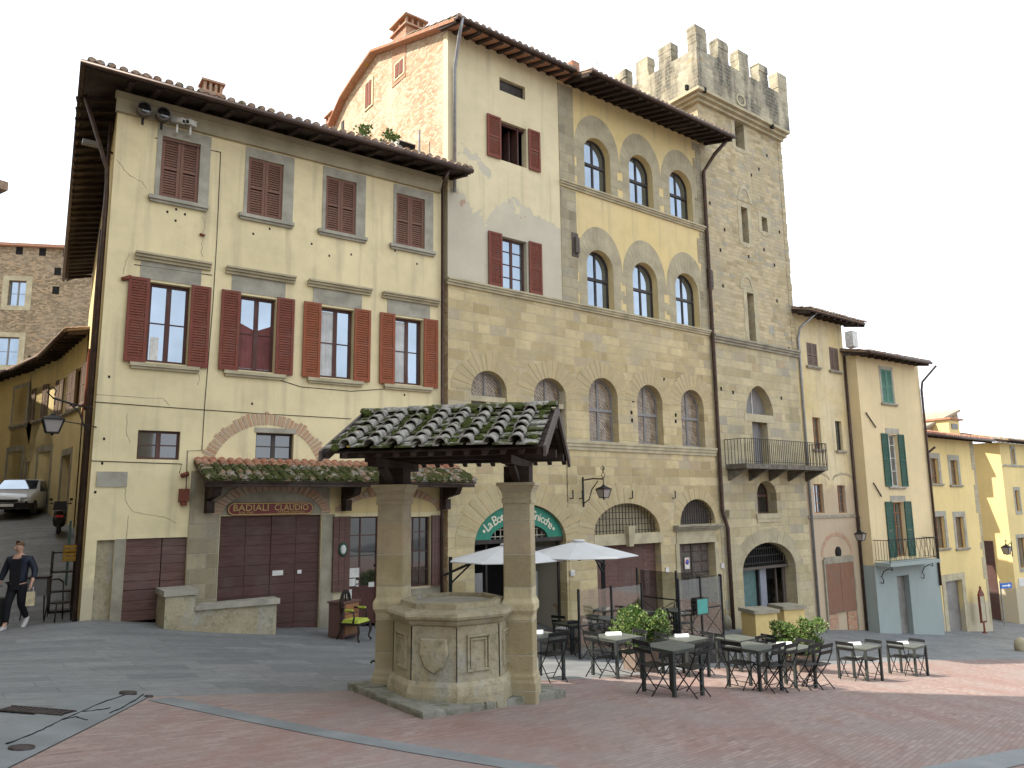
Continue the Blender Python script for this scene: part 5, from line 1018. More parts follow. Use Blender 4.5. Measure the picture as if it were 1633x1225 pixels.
def dz(F, x, y, off=-.05): a, b = F.px(x, y, off); return (a, off, b)
m = MB(); m.bar(dz(FG, 1381+0, 660), dz(FG, 1396, 683), .04) if 0 else m.bar(dz(FG, 1397-0+12-28, 658+0), dz(FG, 1397, 682), .04); m.bar(dz(FG, 1393, 770), dz(FG, 1406, 792), .04); m.build('iron_tie_bars', M['iron'], HG)
pipe(HG, [(gR+.42, -.7, ZG-.12), (gR-.1+.1, -.15, ZG-.9), (gR-.03, -.09, ZG-1.3), (gR-.06, -.09, zgb-1.2)], .055)
# ================================================================ HOUSE 8
H8 = house('yellow_garage_house', F3, 'plain yellow house with roller-shutter garage and brown windows, right of the green-shutter house')
t0 = F3.px(1470, 800)[0]-1.2; t1 = F3.px(1557, 760)[0]; Z8 = F3.px(1520, 706)[1]+.25; hh = []
for q in [(1482.7, 730.5, 1499, 771.5), (1514.5, 733.5, 1530, 773.6), (1491, 824, 1510, 874), (1523, 824.5, 1541, 873.5)]: W5(*q, None, hh, H8, sur=.28)
s0, s1, z0, z1 = R(1507, 928, 1541, 1002); hh.append(arch(s0, s1, zg-2.5, z1)); roller(H8, s0, s1, zg-2.4, z1, .2); m = MB(); m.box(s0-.4, s0, -.03, .01, zg-2.5, z1+.35); m.box(s1, s1+.4, -.03, .01, zg-2.5, z1+.35); m.box(s0, s1, -.03, .01, z1, z1+.35); m.build('garage_surround', M['stone_p'], H8)
m = MB(); m.poly([[(t0, zg-3), (t1, zg-3), (t1, Z8), (t0, Z8)]]+hh, 0, .42); m.build('front_wall', M['pl_yel8'], H8); m = MB(); rr = random.Random(4); z = -6.8
while z < Z8-.5: h_ = .4; m.box(t1-(.25 if rr.random() < .5 else .5), t1+.012, -.012, .01, z, z+h_-.02); z += h_
m.build('corner_quoins', M['sur'], H8); m = MB(); m.add([(t1, 0, zg-3), (t1, 9, zg-3), (t1, 9, Z8), (t1, 0, Z8)], [(0, 1, 2, 3)]); m.add([(t0, 0, zg-3), (t0, 9, zg-3), (t0, 9, Z8+2), (t0, 0, Z8+2)], [(0, 1, 2, 3)]); m.build('side_wall', M['pl_yel8'], H8); backing(H8, t0+.05, t1-.05, zg, Z8-.3, .8)
e8 = eave(H8, t0+.2, F3.px(1585, 712, -.8)[0], .8, Z8, .22, 5.2, 'tile_r', raft=.6)
pipe(H8, [dz(F3, 1491, 713, -.6), dz(F3, 1477, 725, -.1), dz(F3, 1480, 760, -.1), dz(F3, 1497, 900, -.1), dz(F3, 1499, 930, -.1), dz(F3, 1491, 938, -.1)], .06)
# roof behind: brick gable with dormer
a, b = F3.px(1466, 689, 4.)[0], F3.px(1526, 657, 4.)[0]; z0, z1 = F3.px(1466, 689, 4.)[1], F3.px(1526, 657, 4.)[1]; zz = F3.px(1520, 700, 4.)[1]
m = MB(); m.hexa([(a, 4., z0-2.5), (b, 4., z0-2.5), (b, 9, z0-2.5), (a, 9, z0-2.5)], [(a, 4., z0), (b, 4., z1), (b, 9, z1), (a, 9, z0)]); bg_ = m.build('brick_gable', M['rub_l'], H8); m = MB(); m.hexa([(a-.3, 3.8, z0), (b+.1, 3.8, z1+.02), (b+.1, 9, z1+.02), (a-.3, 9, z0)], [(a-.3, 3.8, z0+.15), (b+.1, 3.8, z1+.17), (b+.1, 9, z1+.17), (a-.3, 9, z0+.15)]); m.build('gable_roof', M['tile_y'], bg_)
s0, s1, z0, z1 = F3.rect(1512, 669, 1531, 690, 3.); m = MB(); m.box(s0, s1, 3., 5.4, z0-.7, z1); dm_ = m.build('dormer', M['pl_yel8'], H8); m = MB(); m.box(s0+.35, s1-.35, 2.95, 3.0, z0+.2, z1-.25); m.build('dormer_window', M['frame_g'], dm_); m = MB(); m.box(s0-.15, s1+.2, 2.8, 5.6, z1+.001, z1+.12); m.build('dormer_roof', M['tile_r'], dm_)
# ================================================================ HOUSE 9 (far right)
H9 = house('far_yellow_house', F3, 'yellow house beyond the alley at the right edge of the photo')
u0 = F3.px(1604, 800, 1.2)[0]; Z9 = F3.px(1615, 712, 1.2)[1]+.2; hh = []
def R9(*q): return F3.rect(*q, 1.2)
for q in [(1617.7, 782, 1628, 815), (1622, 858, 1640, 905), (1612, 716, 1619, 740)]:
    s0, s1, z0, z1 = R9(*q); f = window(H9, s0, s1, z0, z1, hh, rec=.14, mat='frame_o', wall_y=1.2, mull=.03); m = MB(); t = .22; m.box(s0-t, s0, 1.18, 1.21, z0-t, z1+t); m.box(s1, s1+t, 1.18, 1.21, z0-t, z1+t); m.box(s0, s1, 1.18, 1.21, z1, z1+t); m.box(s0, s1, 1.17, 1.21, z0-t, z0); m.build('window_surround', M['stone_g'], H9)
m = MB(); m.poly([[(u0, zg-4), (u0+14, zg-4), (u0+14, Z9), (u0, Z9)]]+hh, 1.2, .4); m.build('front_wall', M['pl_yel8'], H9)
m = MB(); m.add([(u0, 1.2, zg-4), (u0, 14, zg-4), (u0, 14, Z9), (u0, 1.2, Z9)], [(0, 1, 2, 3)]); m.build('side_wall', M['pl_yel8'], H9)
eave(H9, u0-.8, u0+14, .8, Z9+.1, .2, 8, 'tile_y', raft=.8, wy=1.2)
m = MB(); a = F3.px(1620, 742, 1.2)[1]; m.box(u0-.02, u0+14, 1.12, 1.2, a-.1, a); m.build('string_course', M['stone_g'], H9); backing(H9, u0+.05, u0+13, zg, Z9-.3, 2.2)
m = MB(); a, b = F3.px(1630, 929, 1.1); m.box(a-.3, a+.5, 1.16, 1.199, b-.25, b+.25); m.build('street_name_plate', M['frame_w'], H9)
m = MB(); m.box(u0-.06, u0-.001, 2.2, 3.4, zg-3, F3.px(1585, 860, 3.)[1]); m.build('alley_door', M['door'], H9)
# ================================================================ LANE HOUSES
E_ = [at(140, 541, 27.2), at(95.5, 576, 31.6), at(49, 595.6, 34.5), at(0, 611.5, 37.1), at(-90, 632, 41)]
LF = []
for i in range(4):
    A, B = E_[i+1], E_[i]; LF.append(Fac(A[:2], math.atan2(B.y-A.y, B.x-A.x)))
zE = 6.35
def lane_house(nm, lab, segs, mat, wins):
    F = LF[segs[0]]; H = house(nm, F, lab)
    inv = lambda p: (float((np.array(p[:2])-F.O)@F.u), float((np.array(p[:2])-F.O)@F.m))
    for sgi in segs:
        f = LF[sgi]; A, B = E_[sgi+1], E_[sgi]; Ln = float((np.array(B[:2])-f.O)@f.u); hl = []
        sub = link(bpy.data.objects.new('front_wall', bpy.data.meshes.new('front_wall'))); sub.parent = H
        ang = f.a-F.a; o2 = inv(f.O)
        for w_ in wins.get(sgi, []):
            x0, y0, x1, y1, kind = w_; s0, s1, z0, z1 = f.rect(x0, y0, x1, y1); s0 = max(s0, .1); s1 = min(s1, Ln-.1)
            if s1-s0 < .3: s1 = s0+.5
            if kind == 'door': m = MB(); hl.append(arch(s0, s1, -3, z1)); m.box(s0, s1, .25, .3, -3, z1); d_ = m.build('door', M['door_r' if x0 > 50 else 'frame_k'], sub); m = MB(); ringm(m, arch(s0-.22, s1+.22, -3.2, z1+.25), arch(s0, s1, -3.1, z1), -.03, .05); m.build('stone_surround', M['stone'], sub)
            elif kind == 'arch': window(sub, s0, s1, z0, z1, hl, zs=z1-.3, rec=.2, mat='frame_o')
            else:
                window(sub, s0, s1, z0, z1, hl, rec=.15, mat='frame_o')
                if kind == 'open': shutter(sub, s0-(s1-s0)*.5, s0-.01, z0, z1, -.06, M['shut_w']); shutter(sub, s1+.01, s1+(s1-s0)*.5, z0, z1, -.06, M['shut_w'])
                if kind == 'shut': q = (s0+s1)/2; shutter(sub, s0, q-.01, z0, z1, .02, M['frame_g']); shutter(sub, q+.01, s1, z0, z1, .02, M['frame_g']); m = MB(); ringm(m, arch(s0-.2, s1+.2, z0-.2, z1+.2), arch(s0, s1, z0, z1), -.02, .04); m.build('window_surround', M['stone_g'], sub)
                sill(sub, s0-.2, s1+.2, z0, 'stone', .1, .08)
        m = MB(); m.poly([[(-.02, -4), (Ln+.02, -4), (Ln+.02, zE+.1), (-.02, zE+.1)]]+hl, 0, .35); tmp = m.build('tmp', M[mat]); sub.data = tmp.data; bpy.data.objects.remove(tmp)
        sub.location = (o2[0], o2[1], 0); sub.rotation_euler = (0, 0, ang)
        rt_ = eave(sub, -.3, Ln+.3, .75, zE+.12, .22, 4, 'tile', raft=.7, name='roof'); m = MB(); m.box(0, Ln, .9, 1., -4, zE); m.build('interior', M['dark'], sub)
    return H
lane_house('lane_house', 'curved ochre house with open grey-brown shutters along the lane behind the corner lantern', [0, 1], 'pl_lane', {0: [(104, 603, 112, 655, 'open'), (118, 593, 128, 648, 'open'), (100, 728, 108, 795, 'door')], 1: [(59, 619, 66, 668, 'open'), (80, 612, 87, 661, 'open'), (62, 722, 84, 822, 'door'), (45, 706, 51, 735, 'arch'), (87, 712, 92, 735, 'arch')]})
lane_house('pale_lane_house', 'pale yellow house behind the parked car, with grey closed shutters and a stone-framed door', [2, 3], 'pl_yel8', {2: [(24, 622, 40, 675, 'shut'), (14, 722, 37, 780, 'door'), (44, 738, 49, 800, 'door')], 3: [(-16, 632, 9, 682, 'shut'), (-12, 730, 4, 778, 'shut')]})
FR = Fac(at(110, 420, 47)[:2], rad(12)); HR = house('rubble_house', FR, 'large brown rubble-stone house rising behind the lane roofs at the left edge')
zr = FR.px(40, 394)[1]; r1 = FR.px(108, 396)[0]; r2 = r1+3.0; hl = []
for q in [(15, 447, 39, 488), (-6, 537, 27, 583)]:
    s0, s1, z0, z1 = FR.rect(*q); window(HR, s0, s1, z0, z1, hl, rec=.2, mat='frame_g', rows=(.5,)); m = MB(); ringm(m, arch(s0-.35, s1+.35, z0-.3, z1+.3), arch(s0, s1, z0, z1), -.03, .05); m.build('window_surround', M['stone_p'], HR)
m = MB(); m.poly([[(-16, -3), (r2+3, -3), (r2+3, zr-1.6), (r1, zr), (-16, zr-.1)]]+hl, 0, .4); m.build('front_wall', M['rub_l'], HR)
m = MB(); m.hexa([(-16, -.3, zr-.1), (r1, -.3, zr), (r1, 9, zr), (-16, 9, zr-.1)], [(-16, -.3, zr+.08), (r1, -.3, zr+.18), (r1, 9, zr+.18), (-16, 9, zr+.08)]); m.hexa([(r1, -.3, zr), (r2+3.2, -.3, zr-1.7), (r2+3.2, 9, zr-1.7), (r1, 9, zr)], [(r1, -.3, zr+.18), (r2+3.2, -.3, zr-1.5), (r2+3.2, 9, zr-1.5), (r1, 9, zr+.18)]); m.build('roof', M['tile_r'], HR)
m = MB(); m.add([(r2+3, 0, -3), (r2+3, 9, -3), (r2+3, 9, zr-1.6), (r2+3, 0, zr-1.6)], [(0, 1, 2, 3)]); m.build('side_wall', M['rub_l'], HR); holes_mesh(HR, [FR.px(x, y) for x, y in [(31, 400), (68, 402), (106, 404), (92, 433), (89, 463), (50, 574)]], .2, 'vent')
# ================================================================ OFF-SCREEN HOUSES round the square, plus added sun blockers (they throw the shade and show in the panes)
M['pl_off'] = plaster('warm_grey_plaster', (.45, .38, .26), amount=.6)
def block(nm, lab, x0, x1, y0, y1, zt, rz=0, loc=(0, 0), ov=.9, rise=2.2):
    r = thing(nm, lab, 'house', (loc[0], loc[1], -3), rz); m = MB(); m.box(x0, x1, y0, y1, -2, zt+3); m.build('walls', M['pl_off'], r)
    z = zt+3; cx, cy = (x0+x1)/2, (y0+y1)/2; m = MB(); m.box(x0-ov, x1+ov, y0-ov, y1+ov, z+.001, z+.14); a = [(x0-ov, y0-ov, z+.141), (x1+ov, y0-ov, z+.141), (x1+ov, y1+ov, z+.141), (x0-ov, y1+ov, z+.141)]; m.hexa(a, [(x0+2, cy-.1, z+rise), (x1-2, cy-.1, z+rise), (x1-2, cy+.1, z+rise), (x0+2, cy+.1, z+rise)]); m.build('roof', M['tile'], r)
    return r
cr = at(14, 290, 11.2)
blk = block('left_edge_house', 'dark roof corner of a house poking in at the left edge', -7, -.7, -9, -.7, cr.z-.15, rad(-32), (cr.x, cr.y), .7, .25)
SHB = block('long_square_house', 'long tall house closing the left side of the square', -14, 0, -16, 0, 24.5, rad(17), (-11.2, 10.2), .05)
block('low_shade_block', 'unseen block added between the long house and the lane to shade the paving', -8, 0, -3.9, 0, 10.2, 0, (-11.6, 14.1), .05, .3)  # added unseen occluder, keeps the sun off the paving left of the well
block('tall_shade_block', 'unseen tall block added beyond the left side of the square to shade the parasols', -6, 0, -3.4, 0, 30, 0, (-20, 15.5), .05)  # added unseen occluder, stands only to put the parasols in shade
block('lane_left_house', 'house lining the left side of the lane, out of frame', -12, 0, 0, 30, 9., math.atan2(17.0, 24.0), (-12.6, 14.6), .4)
block('row_behind', 'row of houses along the near side of the square', -30, 30, -14, 0, 9, rad(-15), (10, -24))
# ================================================================ WELL
def s_slab():
    s = S('mossy_slab_stone', .9, .2); n = s.noise(1.6, 6); n2 = s.noise(9, 6, rough=.7); c = s.mix(s.step(n, .38, .65), (.20, .19, .15), (.27, .265, .225)); c = s.mix(s.math('MULTIPLY', s.step(s.noise(3.4, 6, rough=.7), .48, .62), .8), c, (.10, .105, .06)); c = s.mix(s.math('MULTIPLY', s.step(n2, .5, .7), .5), c, (.12, .115, .09)); return s.done(c, s.math('ADD', n2, n), .7, .03)
M['slab'] = s_slab()
WX, WY = -.865, 11.35; DW = rad(-10)
zS = gz(WX, WY)+.14
RS = .885
well = thing('roofed_well', 'octagonal sandstone well under a mossy tiled roof on two square pillars', 'well', (WX, WY, zS), DW)
Li, Fi, Ri = gpx(552, 1100), gpx(673, 1149), gpx(903, 1113)
def wl(p): c, s_ = math.cos(-DW), math.sin(-DW); x, y = p[0]-WX, p[1]-WY; return (x*c-y*s_, x*s_+y*c)
def gl2(x, y): c, s_ = math.cos(DW), math.sin(DW); return gz(WX+x*c-y*s_, WY+x*s_+y*c)-zS
L2, F2, R2 = wl(Li), wl(Fi), wl(Ri); B2 = (L2[0]+R2[0]-F2[0]+.2, L2[1]+R2[1]-F2[1]+.1); rr = random.Random(9)
def subq(q, u0, u1, v0, v1):
    def P(u, v): a = (q[0][0]*(1-u)+q[1][0]*u, q[0][1]*(1-u)+q[1][1]*u); b = (q[3][0]*(1-u)+q[2][0]*u, q[3][1]*(1-u)+q[2][1]*u); return (a[0]*(1-v)+b[0]*v, a[1]*(1-v)+b[1]*v)
    return [P(u0, v0), P(u1, v0), P(u1, v1), P(u0, v1)]
q = [L2, F2, R2, B2]; m = MB(); us = [0, .22, .42, .7, 1]
for i in range(4):
    vs_ = [0]+sorted(rr.uniform(.2, .8) for _ in range(2))+[1] if i else [0, .2, .33, .62, 1]
    for j in range(len(vs_)-1):
        g_ = .006; P = subq(q, us[i]+g_, us[i+1]-g_, vs_[j]+g_, vs_[j+1]-g_); dz_ = rr.uniform(-.025, .012); P = [(x+rr.uniform(-.012, .012), y+rr.uniform(-.012, .012)) for x, y in P]
        cx, cy = sum(p[0] for p in P)/4, sum(p[1] for p in P)/4; top = [(cx+(x-cx)*.985, cy+(y-cy)*.985) for x, y in P]
        m.hexa([(x, y, gl2(x, y)-.3) for x, y in P], [(x, y, gl2(x, y)+.085+dz_) for x, y in P]); m.hexa([(x, y, gl2(x, y)+.086+dz_) for x, y in P], [(x, y, gl2(x, y)+.112+dz_) for x, y in top])
pl_ = m.build('plinth_slabs', M['slab'], well)
# basin
TH0 = rad(8)-DW*0
def oct_(r, z, th=TH0): r *= RS; return [(-.04+r*math.sin(th+k*math.pi/4-DW*1), -r*math.cos(th+k*math.pi/4-DW*1), z) for k in range(8)]
def loft(m, secs, cap=True):
    b = len(m.v); vs = [p for s_ in secs for p in s_]; n = 8; m.add(vs, [(i*n+k, i*n+(k+1) % n, (i+1)*n+(k+1) % n, (i+1)*n+k) for i in range(len(secs)-1) for k in range(n)])
    if cap: m.add(secs[-1], [tuple(range(8))])
m = MB(); loft(m, [oct_(1.07, -.35), oct_(1.06, .10), oct_(1.035, .20), oct_(.99, .26)]); m.build('basin_base', M['well_b'], well)
m = MB(); loft(m, [oct_(.965, .255), oct_(.955, .98)]); body = m.build('basin', M['well_b'], well)
V = oct_(.965, 0)
for k in range(8):
    m = MB(); a, b = Vector(V[k]), Vector(V[(k+1) % 8]); u = (b-a).normalized(); nn = Vector((u.y, -u.x, 0)); Ln = (b-a).length; o_ = a+nn*.004
    def Q(s_, z_, d=0): p = o_+u*s_+nn*d; return (p.x, p.y, z_)
    if k == 7:   # front-left face: worn, carries a shield
        m.hexa([Q(.24, .42), Q(Ln-.22, .42), Q(Ln-.22, .80), Q(.24, .80)], [Q(.24, .42, .012), Q(Ln-.22, .42, .012), Q(Ln-.22, .80, .012), Q(.24, .80, .012)]); sh = [(.0, .20), (.17, .20), (.19, .02), (.12, -.14), (0, -.22), (-.12, -.14), (-.19, .02), (-.17, .20)]
        ct = Ln/2; m.add([Q(ct+x, .6+z, .03) for x, z in sh]+[Q(ct+x*1.12, .6+z*1.1, .01) for x, z in sh], [tuple(range(8))]+[(i, (i+1) % 8, 8+(i+1) % 8, 8+i) for i in range(8)]); m.build('carved_panel', M['well_b'], body); continue
    for (e, d, w_) in ((.15, .022, .035), (.20, .012, .03)):
        z0, z1 = .40+e*.2-.05, .86-(e-.15)
        for (x0, x1, c, d_) in ((e, Ln-e, z0, z0+w_), (e, Ln-e, z1-w_, z1), (e, e+w_, z0+w_, z1-w_), (Ln-e-w_, Ln-e, z0+w_, z1-w_)): m.hexa([Q(x0, c, -.01), Q(x1, c, -.01), Q(x1, d_, -.01), Q(x0, d_, -.01)], [Q(x0+.004, c+.004, d), Q(x1-.004, c+.004, d), Q(x1-.004, d_-.004, d), Q(x0+.004, d_-.004, d)])
    m.build('carved_panel', M['well_b'], body)
m = MB(); 
for k in range(8): a = Vector(V[k]); m.bar((a.x*1.0, a.y*1.0, .27), (a.x*.993, a.y*.993, .97), .012)
m.build('panel_joints', M['dark'], body)
m = MB(); loft(m, [oct_(.97, .981), oct_(1.0, 1.0), oct_(1.02, 1.03), oct_(1.03, 1.06)], False); loft(m, [oct_(1.05, 1.061), oct_(1.085, 1.075), oct_(1.10, 1.11), oct_(1.085, 1.145), oct_(1.02, 1.165), oct_(.86, 1.19), oct_(.84, 1.16), oct_(.80, 1.165)]); m.build('rim', M['well_b'], well)
m = MB(); loft(m, [oct_(.86, 1.191), oct_(.855, 1.26), oct_(.74, 1.27), oct_(.735, 1.191)], False)
m.build('inner_curb', M['well_b'], well); m = MB(); loft(m, [oct_(.74, 1.15), oct_(.735, 1.215)])
m.build('well_cover', M['stone_g'], well)
# pillars
zc_t = at(825, 770, 11.4).z-zS
cxs = (-1.02, .92)
for sx in cxs:
    m = MB(); w_ = .21; prof = [(.25, -.33), (.25, .10), (.235, .14), (w_+.02, .19), (w_, .22), (w_, 1.0), (w_+.005, 1.03), (w_+.035, 1.09), (w_+.035, 1.19), (w_+.01, 1.23), (w_, 1.26), (w_-.005, zc_t-.30)]
    secs = []; cy = .22
    def sq(r, z): return [(sx-r, cy-r, z), (sx+r, cy-r, z), (sx+r, cy+r, z), (sx-r, cy+r, z)]
    vs = [p for r, z in prof for p in sq(r, z)]; m.add(vs, [(i*4+k, i*4+(k+1) % 4, (i+1)*4+(k+1) % 4, (i+1)*4+k) for i in range(len(prof)-1) for k in range(4)]+[(0, 1, 2, 3)]); p_ = m.build('pillar', M['well'], well)
    m = MB(); prof = [(w_+.012, zc_t-.30), (w_+.012, zc_t-.24), (w_, zc_t-.235), (w_+.01, zc_t-.15), (w_+.06, zc_t-.05), (w_+.075, zc_t-.045), (w_+.075, zc_t)]
    vs = [p for r, z in prof for p in sq(r, z)]; m.add(vs, [(i*4+k, i*4+(k+1) % 4, (i+1)*4+(k+1) % 4, (i+1)*4+k) for i in range(len(prof)-1) for k in range(4)]+[(24, 25, 26, 27)]); m.build('capital', M['well'], p_)
    for o_ in (p_,):
        md = o_.modifiers.new('bevel', 'BEVEL'); md.width = .018; md.segments = 2
# roof timber
cy = .22; zt0 = zc_t
m = MB()
for sx in cxs:
    m = MB(); m.box(sx-.19, sx+.19, cy-.19, cy+.19, zt0+.002, zt0+.24)
    s_ = 1 if sx > 0 else -1
    m.box(sx-.07, sx+.07, cy-1.0, cy+1.0, zt0+.241, zt0+.36)
    for y_ in (-1, 1): m.bar((sx, cy+y_*.17, zt0+.03), (sx, cy+y_*.62, zt0+.26), .10)
    m.build('post_bracket', M['beam'], well)
m = MB()
for y in (-.98, 0, .98): m.box(-1.5, 1.5, cy+y-.06, cy+y+.06, zt0+(.362 if y else .362), zt0+.48)
for sx in cxs: m.box(sx-.06, sx+.06, cy-.06, cy+.06, zt0+.481, zt0+.80)
m.box(-1.52, 1.52, cy-.06, cy+.06, zt0+.80, zt0+.92); m.build('beams', M['beam'], well)
zR = at(725, 655, 11.45).z-zS-.06; yh = 1.5; zEv = zt0+.33; sl_ = (zR-zEv-.03)/yh
rw0, rw1 = -1.545, 1.515
m = MB()
for sg_ in (-1, 1):
    for i in range(13):
        x = rw0+.06+(rw1-rw0-.12)*i/12; ya, yb = cy+sg_*yh*1.0, cy; m.hexa([(x-.035, ya, zEv-.0), (x+.035, ya, zEv-.0), (x+.035, yb, zR-.07), (x-.035, yb, zR-.07)], [(x-.035, ya, zEv+.06), (x+.035, ya, zEv+.06), (x+.035, yb, zR), (x-.035, yb, zR)])
    for i in range(6):
        t0_, t1_ = i/6+.01, (i+1)/6-.01; m.hexa([(rw0, cy+sg_*yh*(1-t0_), zEv+.061+(zR-zEv-.06)*t0_), (rw1, cy+sg_*yh*(1-t0_), zEv+.061+(zR-zEv-.06)*t0_), (rw1, cy+sg_*yh*(1-t1_), zEv+.061+(zR-zEv-.06)*t1_), (rw0, cy+sg_*yh*(1-t1_), zEv+.061+(zR-zEv-.06)*t1_)], [(rw0, cy+sg_*yh*(1-t0_), zEv+.085+(zR-zEv-.06)*t0_), (rw1, cy+sg_*yh*(1-t0_), zEv+.085+(zR-zEv-.06)*t0_), (rw1, cy+sg_*yh*(1-t1_), zEv+.085+(zR-zEv-.06)*t1_), (rw0, cy+sg_*yh*(1-t1_), zEv+.085+(zR-zEv-.06)*t1_)])
m.build('rafters', M['beam'], well)
for x in (rw0-.02, rw1+.02):
    m = MB()
    for sg_ in (-1, 1): m.hexa([(x-.02, cy+sg_*(yh+.06), zEv-.04), (x+.02, cy+sg_*(yh+.06), zEv-.04), (x+.02, cy, zR-.05), (x-.02, cy, zR-.05)], [(x-.02, cy+sg_*(yh+.06), zEv+.10), (x+.02, cy+sg_*(yh+.06), zEv+.10), (x+.02, cy, zR+.09), (x-.02, cy, zR+.09)])
    m.build('barge_board', M['door_g'], well)
# tiles: flat pan tiles and rounded cover tiles, both slopes
m = MB(); rr = random.Random(21); ncol = 9; pitch = (rw1-rw0-.06)/ncol; nrow = 6; Ls = math.hypot(yh+.08, zR-zEv)/nrow
zf = lambda t: zEv+.10+(zR-zEv-.06)*t        # t 0 eave .. 1 ridge
for sg_ in (-1, 1):
    yf = lambda t: cy+sg_*(yh+.10)*(1-t)
    for i in range(ncol+1):
        for k in range(nrow):
            t0_, t1_ = k/nrow, (k+1.18)/nrow; t1_ = min(t1_, 1.02)
            if i < ncol:       # pan
                m.cur = 1
                x0, x1 = rw0+.05+pitch*i+rr.uniform(-.01, .01), rw0+.03+pitch*(i+1)-.04+rr.uniform(-.01, .01); dz_ = rr.uniform(.008, .035); tt = t0_+rr.uniform(-.012, .012)
                z0_, z1_ = zf(tt)+.03+dz_, zf(t1_)+.005; m.hexa([(x0, yf(tt), z0_-.022), (x1, yf(tt), z0_-.022), (x1, yf(t1_), z1_-.02), (x0, yf(t1_), z1_-.02)], [(x0, yf(tt), z0_), (x1, yf(tt), z0_), (x1, yf(t1_), z1_), (x0, yf(t1_), z1_)])
            if i in (0, ncol): continue
            m.cur = 0; x = rw0+.03+pitch*i; jx = rr.uniform(-.012, .012); jz = rr.uniform(0, .022); r0, r1 = .094+rr.uniform(-.006, .006), .076; vs = []; tt = t0_-.02+rr.uniform(-.01, .01)
            x = min(max(x, rw0+.04), rw1-.04); jx2 = jx+rr.uniform(-.012, .012)
            for (t_, r_, dz_, j_) in ((tt, r0, .07+jz, jx), (t1_, r1, .03, jx2)):
                for j in range(9): a = math.pi*j/8; vs.append((x+j_+r_*math.cos(a), yf(t_), zf(t_)+dz_+r_*1.0*math.sin(a)-.01))
            nb_ = len(vs)
            for (t_, r_, dz_, j_) in ((tt, r0-.016, .07+jz, jx), (t1_, r1-.016, .03, jx2)):
                for j in range(9): a = math.pi*j/8; vs.append((x+j_+r_*math.cos(a), yf(t_), zf(t_)+dz_+r_*1.0*math.sin(a)-.01))
            f = [(j, j+1, 9+j+1, 9+j) for j in range(8)]+[(18+j, 18+j+1, 27+j+1, 27+j) for j in range(8)]+[(j, j+1, 18+j+1, 18+j) for j in range(8)]+[(9+j, 9+j+1, 27+j+1, 27+j) for j in range(8)]+[(0, 9, 27, 18), (8, 17, 35, 26)]; m.add(vs, f, False)
n = 8; m.cur = 1
for i in range(n):           # ridge tiles along x
    x0, x1 = rw0+(rw1-rw0)*i/n-.02, rw0+(rw1-rw0)*(i+1)/n+.03; jz = rr.uniform(0, .02); vs = []
    for (x, r_) in ((x0, .125), (x1, .105)):
        for j in range(9): a = math.pi*j/8; vs.append((x, cy+r_*math.cos(a), zR+.075+jz+r_*.72*math.sin(a)))
    m.add(vs, [(j, j+1, 10+j, 9+j) for j in range(8)]+[tuple(range(9)), tuple(range(9, 18))], False)
m.build('roof_tiles', [M['tile_w'], M['tile_p']], well)
def s_moss():
    s = S('cushion_moss', .98, .05); n = s.noise(25, 5, rough=.7); return s.done(s.mix(n, (.022, .03, .01), (.09, .105, .028)), n, .8, .02)
M['moss'] = s_moss(); m = MB()
for i in range(95):         # moss cushions lying in the channels between the tiles and on the ridge
    if i < 60: t_ = rr.random()**.8; col_ = rr.randrange(ncol); x = rw0+.03+pitch*(col_+.5)+rr.uniform(-.09, .09); y = cy-(yh+.10)*(1-t_); z = zf(t_)+.04; r_ = rr.uniform(.03, .085)
    else: x = rr.uniform(rw0, rw1); y = cy-rr.uniform(-.05, .13); z = zR+.12-abs(y-cy)*.3; r_ = rr.uniform(.03, .07)
    prof = [(r_, -.03), (r_*.95, r_*.12), (r_*.6, r_*.36), (0.004, r_*.45)]; b = len(m.v); m.lathe(prof, (x, y, z), 9)
    for v in range(b, len(m.v)): p = m.v[v]; m.v[v] = (p[0]+rr.uniform(-.25, .25)*r_, p[1]+rr.uniform(-.25, .25)*r_*1.5, p[2]+rr.uniform(-.08, .08)*r_+(p[1]-y)*.55)
tag(m.build('moss_cushions', M['moss'], well), kind='stuff')
m = MB(); m.tube([(-1.15, .1, .33), (-1.3, .1, .33), (-1.32, .1, .3)], .016, 6); m.build('iron_hook', M['iron'], well)
# ================================================================ CAFE FURNITURE
M['tbl'] = plain('dark_grey_table_paint', (.045, .052, .048), .5, .2, var=.2, sc=3); M['tbt'] = plain('table_top_grey', (.085, .092, .08), .5, .1, var=.2, sc=3); M['chr'] = plain('black_chair_steel', (.02, .021, .022), .45, .3, var=.3, sc=9)
tg = 'square dark metal tables set out on the sunny paving'
T0 = thing('cafe_table', 'x', 'table', (0, 0, 0), 0, tg); W_ = .70
m = MB(); m.box(-W_/2, W_/2, -W_/2, W_/2, .715, .735); m.box(-W_/2+.01, W_/2-.01, -W_/2+.01, W_/2-.01, .68, .7149); m.build('tabletop', M['tbt'], T0)
for a in (-1, 1):
    for b in (-1, 1): m = MB(); m.box(a*(W_/2-.05), a*(W_/2), b*(W_/2-.05), b*W_/2, -.06, .714); m.build('leg', M['tbl'], T0)
CH0 = thing('folding_chair', 'x', 'chair', (0, 0, 0), 0, 'black folding bistro chairs around the cafe tables')
m = MB()
for i in range(5): y = -.18+i*.078; m.box(-.19, .19, y, y+.066, .445, .458)
m.build('seat', M['chr'], CH0)
m = MB(); m.hexa([(-.20, .215, .66), (.20, .215, .66), (.20, .235, .66), (-.20, .235, .66)], [(-.20, .225, .72), (.20, .225, .72), (.20, .245, .72), (-.20, .245, .72)]); m.hexa([(-.20, .235, .77), (.20, .235, .77), (.20, .255, .77), (-.20, .255, .77)], [(-.20, .245, .84), (.20, .245, .84), (.20, .265, .84), (-.20, .265, .84)]); m.build('backrest', M['chr'], CH0)
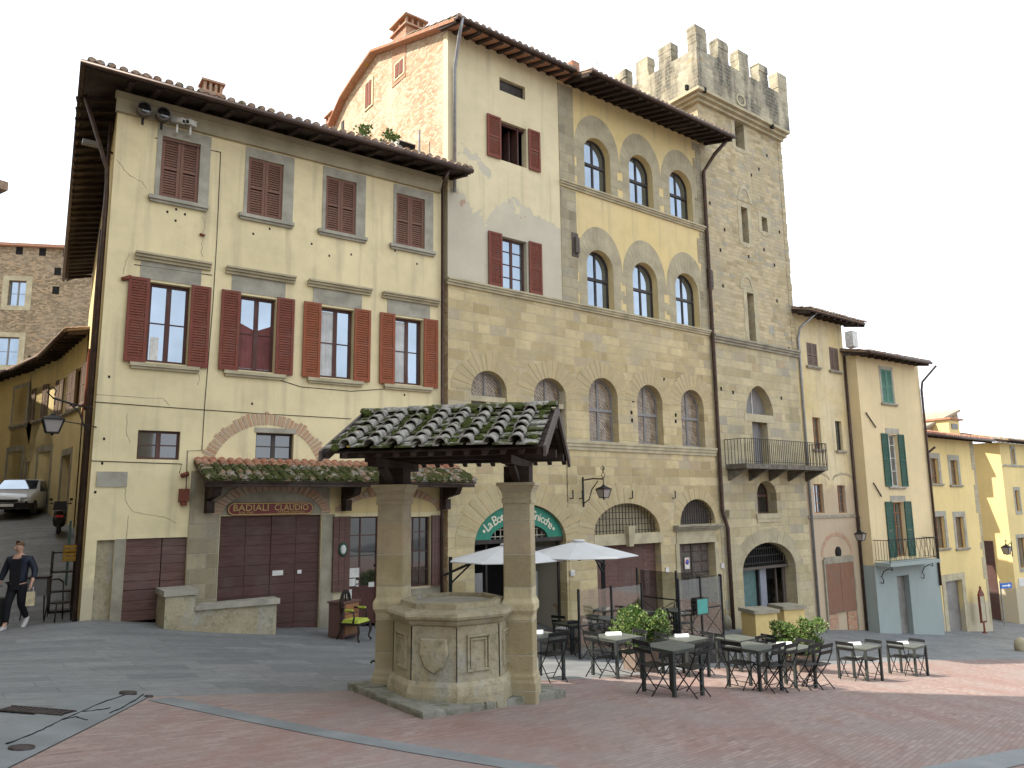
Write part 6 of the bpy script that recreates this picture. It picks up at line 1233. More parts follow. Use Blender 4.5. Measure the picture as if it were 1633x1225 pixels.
for a in (-1, 1):
    m = MB(); m.tube([(a*.195, -.22, 0), (a*.195, .12, .44), (a*.195, .21, .64), (a*.195, .25, .84)], .0105, 6); m.build('back_leg', M['chr'], CH0)
    m = MB(); m.tube([(a*.17, .24, 0), (a*.17, -.19, .45)], .0105, 6); m.build('front_leg', M['chr'], CH0)
m = MB(); m.tube([(-.195, -.15, .09), (.195, -.15, .09)], .007, 5); m.tube([(-.17, .17, .09), (.17, .17, .09)], .007, 5); m.tube([(-.17, -.19, .44), (.17, -.19, .44)], .007, 5); m.build('stretcher', M['chr'], CH0)
snapshot(); tb_used = [False, False]
def place(proto, k, x, y, rz, lab, dz_=0):
    z = gz(x, y)+dz_+.012
    if not tb_used[k]: tb_used[k] = True; o = proto; o.location = (x, y, z); o.rotation_euler = (0, 0, rz); o['label'] = lab; return o
    return dup(proto, (x, y, z), rz, lab)
M['menu'] = plain('white_card', (.75, .75, .73), .5, var=.03)
u3, m3 = Vector((F3.u[0], F3.u[1])), Vector((F3.m[0], F3.m[1]))
# front corner pixel of each table, chair sides (L left, R right/front, A away-left/back, B back-right), menu card, label
tabs = [((853, 1088), 'R', 1, 'dark metal cafe table half hidden behind the right well pillar'),
        ((985, 1084), 'LB', 1, 'dark metal cafe table in front of the left shrub, nearest the sunlit paving'),
        ((1077.5, 1113), 'LR', 0, 'nearest dark metal cafe table, standing alone with two chairs'),
        ((1098, 1081), 'LB', 1, 'dark metal cafe table behind the nearest table, right of the left shrub'),
        ((1184, 1073), 'LR', 0, 'rearmost cafe table, just left of the yellow pedestals'),
        ((1262, 1070), 'LR', 0, 'cafe table in front of the right shrub'),
        ((1213, 1104), 'LRr', 0, 'left half of the long double cafe table'),
        ((1271, 1099), 'RrB', 1, 'right half of the long double cafe table'),
        ((1384.5, 1088), 'LB', 1, 'second cafe table from the right end'),
        ((1461.7, 1080), 'LB', 1, 'last cafe table at the right end of the group')]
names = {'L': 'folding chair at the left side of the ', 'R': 'folding chair tucked under the front side of the ', 'r': 'second folding chair tucked under the front side of the ', 'B': 'folding chair at the right side of the '}
for k, (px_, ch, card, lab) in enumerate(tabs):
    g = gpx(*px_); c = Vector((g.x, g.y))+(u3+m3)*W_/2; place(T0, 0, c.x, c.y, A3+rad(random.uniform(-2, 2)), lab)
    short = ['half-hidden table by the well', 'table before the left shrub', 'nearest table', 'table behind the nearest one', 'rearmost table', 'table before the right shrub', 'long table, left half', 'long table, right half', 'second table from the right', 'table at the right end'][k]
    for s_ in ch:
        if s_ == 'L': p = c-u3*.42; r_ = A3+math.pi/2
        elif s_ == 'B': p = c+u3*.42; r_ = A3-math.pi/2
        else:
            p = c-m3*.38+u3*({'R': -.16 if 'r' in ch else .02, 'r': .26}[s_]); r_ = A3+math.pi
        p = p+Vector((random.uniform(-.03, .03), random.uniform(-.03, .03)))
        place(CH0, 1, p.x, p.y, r_+rad(random.uniform(-7, 7)), names[s_]+short)
    if card:
        q = c+m3*.12+u3*.05; m = MB(); m.hexa([(-.15, -.05, 0), (.15, -.05, 0), (.15, .05, 0), (-.15, .05, 0)], [(-.15, -.01, .055), (.15, -.01, .055), (.15, .01, .055), (-.15, .01, .055)]); o = m.build('menu_card', M['menu']); o.location = (q.x, q.y, gz(c.x, c.y)+.012+.736); o.rotation_euler = (0, 0, rad(8)); tag(o, 'folded white card standing on the '+short, 'card', 'white cards on the cafe tables')
# ================================================================ SHRUBS
def s_leaf():
    s = S('shrub_leaf', .45, .4); i = s.island(); c = s.ramp(i, (0., (.035, .075, .014)), (.5, (.075, .14, .025)), (.85, (.13, .18, .045)), (1., (.28, .30, .12))); s.b.inputs['Subsurface Weight'].default_value = 0; return s.done(c)
M['leaf'] = s_leaf(); M['stem'] = plain('shrub_stem', (.09, .06, .035), .9); M['pot'] = plain('brown_planter', (.20, .15, .12), .8); M['terra'] = plain('terracotta', (.34, .15, .09), .8)
def leafcloud(nl, bx, ctr, size, seed, clumps=14):
    rr = random.Random(seed); m = MB(); cl = []
    for _ in range(clumps): a = rr.uniform(0, 6.28); r_ = rr.random()**.5; cl.append((ctr[0]+bx[0]*r_*math.cos(a)*.8, ctr[1]+bx[1]*r_*math.sin(a)*.8, ctr[2]+bx[2]*rr.uniform(-.75, .85), rr.uniform(.25, .45)*min(bx)))
    for i in range(nl):
        c = cl[rr.randrange(clumps)]; d = Vector((rr.gauss(0, 1), rr.gauss(0, 1), rr.gauss(0, 1))).normalized()*(c[3]*(.5+.75*rr.random())); p = Vector(c[:3])+d
        dr = (d.normalized()+Vector((rr.uniform(-.6, .6), rr.uniform(-.6, .6), rr.uniform(.0, .9)))).normalized(); sd_ = dr.cross(Vector((rr.uniform(-1, 1), rr.uniform(-1, 1), rr.uniform(-1, 1)))).normalized(); L_ = size*rr.uniform(.6, 1.2); W2_ = L_*.34
        m.add([p, p+dr*L_*.5+sd_*W2_, p+dr*L_, p+dr*L_*.5-sd_*W2_], [(0, 1, 2, 3)])
    return m, cl
def shrub(nm, lab, px_, Y, wd, ht, seed, box=True):
    g = at(*px_, Y); x, y = g.x, g.y; z = gz(x, y); r = thing(nm, lab, 'shrub', (x, y, z), rad(20), 'shrubs in planters between the cafe tables'); ph = .42
    m = MB(); w_ = .26; m.hexa([(-w_, -w_, -.1), (w_, -w_, -.1), (w_, w_, -.1), (-w_, w_, -.1)], [(-w_*1.1, -w_*1.1, ph), (w_*1.1, -w_*1.1, ph), (w_*1.1, w_*1.1, ph), (-w_*1.1, w_*1.1, ph)]); m.build('planter', M['pot'], r)
    m, cl = leafcloud(7500, (wd/2, wd/2*.8, (ht-ph)/2*.86), (0, 0, ph+(ht-ph)/2), .062, seed, 46); m.build('foliage', M['leaf'], r, fix=False)
    m = MB(); rr = random.Random(seed)
    for c in cl: m.tube([(rr.uniform(-.1, .1), rr.uniform(-.1, .1), ph-.05), (c[0]*.4, c[1]*.4, ph+(c[2]-ph)*.5), c[:3]], [.012, .009, .004], 5)
    m.build('stems', M['stem'], r); return r
shrub('planted_shrub', 'leafy green shrub in a brown planter left of the tables, before the big doors', (1022, 1070), 16.6, 1.35, 1.28, 3)
shrub('planted_shrub', 'leafy green shrub in a planter behind the long table, before the yellow pedestals', (1277, 1060), 19.3, 1.55, 1.22, 8)
# ================================================================ RESTAURANT TERRACE: deck, screens, parasols, chairs
def s_scr():
    s = S('tinted_glass_screen', .05, .5); s.b.inputs['Transmission Weight'].default_value = 0; mx_ = s.t.nodes.new('ShaderNodeMixShader'); tr = s.t.nodes.new('ShaderNodeBsdfTransparent'); tr.inputs[0].default_value = (.75, .76, .74, 1); gl_ = s.t.nodes.new('ShaderNodeBsdfGlossy'); gl_.inputs['Roughness'].default_value = .03; mx_.inputs[0].default_value = .16
    s.t.links.new(tr.outputs[0], mx_.inputs[1]); s.t.links.new(gl_.outputs[0], mx_.inputs[2]); s.t.links.new(mx_.outputs[0], s.t.nodes['Material Output'].inputs[0]); return s.m
M['scr'] = s_scr(); M['blk'] = plain('black_metal', (.022, .022, .024), .45, .3); M['canv'] = plain('white_canvas', (.50, .50, .49), .85, var=.06, sc=3); M['deck'] = wood('dark_deck_boards', (.06, .05, .045), .7, .3, 0)
# deck in facade 3 coordinates: s from house corner, y towards the square
def F3p(s, y): p = F3.pt(s, y); return p
dS0, dS1, dY = -10.2, -4.7, -4.6
zd = gz(*F3p(-7.5, -2.4))+.22
dk_ = thing('terrace_deck', 'low dark timber deck carrying the restaurant terrace beside the well', 'deck', tuple(F3p(0, 0))+(zd,), F3.a)
m = MB()
for i in range(30): y = dY+i*(-dY-.02)/30; m.box(dS0, dS1, y+.004, y+(-dY-.02)/30-.004, -.04, 0)
m.build('boards', M['deck'], dk_); m = MB(); m.box(dS0+.01, dS1-.01, dY+.01, -.03, -1.2, -.041); m.build('fascia', M['blk'], dk_)
m = MB(); m.box(-7.9, -5.6, dY-.62, dY-.01, -.9, -.17); m.box(-7.9, -5.6, dY-.62+.0, dY-.30, -.169, -.13); m.build('step', M['deck'], dk_)
def screen(lab, s0, y0, s1, y1, n, h0=1.0, h1=1.62):
    a = Vector(F3p(s0, y0)); b = Vector(F3p(s1, y1)); d = b-a; Ln = d.length; r = thing('glass_screen', lab, 'screen', (a.x, a.y, zd), math.atan2(d.y, d.x), 'glass terrace screens')
    m = MB(); w_ = Ln/n
    for i in range(n+1): x = i*w_; m.box(x-.022, x+.022, -.022, .022, 0, h0+.72)
    for z in (.10, h0-.12): m.box(0, Ln, -.014, .014, z-.018, z+.018)
    for i in range(n): m.bar((i*w_+.02, 0, .12), ((i+1)*w_-.02, 0, h0-.14), .015); m.bar((i*w_+.02, 0, h0-.14), ((i+1)*w_-.02, 0, .12), .015)
    m.build('frame', M['blk'], r); m = MB()
    for i in range(n): m.box(i*w_+.03, (i+1)*w_-.03, -.004, .004, .14, h1+.05)
    m.build('glass_panel', M['scr'], r); return r
sc1 = screen('glass terrace screen with black cross-braced frame carrying a green menu board', -6.55, dY+.05, dS1-.05, dY+.05, 2)
screen('glass terrace screen along the right side of the deck', dS1-.05, dY+.1, dS1-.05, -1.4, 2)
screen('glass terrace screen partly hidden behind the right well pillar', -10.1, dY+.05, -7.95, dY+.05, 2)
a = Vector(F3p(-5.72, dY-.02)); mb_ = thing('menu_board', 'small sea-green menu board hung on the glass screen', 'menu board', (a.x, a.y, zd+.95), F3.a); m = MB(); m.box(-.24, .24, -.03, 0, -.22, .22); m.build('frame', M['frame_k'], mb_); m = MB(); m.box(-.21, .21, -.034, -.0301, -.19, .19); m.build('menu_sheet', plain('sea_green_sheet', (.08, .33, .28), .5, var=.15), mb_)
def parasol(lab, apx, Y, R_, pole_off, arm_z, rot=0, drop=.36):
    a = at(apx[0], apx[1], Y); zb_ = zd; H = a.z-zb_; r = thing('cantilever_parasol', lab, 'parasol', (a.x, a.y, zb_), rot, 'white cantilever parasols over the terrace')
    m = MB(); n = 8; rim = [(R_*math.cos(2*math.pi*(k+.5)/n), R_*math.sin(2*math.pi*(k+.5)/n), H-drop) for k in range(n)]; inn = [(p[0]*.10, p[1]*.10, H-.035) for p in rim]; mids = [(p[0]*.55, p[1]*.55, H-.035-drop*.44) for p in rim]
    vs = inn+mids+rim; f = [(k, (k+1) % n, n+(k+1) % n, n+k) for k in range(n)]+[(n+k, n+(k+1) % n, 2*n+(k+1) % n, 2*n+k) for k in range(n)]+[tuple(range(n))]; low = [(p[0]*1.0, p[1]*1.0, p[2]-.02) for p in rim]; m.add(vs, f); m.add(rim+low, [(k, (k+1) % n, n+(k+1) % n, n+k) for k in range(n)])
    vs2 = [(x, y, z-.012) for x, y, z in vs]; m.add(vs2, [t[::-1] for t in f]); m.build('canopy', M['canv'], r, fix=False)
    m = MB(); m.lathe([(R_*.12, H-.03), (R_*.10, H+.02), (.02, H+.03)], (0, 0, 0), 8); m.build('vent_cap', M['canv'], r)
    m = MB()
    for p in rim: m.bar((0, 0, H-.42), (p[0]*.5, p[1]*.5, H-.05-drop*.42), .018); m.bar((0, 0, H-.07), (p[0]*.98, p[1]*.98, H-drop-.02), .018)
    m.lathe([(.035, H-.5), (.035, H-.06)], (0, 0, 0), 8); m.build('ribs', M['blk'], r)
    px_, py_ = pole_off; m = MB(); m.box(px_-.045, px_+.045, py_-.045, py_+.045, 0, H-.30); m.box(px_-.4, px_+.4, py_-.4, py_+.4, 0, .05); m.build('pole', M['blk'], r)
    m = MB(); m.bar((px_*1.12, py_*1.12, H-.75), (0, 0, H-.06), .06); m.bar((px_, py_, H-.95), (px_*.62, py_*.62, H-.45), .04); m.build('arm', M['blk'], r); return r
parasol('open white parasol behind the right well pillar, left of the other parasol', (808, 868), 18.9, 1.46, (-1.4, .2), 0, rad(0))
parasol('open white parasol standing free right of the well pillar, over the glass screens', (923, 862), 19.4, 1.48, (.95, 1.35), 0, rad(8))
# terrace chairs and tables behind the screens
k = 0
for (s_, y_, rz_) in [(-9.5, -3.9, .4), (-8.9, -2.6, 2.6), (-8.2, -3.6, 1.2), (-7.6, -2.2, 4.2), (-7.0, -3.4, .3), (-6.3, -2.3, 3.3), (-5.9, -3.9, 1.5), (-5.3, -3.0, 4.5)]:
    p = F3p(s_, y_); where = ['leftmost on', 'at the back left of', 'left of the opening of', 'at the back middle of', 'in the opening of', 'at the back right of', 'behind the menu board on', 'at the right end of'][k]; o = dup(CH0, (p[0], p[1], zd), rz_, 'folding chair '+where+' the terrace deck'); k += 1
    if k % 2 == 0: m = MB(); m.obox((0, 0, 0), .36, .36, .035); o2 = m.build('seat_cushion', M['canv']); o2.location = (p[0], p[1], zd+.478); o2.rotation_euler = (0, 0, rz_); tag(o2, 'white cushion on the folding chair '+where+' the deck', 'cushion', 'white seat cushions on the terrace')
for i, (s_, y_) in enumerate([(-9.2, -3.3), (-7.9, -2.9), (-6.5, -3.0), (-5.5, -3.5)]):
    p = F3p(s_, y_); dup(T0, (p[0], p[1], zd), A3, 'dark table on the terrace deck, number '.replace(', number ', '')+[' at the left end', ' left of the opening', ' behind the menu board', ' at the right end'][i])
# ================================================================ PEDESTALS by the tower gate
for i, (a_, b_, c_, lab) in enumerate([((1204, 1006), 17, (24.9), 'left cube-like yellow painted pedestal with a stone cap before the tower gate'), ((1249, 1000), 17, 26.2, 'right yellow painted pedestal with a stone cap before the tower gate')]):
    s_, _ = F3.px(a_[0]+8, a_[1], -1.5 if i == 0 else -1.0); p = F3p(s_, -1.5 if i == 0 else -1.0); z = gz(*p); r = thing('yellow_pedestal', lab, 'pedestal', (p[0], p[1], z), F3.a-rad(22), 'yellow pedestals by the tower gate'); w_ = .44
    m = MB(); m.box(-w_, w_, -w_, w_, -.5, .86+.1*i); m.build('body', plain('pedestal_yellow', (.62, .47, .20), .8, var=.08), r); m = MB(); m.box(-w_-.07, w_+.07, -w_-.07, w_+.07, .861+.1*i, .98+.1*i); m.build('cap', M['stone'], r)
# ================================================================ LANTERNS
def s_lg():
    s = S('lantern_glass', .15, .5); s.b.inputs['Base Color'].default_value = (.30, .27, .25, 1); return s.m
M['lg'] = s_lg()
def lantern_head(par, p, h, w, cap=True):
    m = MB(); x, y, z = p
    def sq(r, zz): return [(x-r, y-r, zz), (x+r, y-r, zz), (x+r, y+r, zz), (x-r, y+r, zz)]
    lo, hi = w*.30, w*.5
    for k in range(4): m.bar(sq(lo, z)[k], sq(hi, z+h)[k], .022); m.bar(sq(lo, z)[k], sq(lo, z)[(k+1) % 4], .022); m.bar(sq(hi, z+h)[k], sq(hi, z+h)[(k+1) % 4], .03)
    m.hexa(sq(hi*1.08, z+h+.005), sq(hi*.35, z+h*1.32)); m.lathe([(.05, z+h*1.32), (.06, z+h*1.38), (.02, z+h*1.5), (0.005, z+h*1.58)], (x, y, 0), 8); m.lathe([(.0, z-.07), (.03, z-.04), (.03, z)], (x, y, 0), 8)
    o = m.build('lantern_head', M['iron'], par); m = MB(); m.hexa(sq(lo-.008, z+.012), sq(hi-.01, z+h-.005)); m.build('lantern_glass', M['lg'], o); return o
def lamp(lab, F, wall, off, head, w, h, style=0):
    s, z = F.px(*wall); r = thing('street_lantern', lab, 'street lantern', tuple(F.pt(s, 0))+(z,), F.a, 'wrought iron wall lanterns'); hs, hz = F.px(head[0], head[1], off); hs -= s; hz -= z
    m = MB()
    if style == 0:
        m.tube([(0, 0, 0), (hs*.5, off*.5, .03), (hs, off, 0.0)], .022, 6); m.tube([(0, -.01, -.75), (hs*.3, off*.3, -.62), (hs*.45, off*.45, -.3), (hs*.75, off*.75, -.05)], .018, 6); m.bar((0, -.02, -.85), (0, -.02, .1), .04)
        m.tube([(hs, off, .02), (hs, off, hz+h*1.5)], .015, 6); m.tube([(hs, off, .02), (hs+.08, off, .12), (hs, off, .25), (hs-.08, off, .12), (hs, off, .02)], .012, 5); m.tube([(hs, off, .2), (hs, off, .42)], .014, 5)
        for a in (0, 1, 2): t = a*2.1; m.tube([(hs, off, .26), (hs+.07*math.cos(t), off+.07*math.sin(t), .31), (hs+.05*math.cos(t), off+.05*math.sin(t), .38)], .009, 4)
    m.build('bracket', M['iron'], r); lantern_head(r, (hs, off, hz), h, w); return r
lamp('hanging lantern on a scrolled bracket above the restaurant umbrellas', F3, (929, 766), -1.15, (963, 794), .34, .27)
lamp('lantern on a bracket at the junction of the narrow and green-shutter houses', F3, (1371, 836), -.75, (1373, 862), .36, .29)
lamp('small lantern over the alley right of the garage house', Fac(F3.pt(0, 1.2), F3.a), (1612, 866), -1.2, (1606, 884), .42, .40)
# big corner lantern on the lane side
cS, cZ = F1.px(148, 652); lt = thing('street_lantern', 'large square lantern on a long scrolled bracket at the left corner of the cream house', 'street lantern', tuple(F1.pt(cS, -.02))+(cZ,), F1.a, 'wrought iron wall lanterns')
hp = at(85, 668, 15.6); hx = float((np.array(hp[:2])-F1.pt(cS, -.02))@F1.u); hy = float((np.array(hp[:2])-F1.pt(cS, -.02))@F1.m); m = MB()
m.tube([(0, 0, 0), (hx*.6, hy*.6, .06), (hx*1.05, hy*1.05, .14)], .02, 6); m.tube([(hx*1.05, hy*1.05, .14), (hx*1.2, hy*1.2, .25), (hx*1.1, hy*1.1, .38), (hx*.98, hy*.98, .3), (hx*1.02, hy*1.02, .2)], .014, 5); m.tube([(0, 0, -.55), (hx*.2, hy*.2, -.4), (hx*.35, hy*.35, -.1), (hx*.6, hy*.6, .04)], .016, 6); m.tube([(.1, 0, -.4), (hx*.4, hy*.4, -.35), (hx*.8, hy*.8, -.32)], .012, 5); m.tube([(hx, hy, .14), (hx, hy, 0)], .014, 5); m.build('bracket', M['iron'], lt)
hz0 = at(85, 690, 15.6).z-cZ; lantern_head(lt, (hx, hy, hz0), .27, .38)
# ================================================================ SMALL THINGS ON THE FRONTS
def cctv(px_, lab, yaw):
    s, z = F1.px(*px_, -.15); r = thing('security_camera', lab, 'camera', tuple(F1.pt(s, -.02))+(z,), F1.a, 'security cameras under the eaves of the cream house'); m = MB(); m.bar((0, 0, -.22), (0, -.22, -.22), .04); m.bar((0, -.2, -.22), (0, -.2, -.02), .04); m.build('bracket', M['frame_w'], r)
    m = MB(); Mx = Matrix.Rotation(rad(yaw), 3, 'Z')@Matrix.Rotation(rad(15), 3, 'X'); m.obox((0, -.25, .05), .10, .34, .10, Mx); m.obox((0, -.25, .11), .13, .40, .015, Mx); o = m.build('housing', M['frame_w'], r); m = MB(); m.obox(Vector((0, -.25, .05))+Mx@Vector((0, -.172, 0)), .07, .01, .07, Mx); m.build('lens', M['dark'], o)
cctv((282, 199), 'left white security camera under the eaves above the first shuttered window', 40); cctv((303, 203), 'right white security camera under the eaves above the first shuttered window', -40)
def spk(px_, lab):
    s, z = F1.px(*px_, -.35); r = thing('floodlight', lab, 'floodlight', tuple(F1.pt(s, -.16))+(z,), F1.a, 'drum floodlights on the frieze of the cream house'); m = MB(); m.lathe([(.10, -.16), (.15, -.12), (.16, .1), (.17, .12)], (0, 0, 0), 16)
    for i, v in enumerate(m.v): m.v[i] = (v[0]-.1, -v[2]-.12, v[1])
    m.build('drum', M['door_g'], r); m = MB(); m.lathe([(0, 0), (.135, 0), (.135, .01), (0, .01)], (0, 0, 0), 16)
    for i, v in enumerate(m.v): m.v[i] = (v[0]-.1, -v[2]-.242, v[1])
    m.build('lens', M['glass_k'], r); m = MB(); m.bar((-.1, 0, 0), (-.1, 0, -.30), .05); m.build('yoke', M['iron'], r)
spk((238, 176), 'left drum floodlight on the frieze at the corner of the cream house'); spk((268, 184), 'right drum floodlight on the frieze at the corner of the cream house')
a = lane(1.2, .5); o = thing('floodlight', 'pale flat floodlight under the lane-side eaves of the cream house', 'floodlight', tuple(F1.pt(a[0], a[1]))+(F1.px(167, 198)[1],), F1.a); m = MB(); m.obox((0, 0, 0), .34, .3, .10, Matrix.Rotation(rad(12), 3, 'X')); m.build('housing', M['frame_g'], o); m = MB(); m.bar((.15, 0, -.0), (.55, .1, -.1), .04); m.build('arm', M['iron'], o)
def antenna(lab, px_, F, off, h, n=5, w=.9):
    s, z = F.px(*px_, off); p = F.pt(s, off); r = thing('roof_antenna', lab, 'antenna', (p[0], p[1], z-h), F.a+.4, 'television antennas on the roofs'); m = MB(); m.tube([(0, 0, -.8), (0, 0, h)], .02, 5); m.build('mast', M['pipe_g'], r); m = MB(); m.tube([(-w*.6, 0, h*.9), (w*.6, 0, h*.9)], .012, 4)
    for i in range(n): x = -w*.55+w*1.1*i/(n-1); m.tube([(x, -.25+.03*i, h*.9), (x, .25-.03*i, h*.9)], .008, 4)
    m.build('yagi', M['pipe_g'], r)
antenna('thin television antenna on the palace roof beside the tower', (953, 96), F3, 2.5, 1.8); antenna('tall television antenna on the roof right of the green-shutter house', (1521, 606), F3, 5, 4., 4); antenna('short television antenna next to the gutter pipe of the green-shutter house', (1470, 628), F3, 5, 3., 4)
m, cl = leafcloud(160, (.22, .22, .2), (0, 0, .3), .09, 5, 6)
for i, (px_, y, s_) in enumerate([((581, 216), 2.0, 1.), ((619, 226), 1.3, 1.2)]):
    a, b = F1.px(px_[0], px_[1]+8, y); p = F1.pt(a, y); lab = ['small plant in a terracotta pot on the tiled roof of the cream house', 'straggly plant on the roof edge next to the floodlight cluster'][i]; r = thing('potted_plant', lab, 'plant', (p[0], p[1], b-.12), 0, 'plants on the cream house roof'); mm, _ = leafcloud(260, (.3*s_, .3*s_, .2), (0, 0, .35), .11, 5+i, 8); mm.build('foliage', M['leaf'], r, fix=False); q = MB(); q.lathe([(.10, -.1), (.15, .2), (.13, .2)], (0, 0, 0), 12); q.build('pot', M['terra'], r)
# blue arrow sign, totem, bollard stone
s, z = F3.px(1604, 934, .9); r = thing('one_way_sign', 'blue one-way arrow sign at the alley mouth, right of the garage house', 'sign', tuple(F3.pt(s, .9))+(z,), F3.a-.2); m = MB(); m.box(-.55, .55, -.03, 0, -.16, .16); m.build('plate', M['blue'], r); m = MB(); m.box(-.4, .25, -.036, -.0301, -.035, .035); m.add([(.45, -.034, 0), (.2, -.034, .11), (.2, -.034, -.11)], [(0, 1, 2)]); m.build('arrow', M['menu'], r); m = MB(); m.bar((-.5, .02, -3.2), (-.5, .02, .3), .06); m.build('post', M['pipe_g'], r)
s, z = F3.px(1570, 1004, -.5); p = F3.pt(s, -.5); z = gz(*p); r = thing('information_post', 'ornate narrow information post against the corner of the garage house', 'information post', (p[0], p[1], z), F3.a-.1); m = MB(); m.lathe([(.12, -.2), (.12, .05), (.05, .1), (.04, .55)], (0, 0, 0), 10); m.box(-.25, .25, -.05, .05, .55, 2.0); m.hexa([(-.25, -.05, 2.001), (.25, -.05, 2.001), (.25, .05, 2.001), (-.25, .05, 2.001)], [(-.05, -.03, 2.3), (.05, -.03, 2.3), (.05, .03, 2.3), (-.05, .03, 2.3)]); m.lathe([(.04, 2.3), (.07, 2.36), (0, 2.45)], (0, 0, 0), 8); m.build('post', M['shut'], r); m = MB(); m.box(-.19, .19, -.056, -.0501, .65, 1.9); m.build('panel', plain('faded_map_panel', (.40, .36, .24), .5, sc=4), r)
p = at(1629, 1030, 33); z = gz(p.x, p.y); r = MB(); r.lathe([(.24, -.1), (.28, .15), (.24, .42), (.1, .55), (0.01, .58)], (0, 0, 0), 12); o = r.build('guard_stone', M['stone_p'], loc=(p.x, p.y, z)); tag(o, 'rounded pale guard stone on the paving at the right edge', 'stone')
# ground iron work
def lay(o):
    x, y = o.location[:2]; n_ = Vector((-(gz(x+.2, y)-gz(x-.2, y))/.4, -(gz(x, y+.2)-gz(x, y-.2))/.4, 1)).normalized(); q = Vector((0, 0, 1)).rotation_difference(n_); o.rotation_mode = 'QUATERNION'; o.rotation_quaternion = q
M['grate'] = plain('rusty_cast_iron', (.075, .06, .055), .7, .5, var=.4, sc=20)
g = gpx(58, 1136); r = thing('drain_grate', 'rectangular iron drain grate in the paving at the lower left', 'grate', (g.x, g.y, g.z+.004), rad(10)); m = MB()
for i in range(12): m.box(-.33+i*.055, -.33+i*.055+.03, -.12, .12, 0, .012)
m.box(-.35, .35, -.14, -.12, 0, .014); m.box(-.35, .35, .12, .14, 0, .014); m.build('bars', M['grate'], r); m = MB(); m.box(-.34, .34, -.125, .125, -.02, .001); m.build('pit', M['dark'], r); r.location.z += .008; lay(r)
for i, (q, lab) in enumerate([((34, 1196), 'round iron cover in the stone border near the lower left corner'), ((204, 1107), 'round iron cover at the far end of the stone border'), ((237, 1113), 'small dark iron cover where the stone bands meet')]):
    g = gpx(*q); m = MB(); rr_ = .10 if i < 2 else .05; m.lathe([(rr_, -.02), (rr_, .018), (rr_*.85, .018), (rr_*.84, .014), (0.001, .014)], (0, 0, 0), 20); o = m.build('iron_cover', M['grate'], loc=(g.x, g.y, g.z+.01)); lay(o); tag(o, lab, 'iron cover', 'round iron covers in the paving')
rr = random.Random(12); m = MB()
for q in [[(205, 1108), (150, 1128), (100, 1150), (60, 1170), (0, 1194)], [(100, 1150), (120, 1146), (143, 1152)], [(130, 1138), (165, 1134), (178, 1130)], [(228, 1110), (200, 1128), (170, 1142)]]:
    pts = []
    for i in range(len(q)-1):
        for k in range(6):
            t = k/6; g = gpx(q[i][0]*(1-t)+q[i+1][0]*t, q[i][1]*(1-t)+q[i+1][1]*t+rr.uniform(-.7, .7)); pts.append((g.x, g.y, g.z+.014))
    m.tube(pts, [.006+.006*rr.random() for _ in pts], 5)
o = m.build('paving_cracks', M['dark']); tag(o, kind='structure')
# ================================================================ FURNITURE BY THE SHOP
g = at(548, 1004, 18.2); zz = gz(g.x, g.y); r = thing('wooden_chest', 'low reddish wooden chest standing behind the green-seated armchair', 'chest', (g.x, g.y, zz), F1.a+.5); m = MB(); m.box(-.28, .28, -.22, .22, .05, .80); m.box(-.31, .31, -.25, .25, .801, .84); m.box(-.26, -.2, -.2, .2, 0, .05); m.box(.2, .26, -.2, .2, 0, .05); m.build('carcass', M['door2'], r); m = MB()
for i in range(3): m.box(-.24, .24, -.235, -.2201, .1+i*.235, .31+i*.235)
m.build('drawers', M['frame_o'], r)
g = at(566, 1008, 17.9); zz = gz(g.x, g.y); M['seatg'] = plain('lime_green_upholstery', (.36, .42, .06), .8, var=.15); M['ebony'] = plain('black_carved_wood', (.03, .022, .018), .5, .3, var=.3)
r = thing('antique_armchair', 'carved black armchair with a lime green seat beside the glass shop door', 'armchair', (g.x, g.y, zz), rad(70)); m = MB(); m.box(-.27, .27, -.26, .25, .36, .41); m.build('seat_frame', M['ebony'], r); m = MB(); m.hexa([(-.25, -.24, .411), (.25, -.24, .411), (.23, .22, .411), (-.23, .22, .411)], [(-.21, -.2, .48), (.21, -.2, .48), (.2, .18, .48), (-.2, .18, .48)]); m.build('seat', M['seatg'], r)
for (x, y) in ((-.24, -.23), (.24, -.23)): m = MB(); m.tube([(x, y, .37), (x*1.08, y*1.12, .22), (x*.95, y*.95, .08), (x*1.1, y*1.2, 0)], [.035, .028, .02, .025], 8); m.build('leg', M['ebony'], r)
for x in (-.2, .2): m = MB(); m.tube([(x, .22, .38), (x*1.02, .26, .2), (x*1.1, .36, 0)], [.03, .024, .02], 8); m.build('leg', M['ebony'], r)
m = MB(); lo = [(.0+.22*math.cos(t), .82+.30*math.sin(t)) for t in [2*math.pi*i/24 for i in range(24)]]; li = [(.16*math.cos(t), .82+.23*math.sin(t)) for t in [2*math.pi*i/24 for i in range(24)]]; ringm(m, lo, li, .25, .04); m.bar((-.17, .25, .4), (-.15, .27, .6), .04); m.bar((.17, .25, .4), (.15, .27, .6), .04); m.bar((0, .27, .58), (0, .27, 1.05), .03); m.bar((-.08, .27, .6), (-.08, .27, 1.02), .015); m.bar((.08, .27, .6), (.08, .27, 1.02), .015); m.build('back', M['ebony'], r)
for x in (-.27, .27): m = MB(); m.tube([(x*.75, .24, .72), (x, .05, .68), (x*1.05, -.12, .66), (x, -.14, .55), (x*.95, -.1, .4)], .02, 8); o = m.build('armrest', M['ebony'], r); m = MB(); m.obox((x*1.02, 0, .70), .06, .2, .04); m.build('arm_pad', M['seatg'], o)
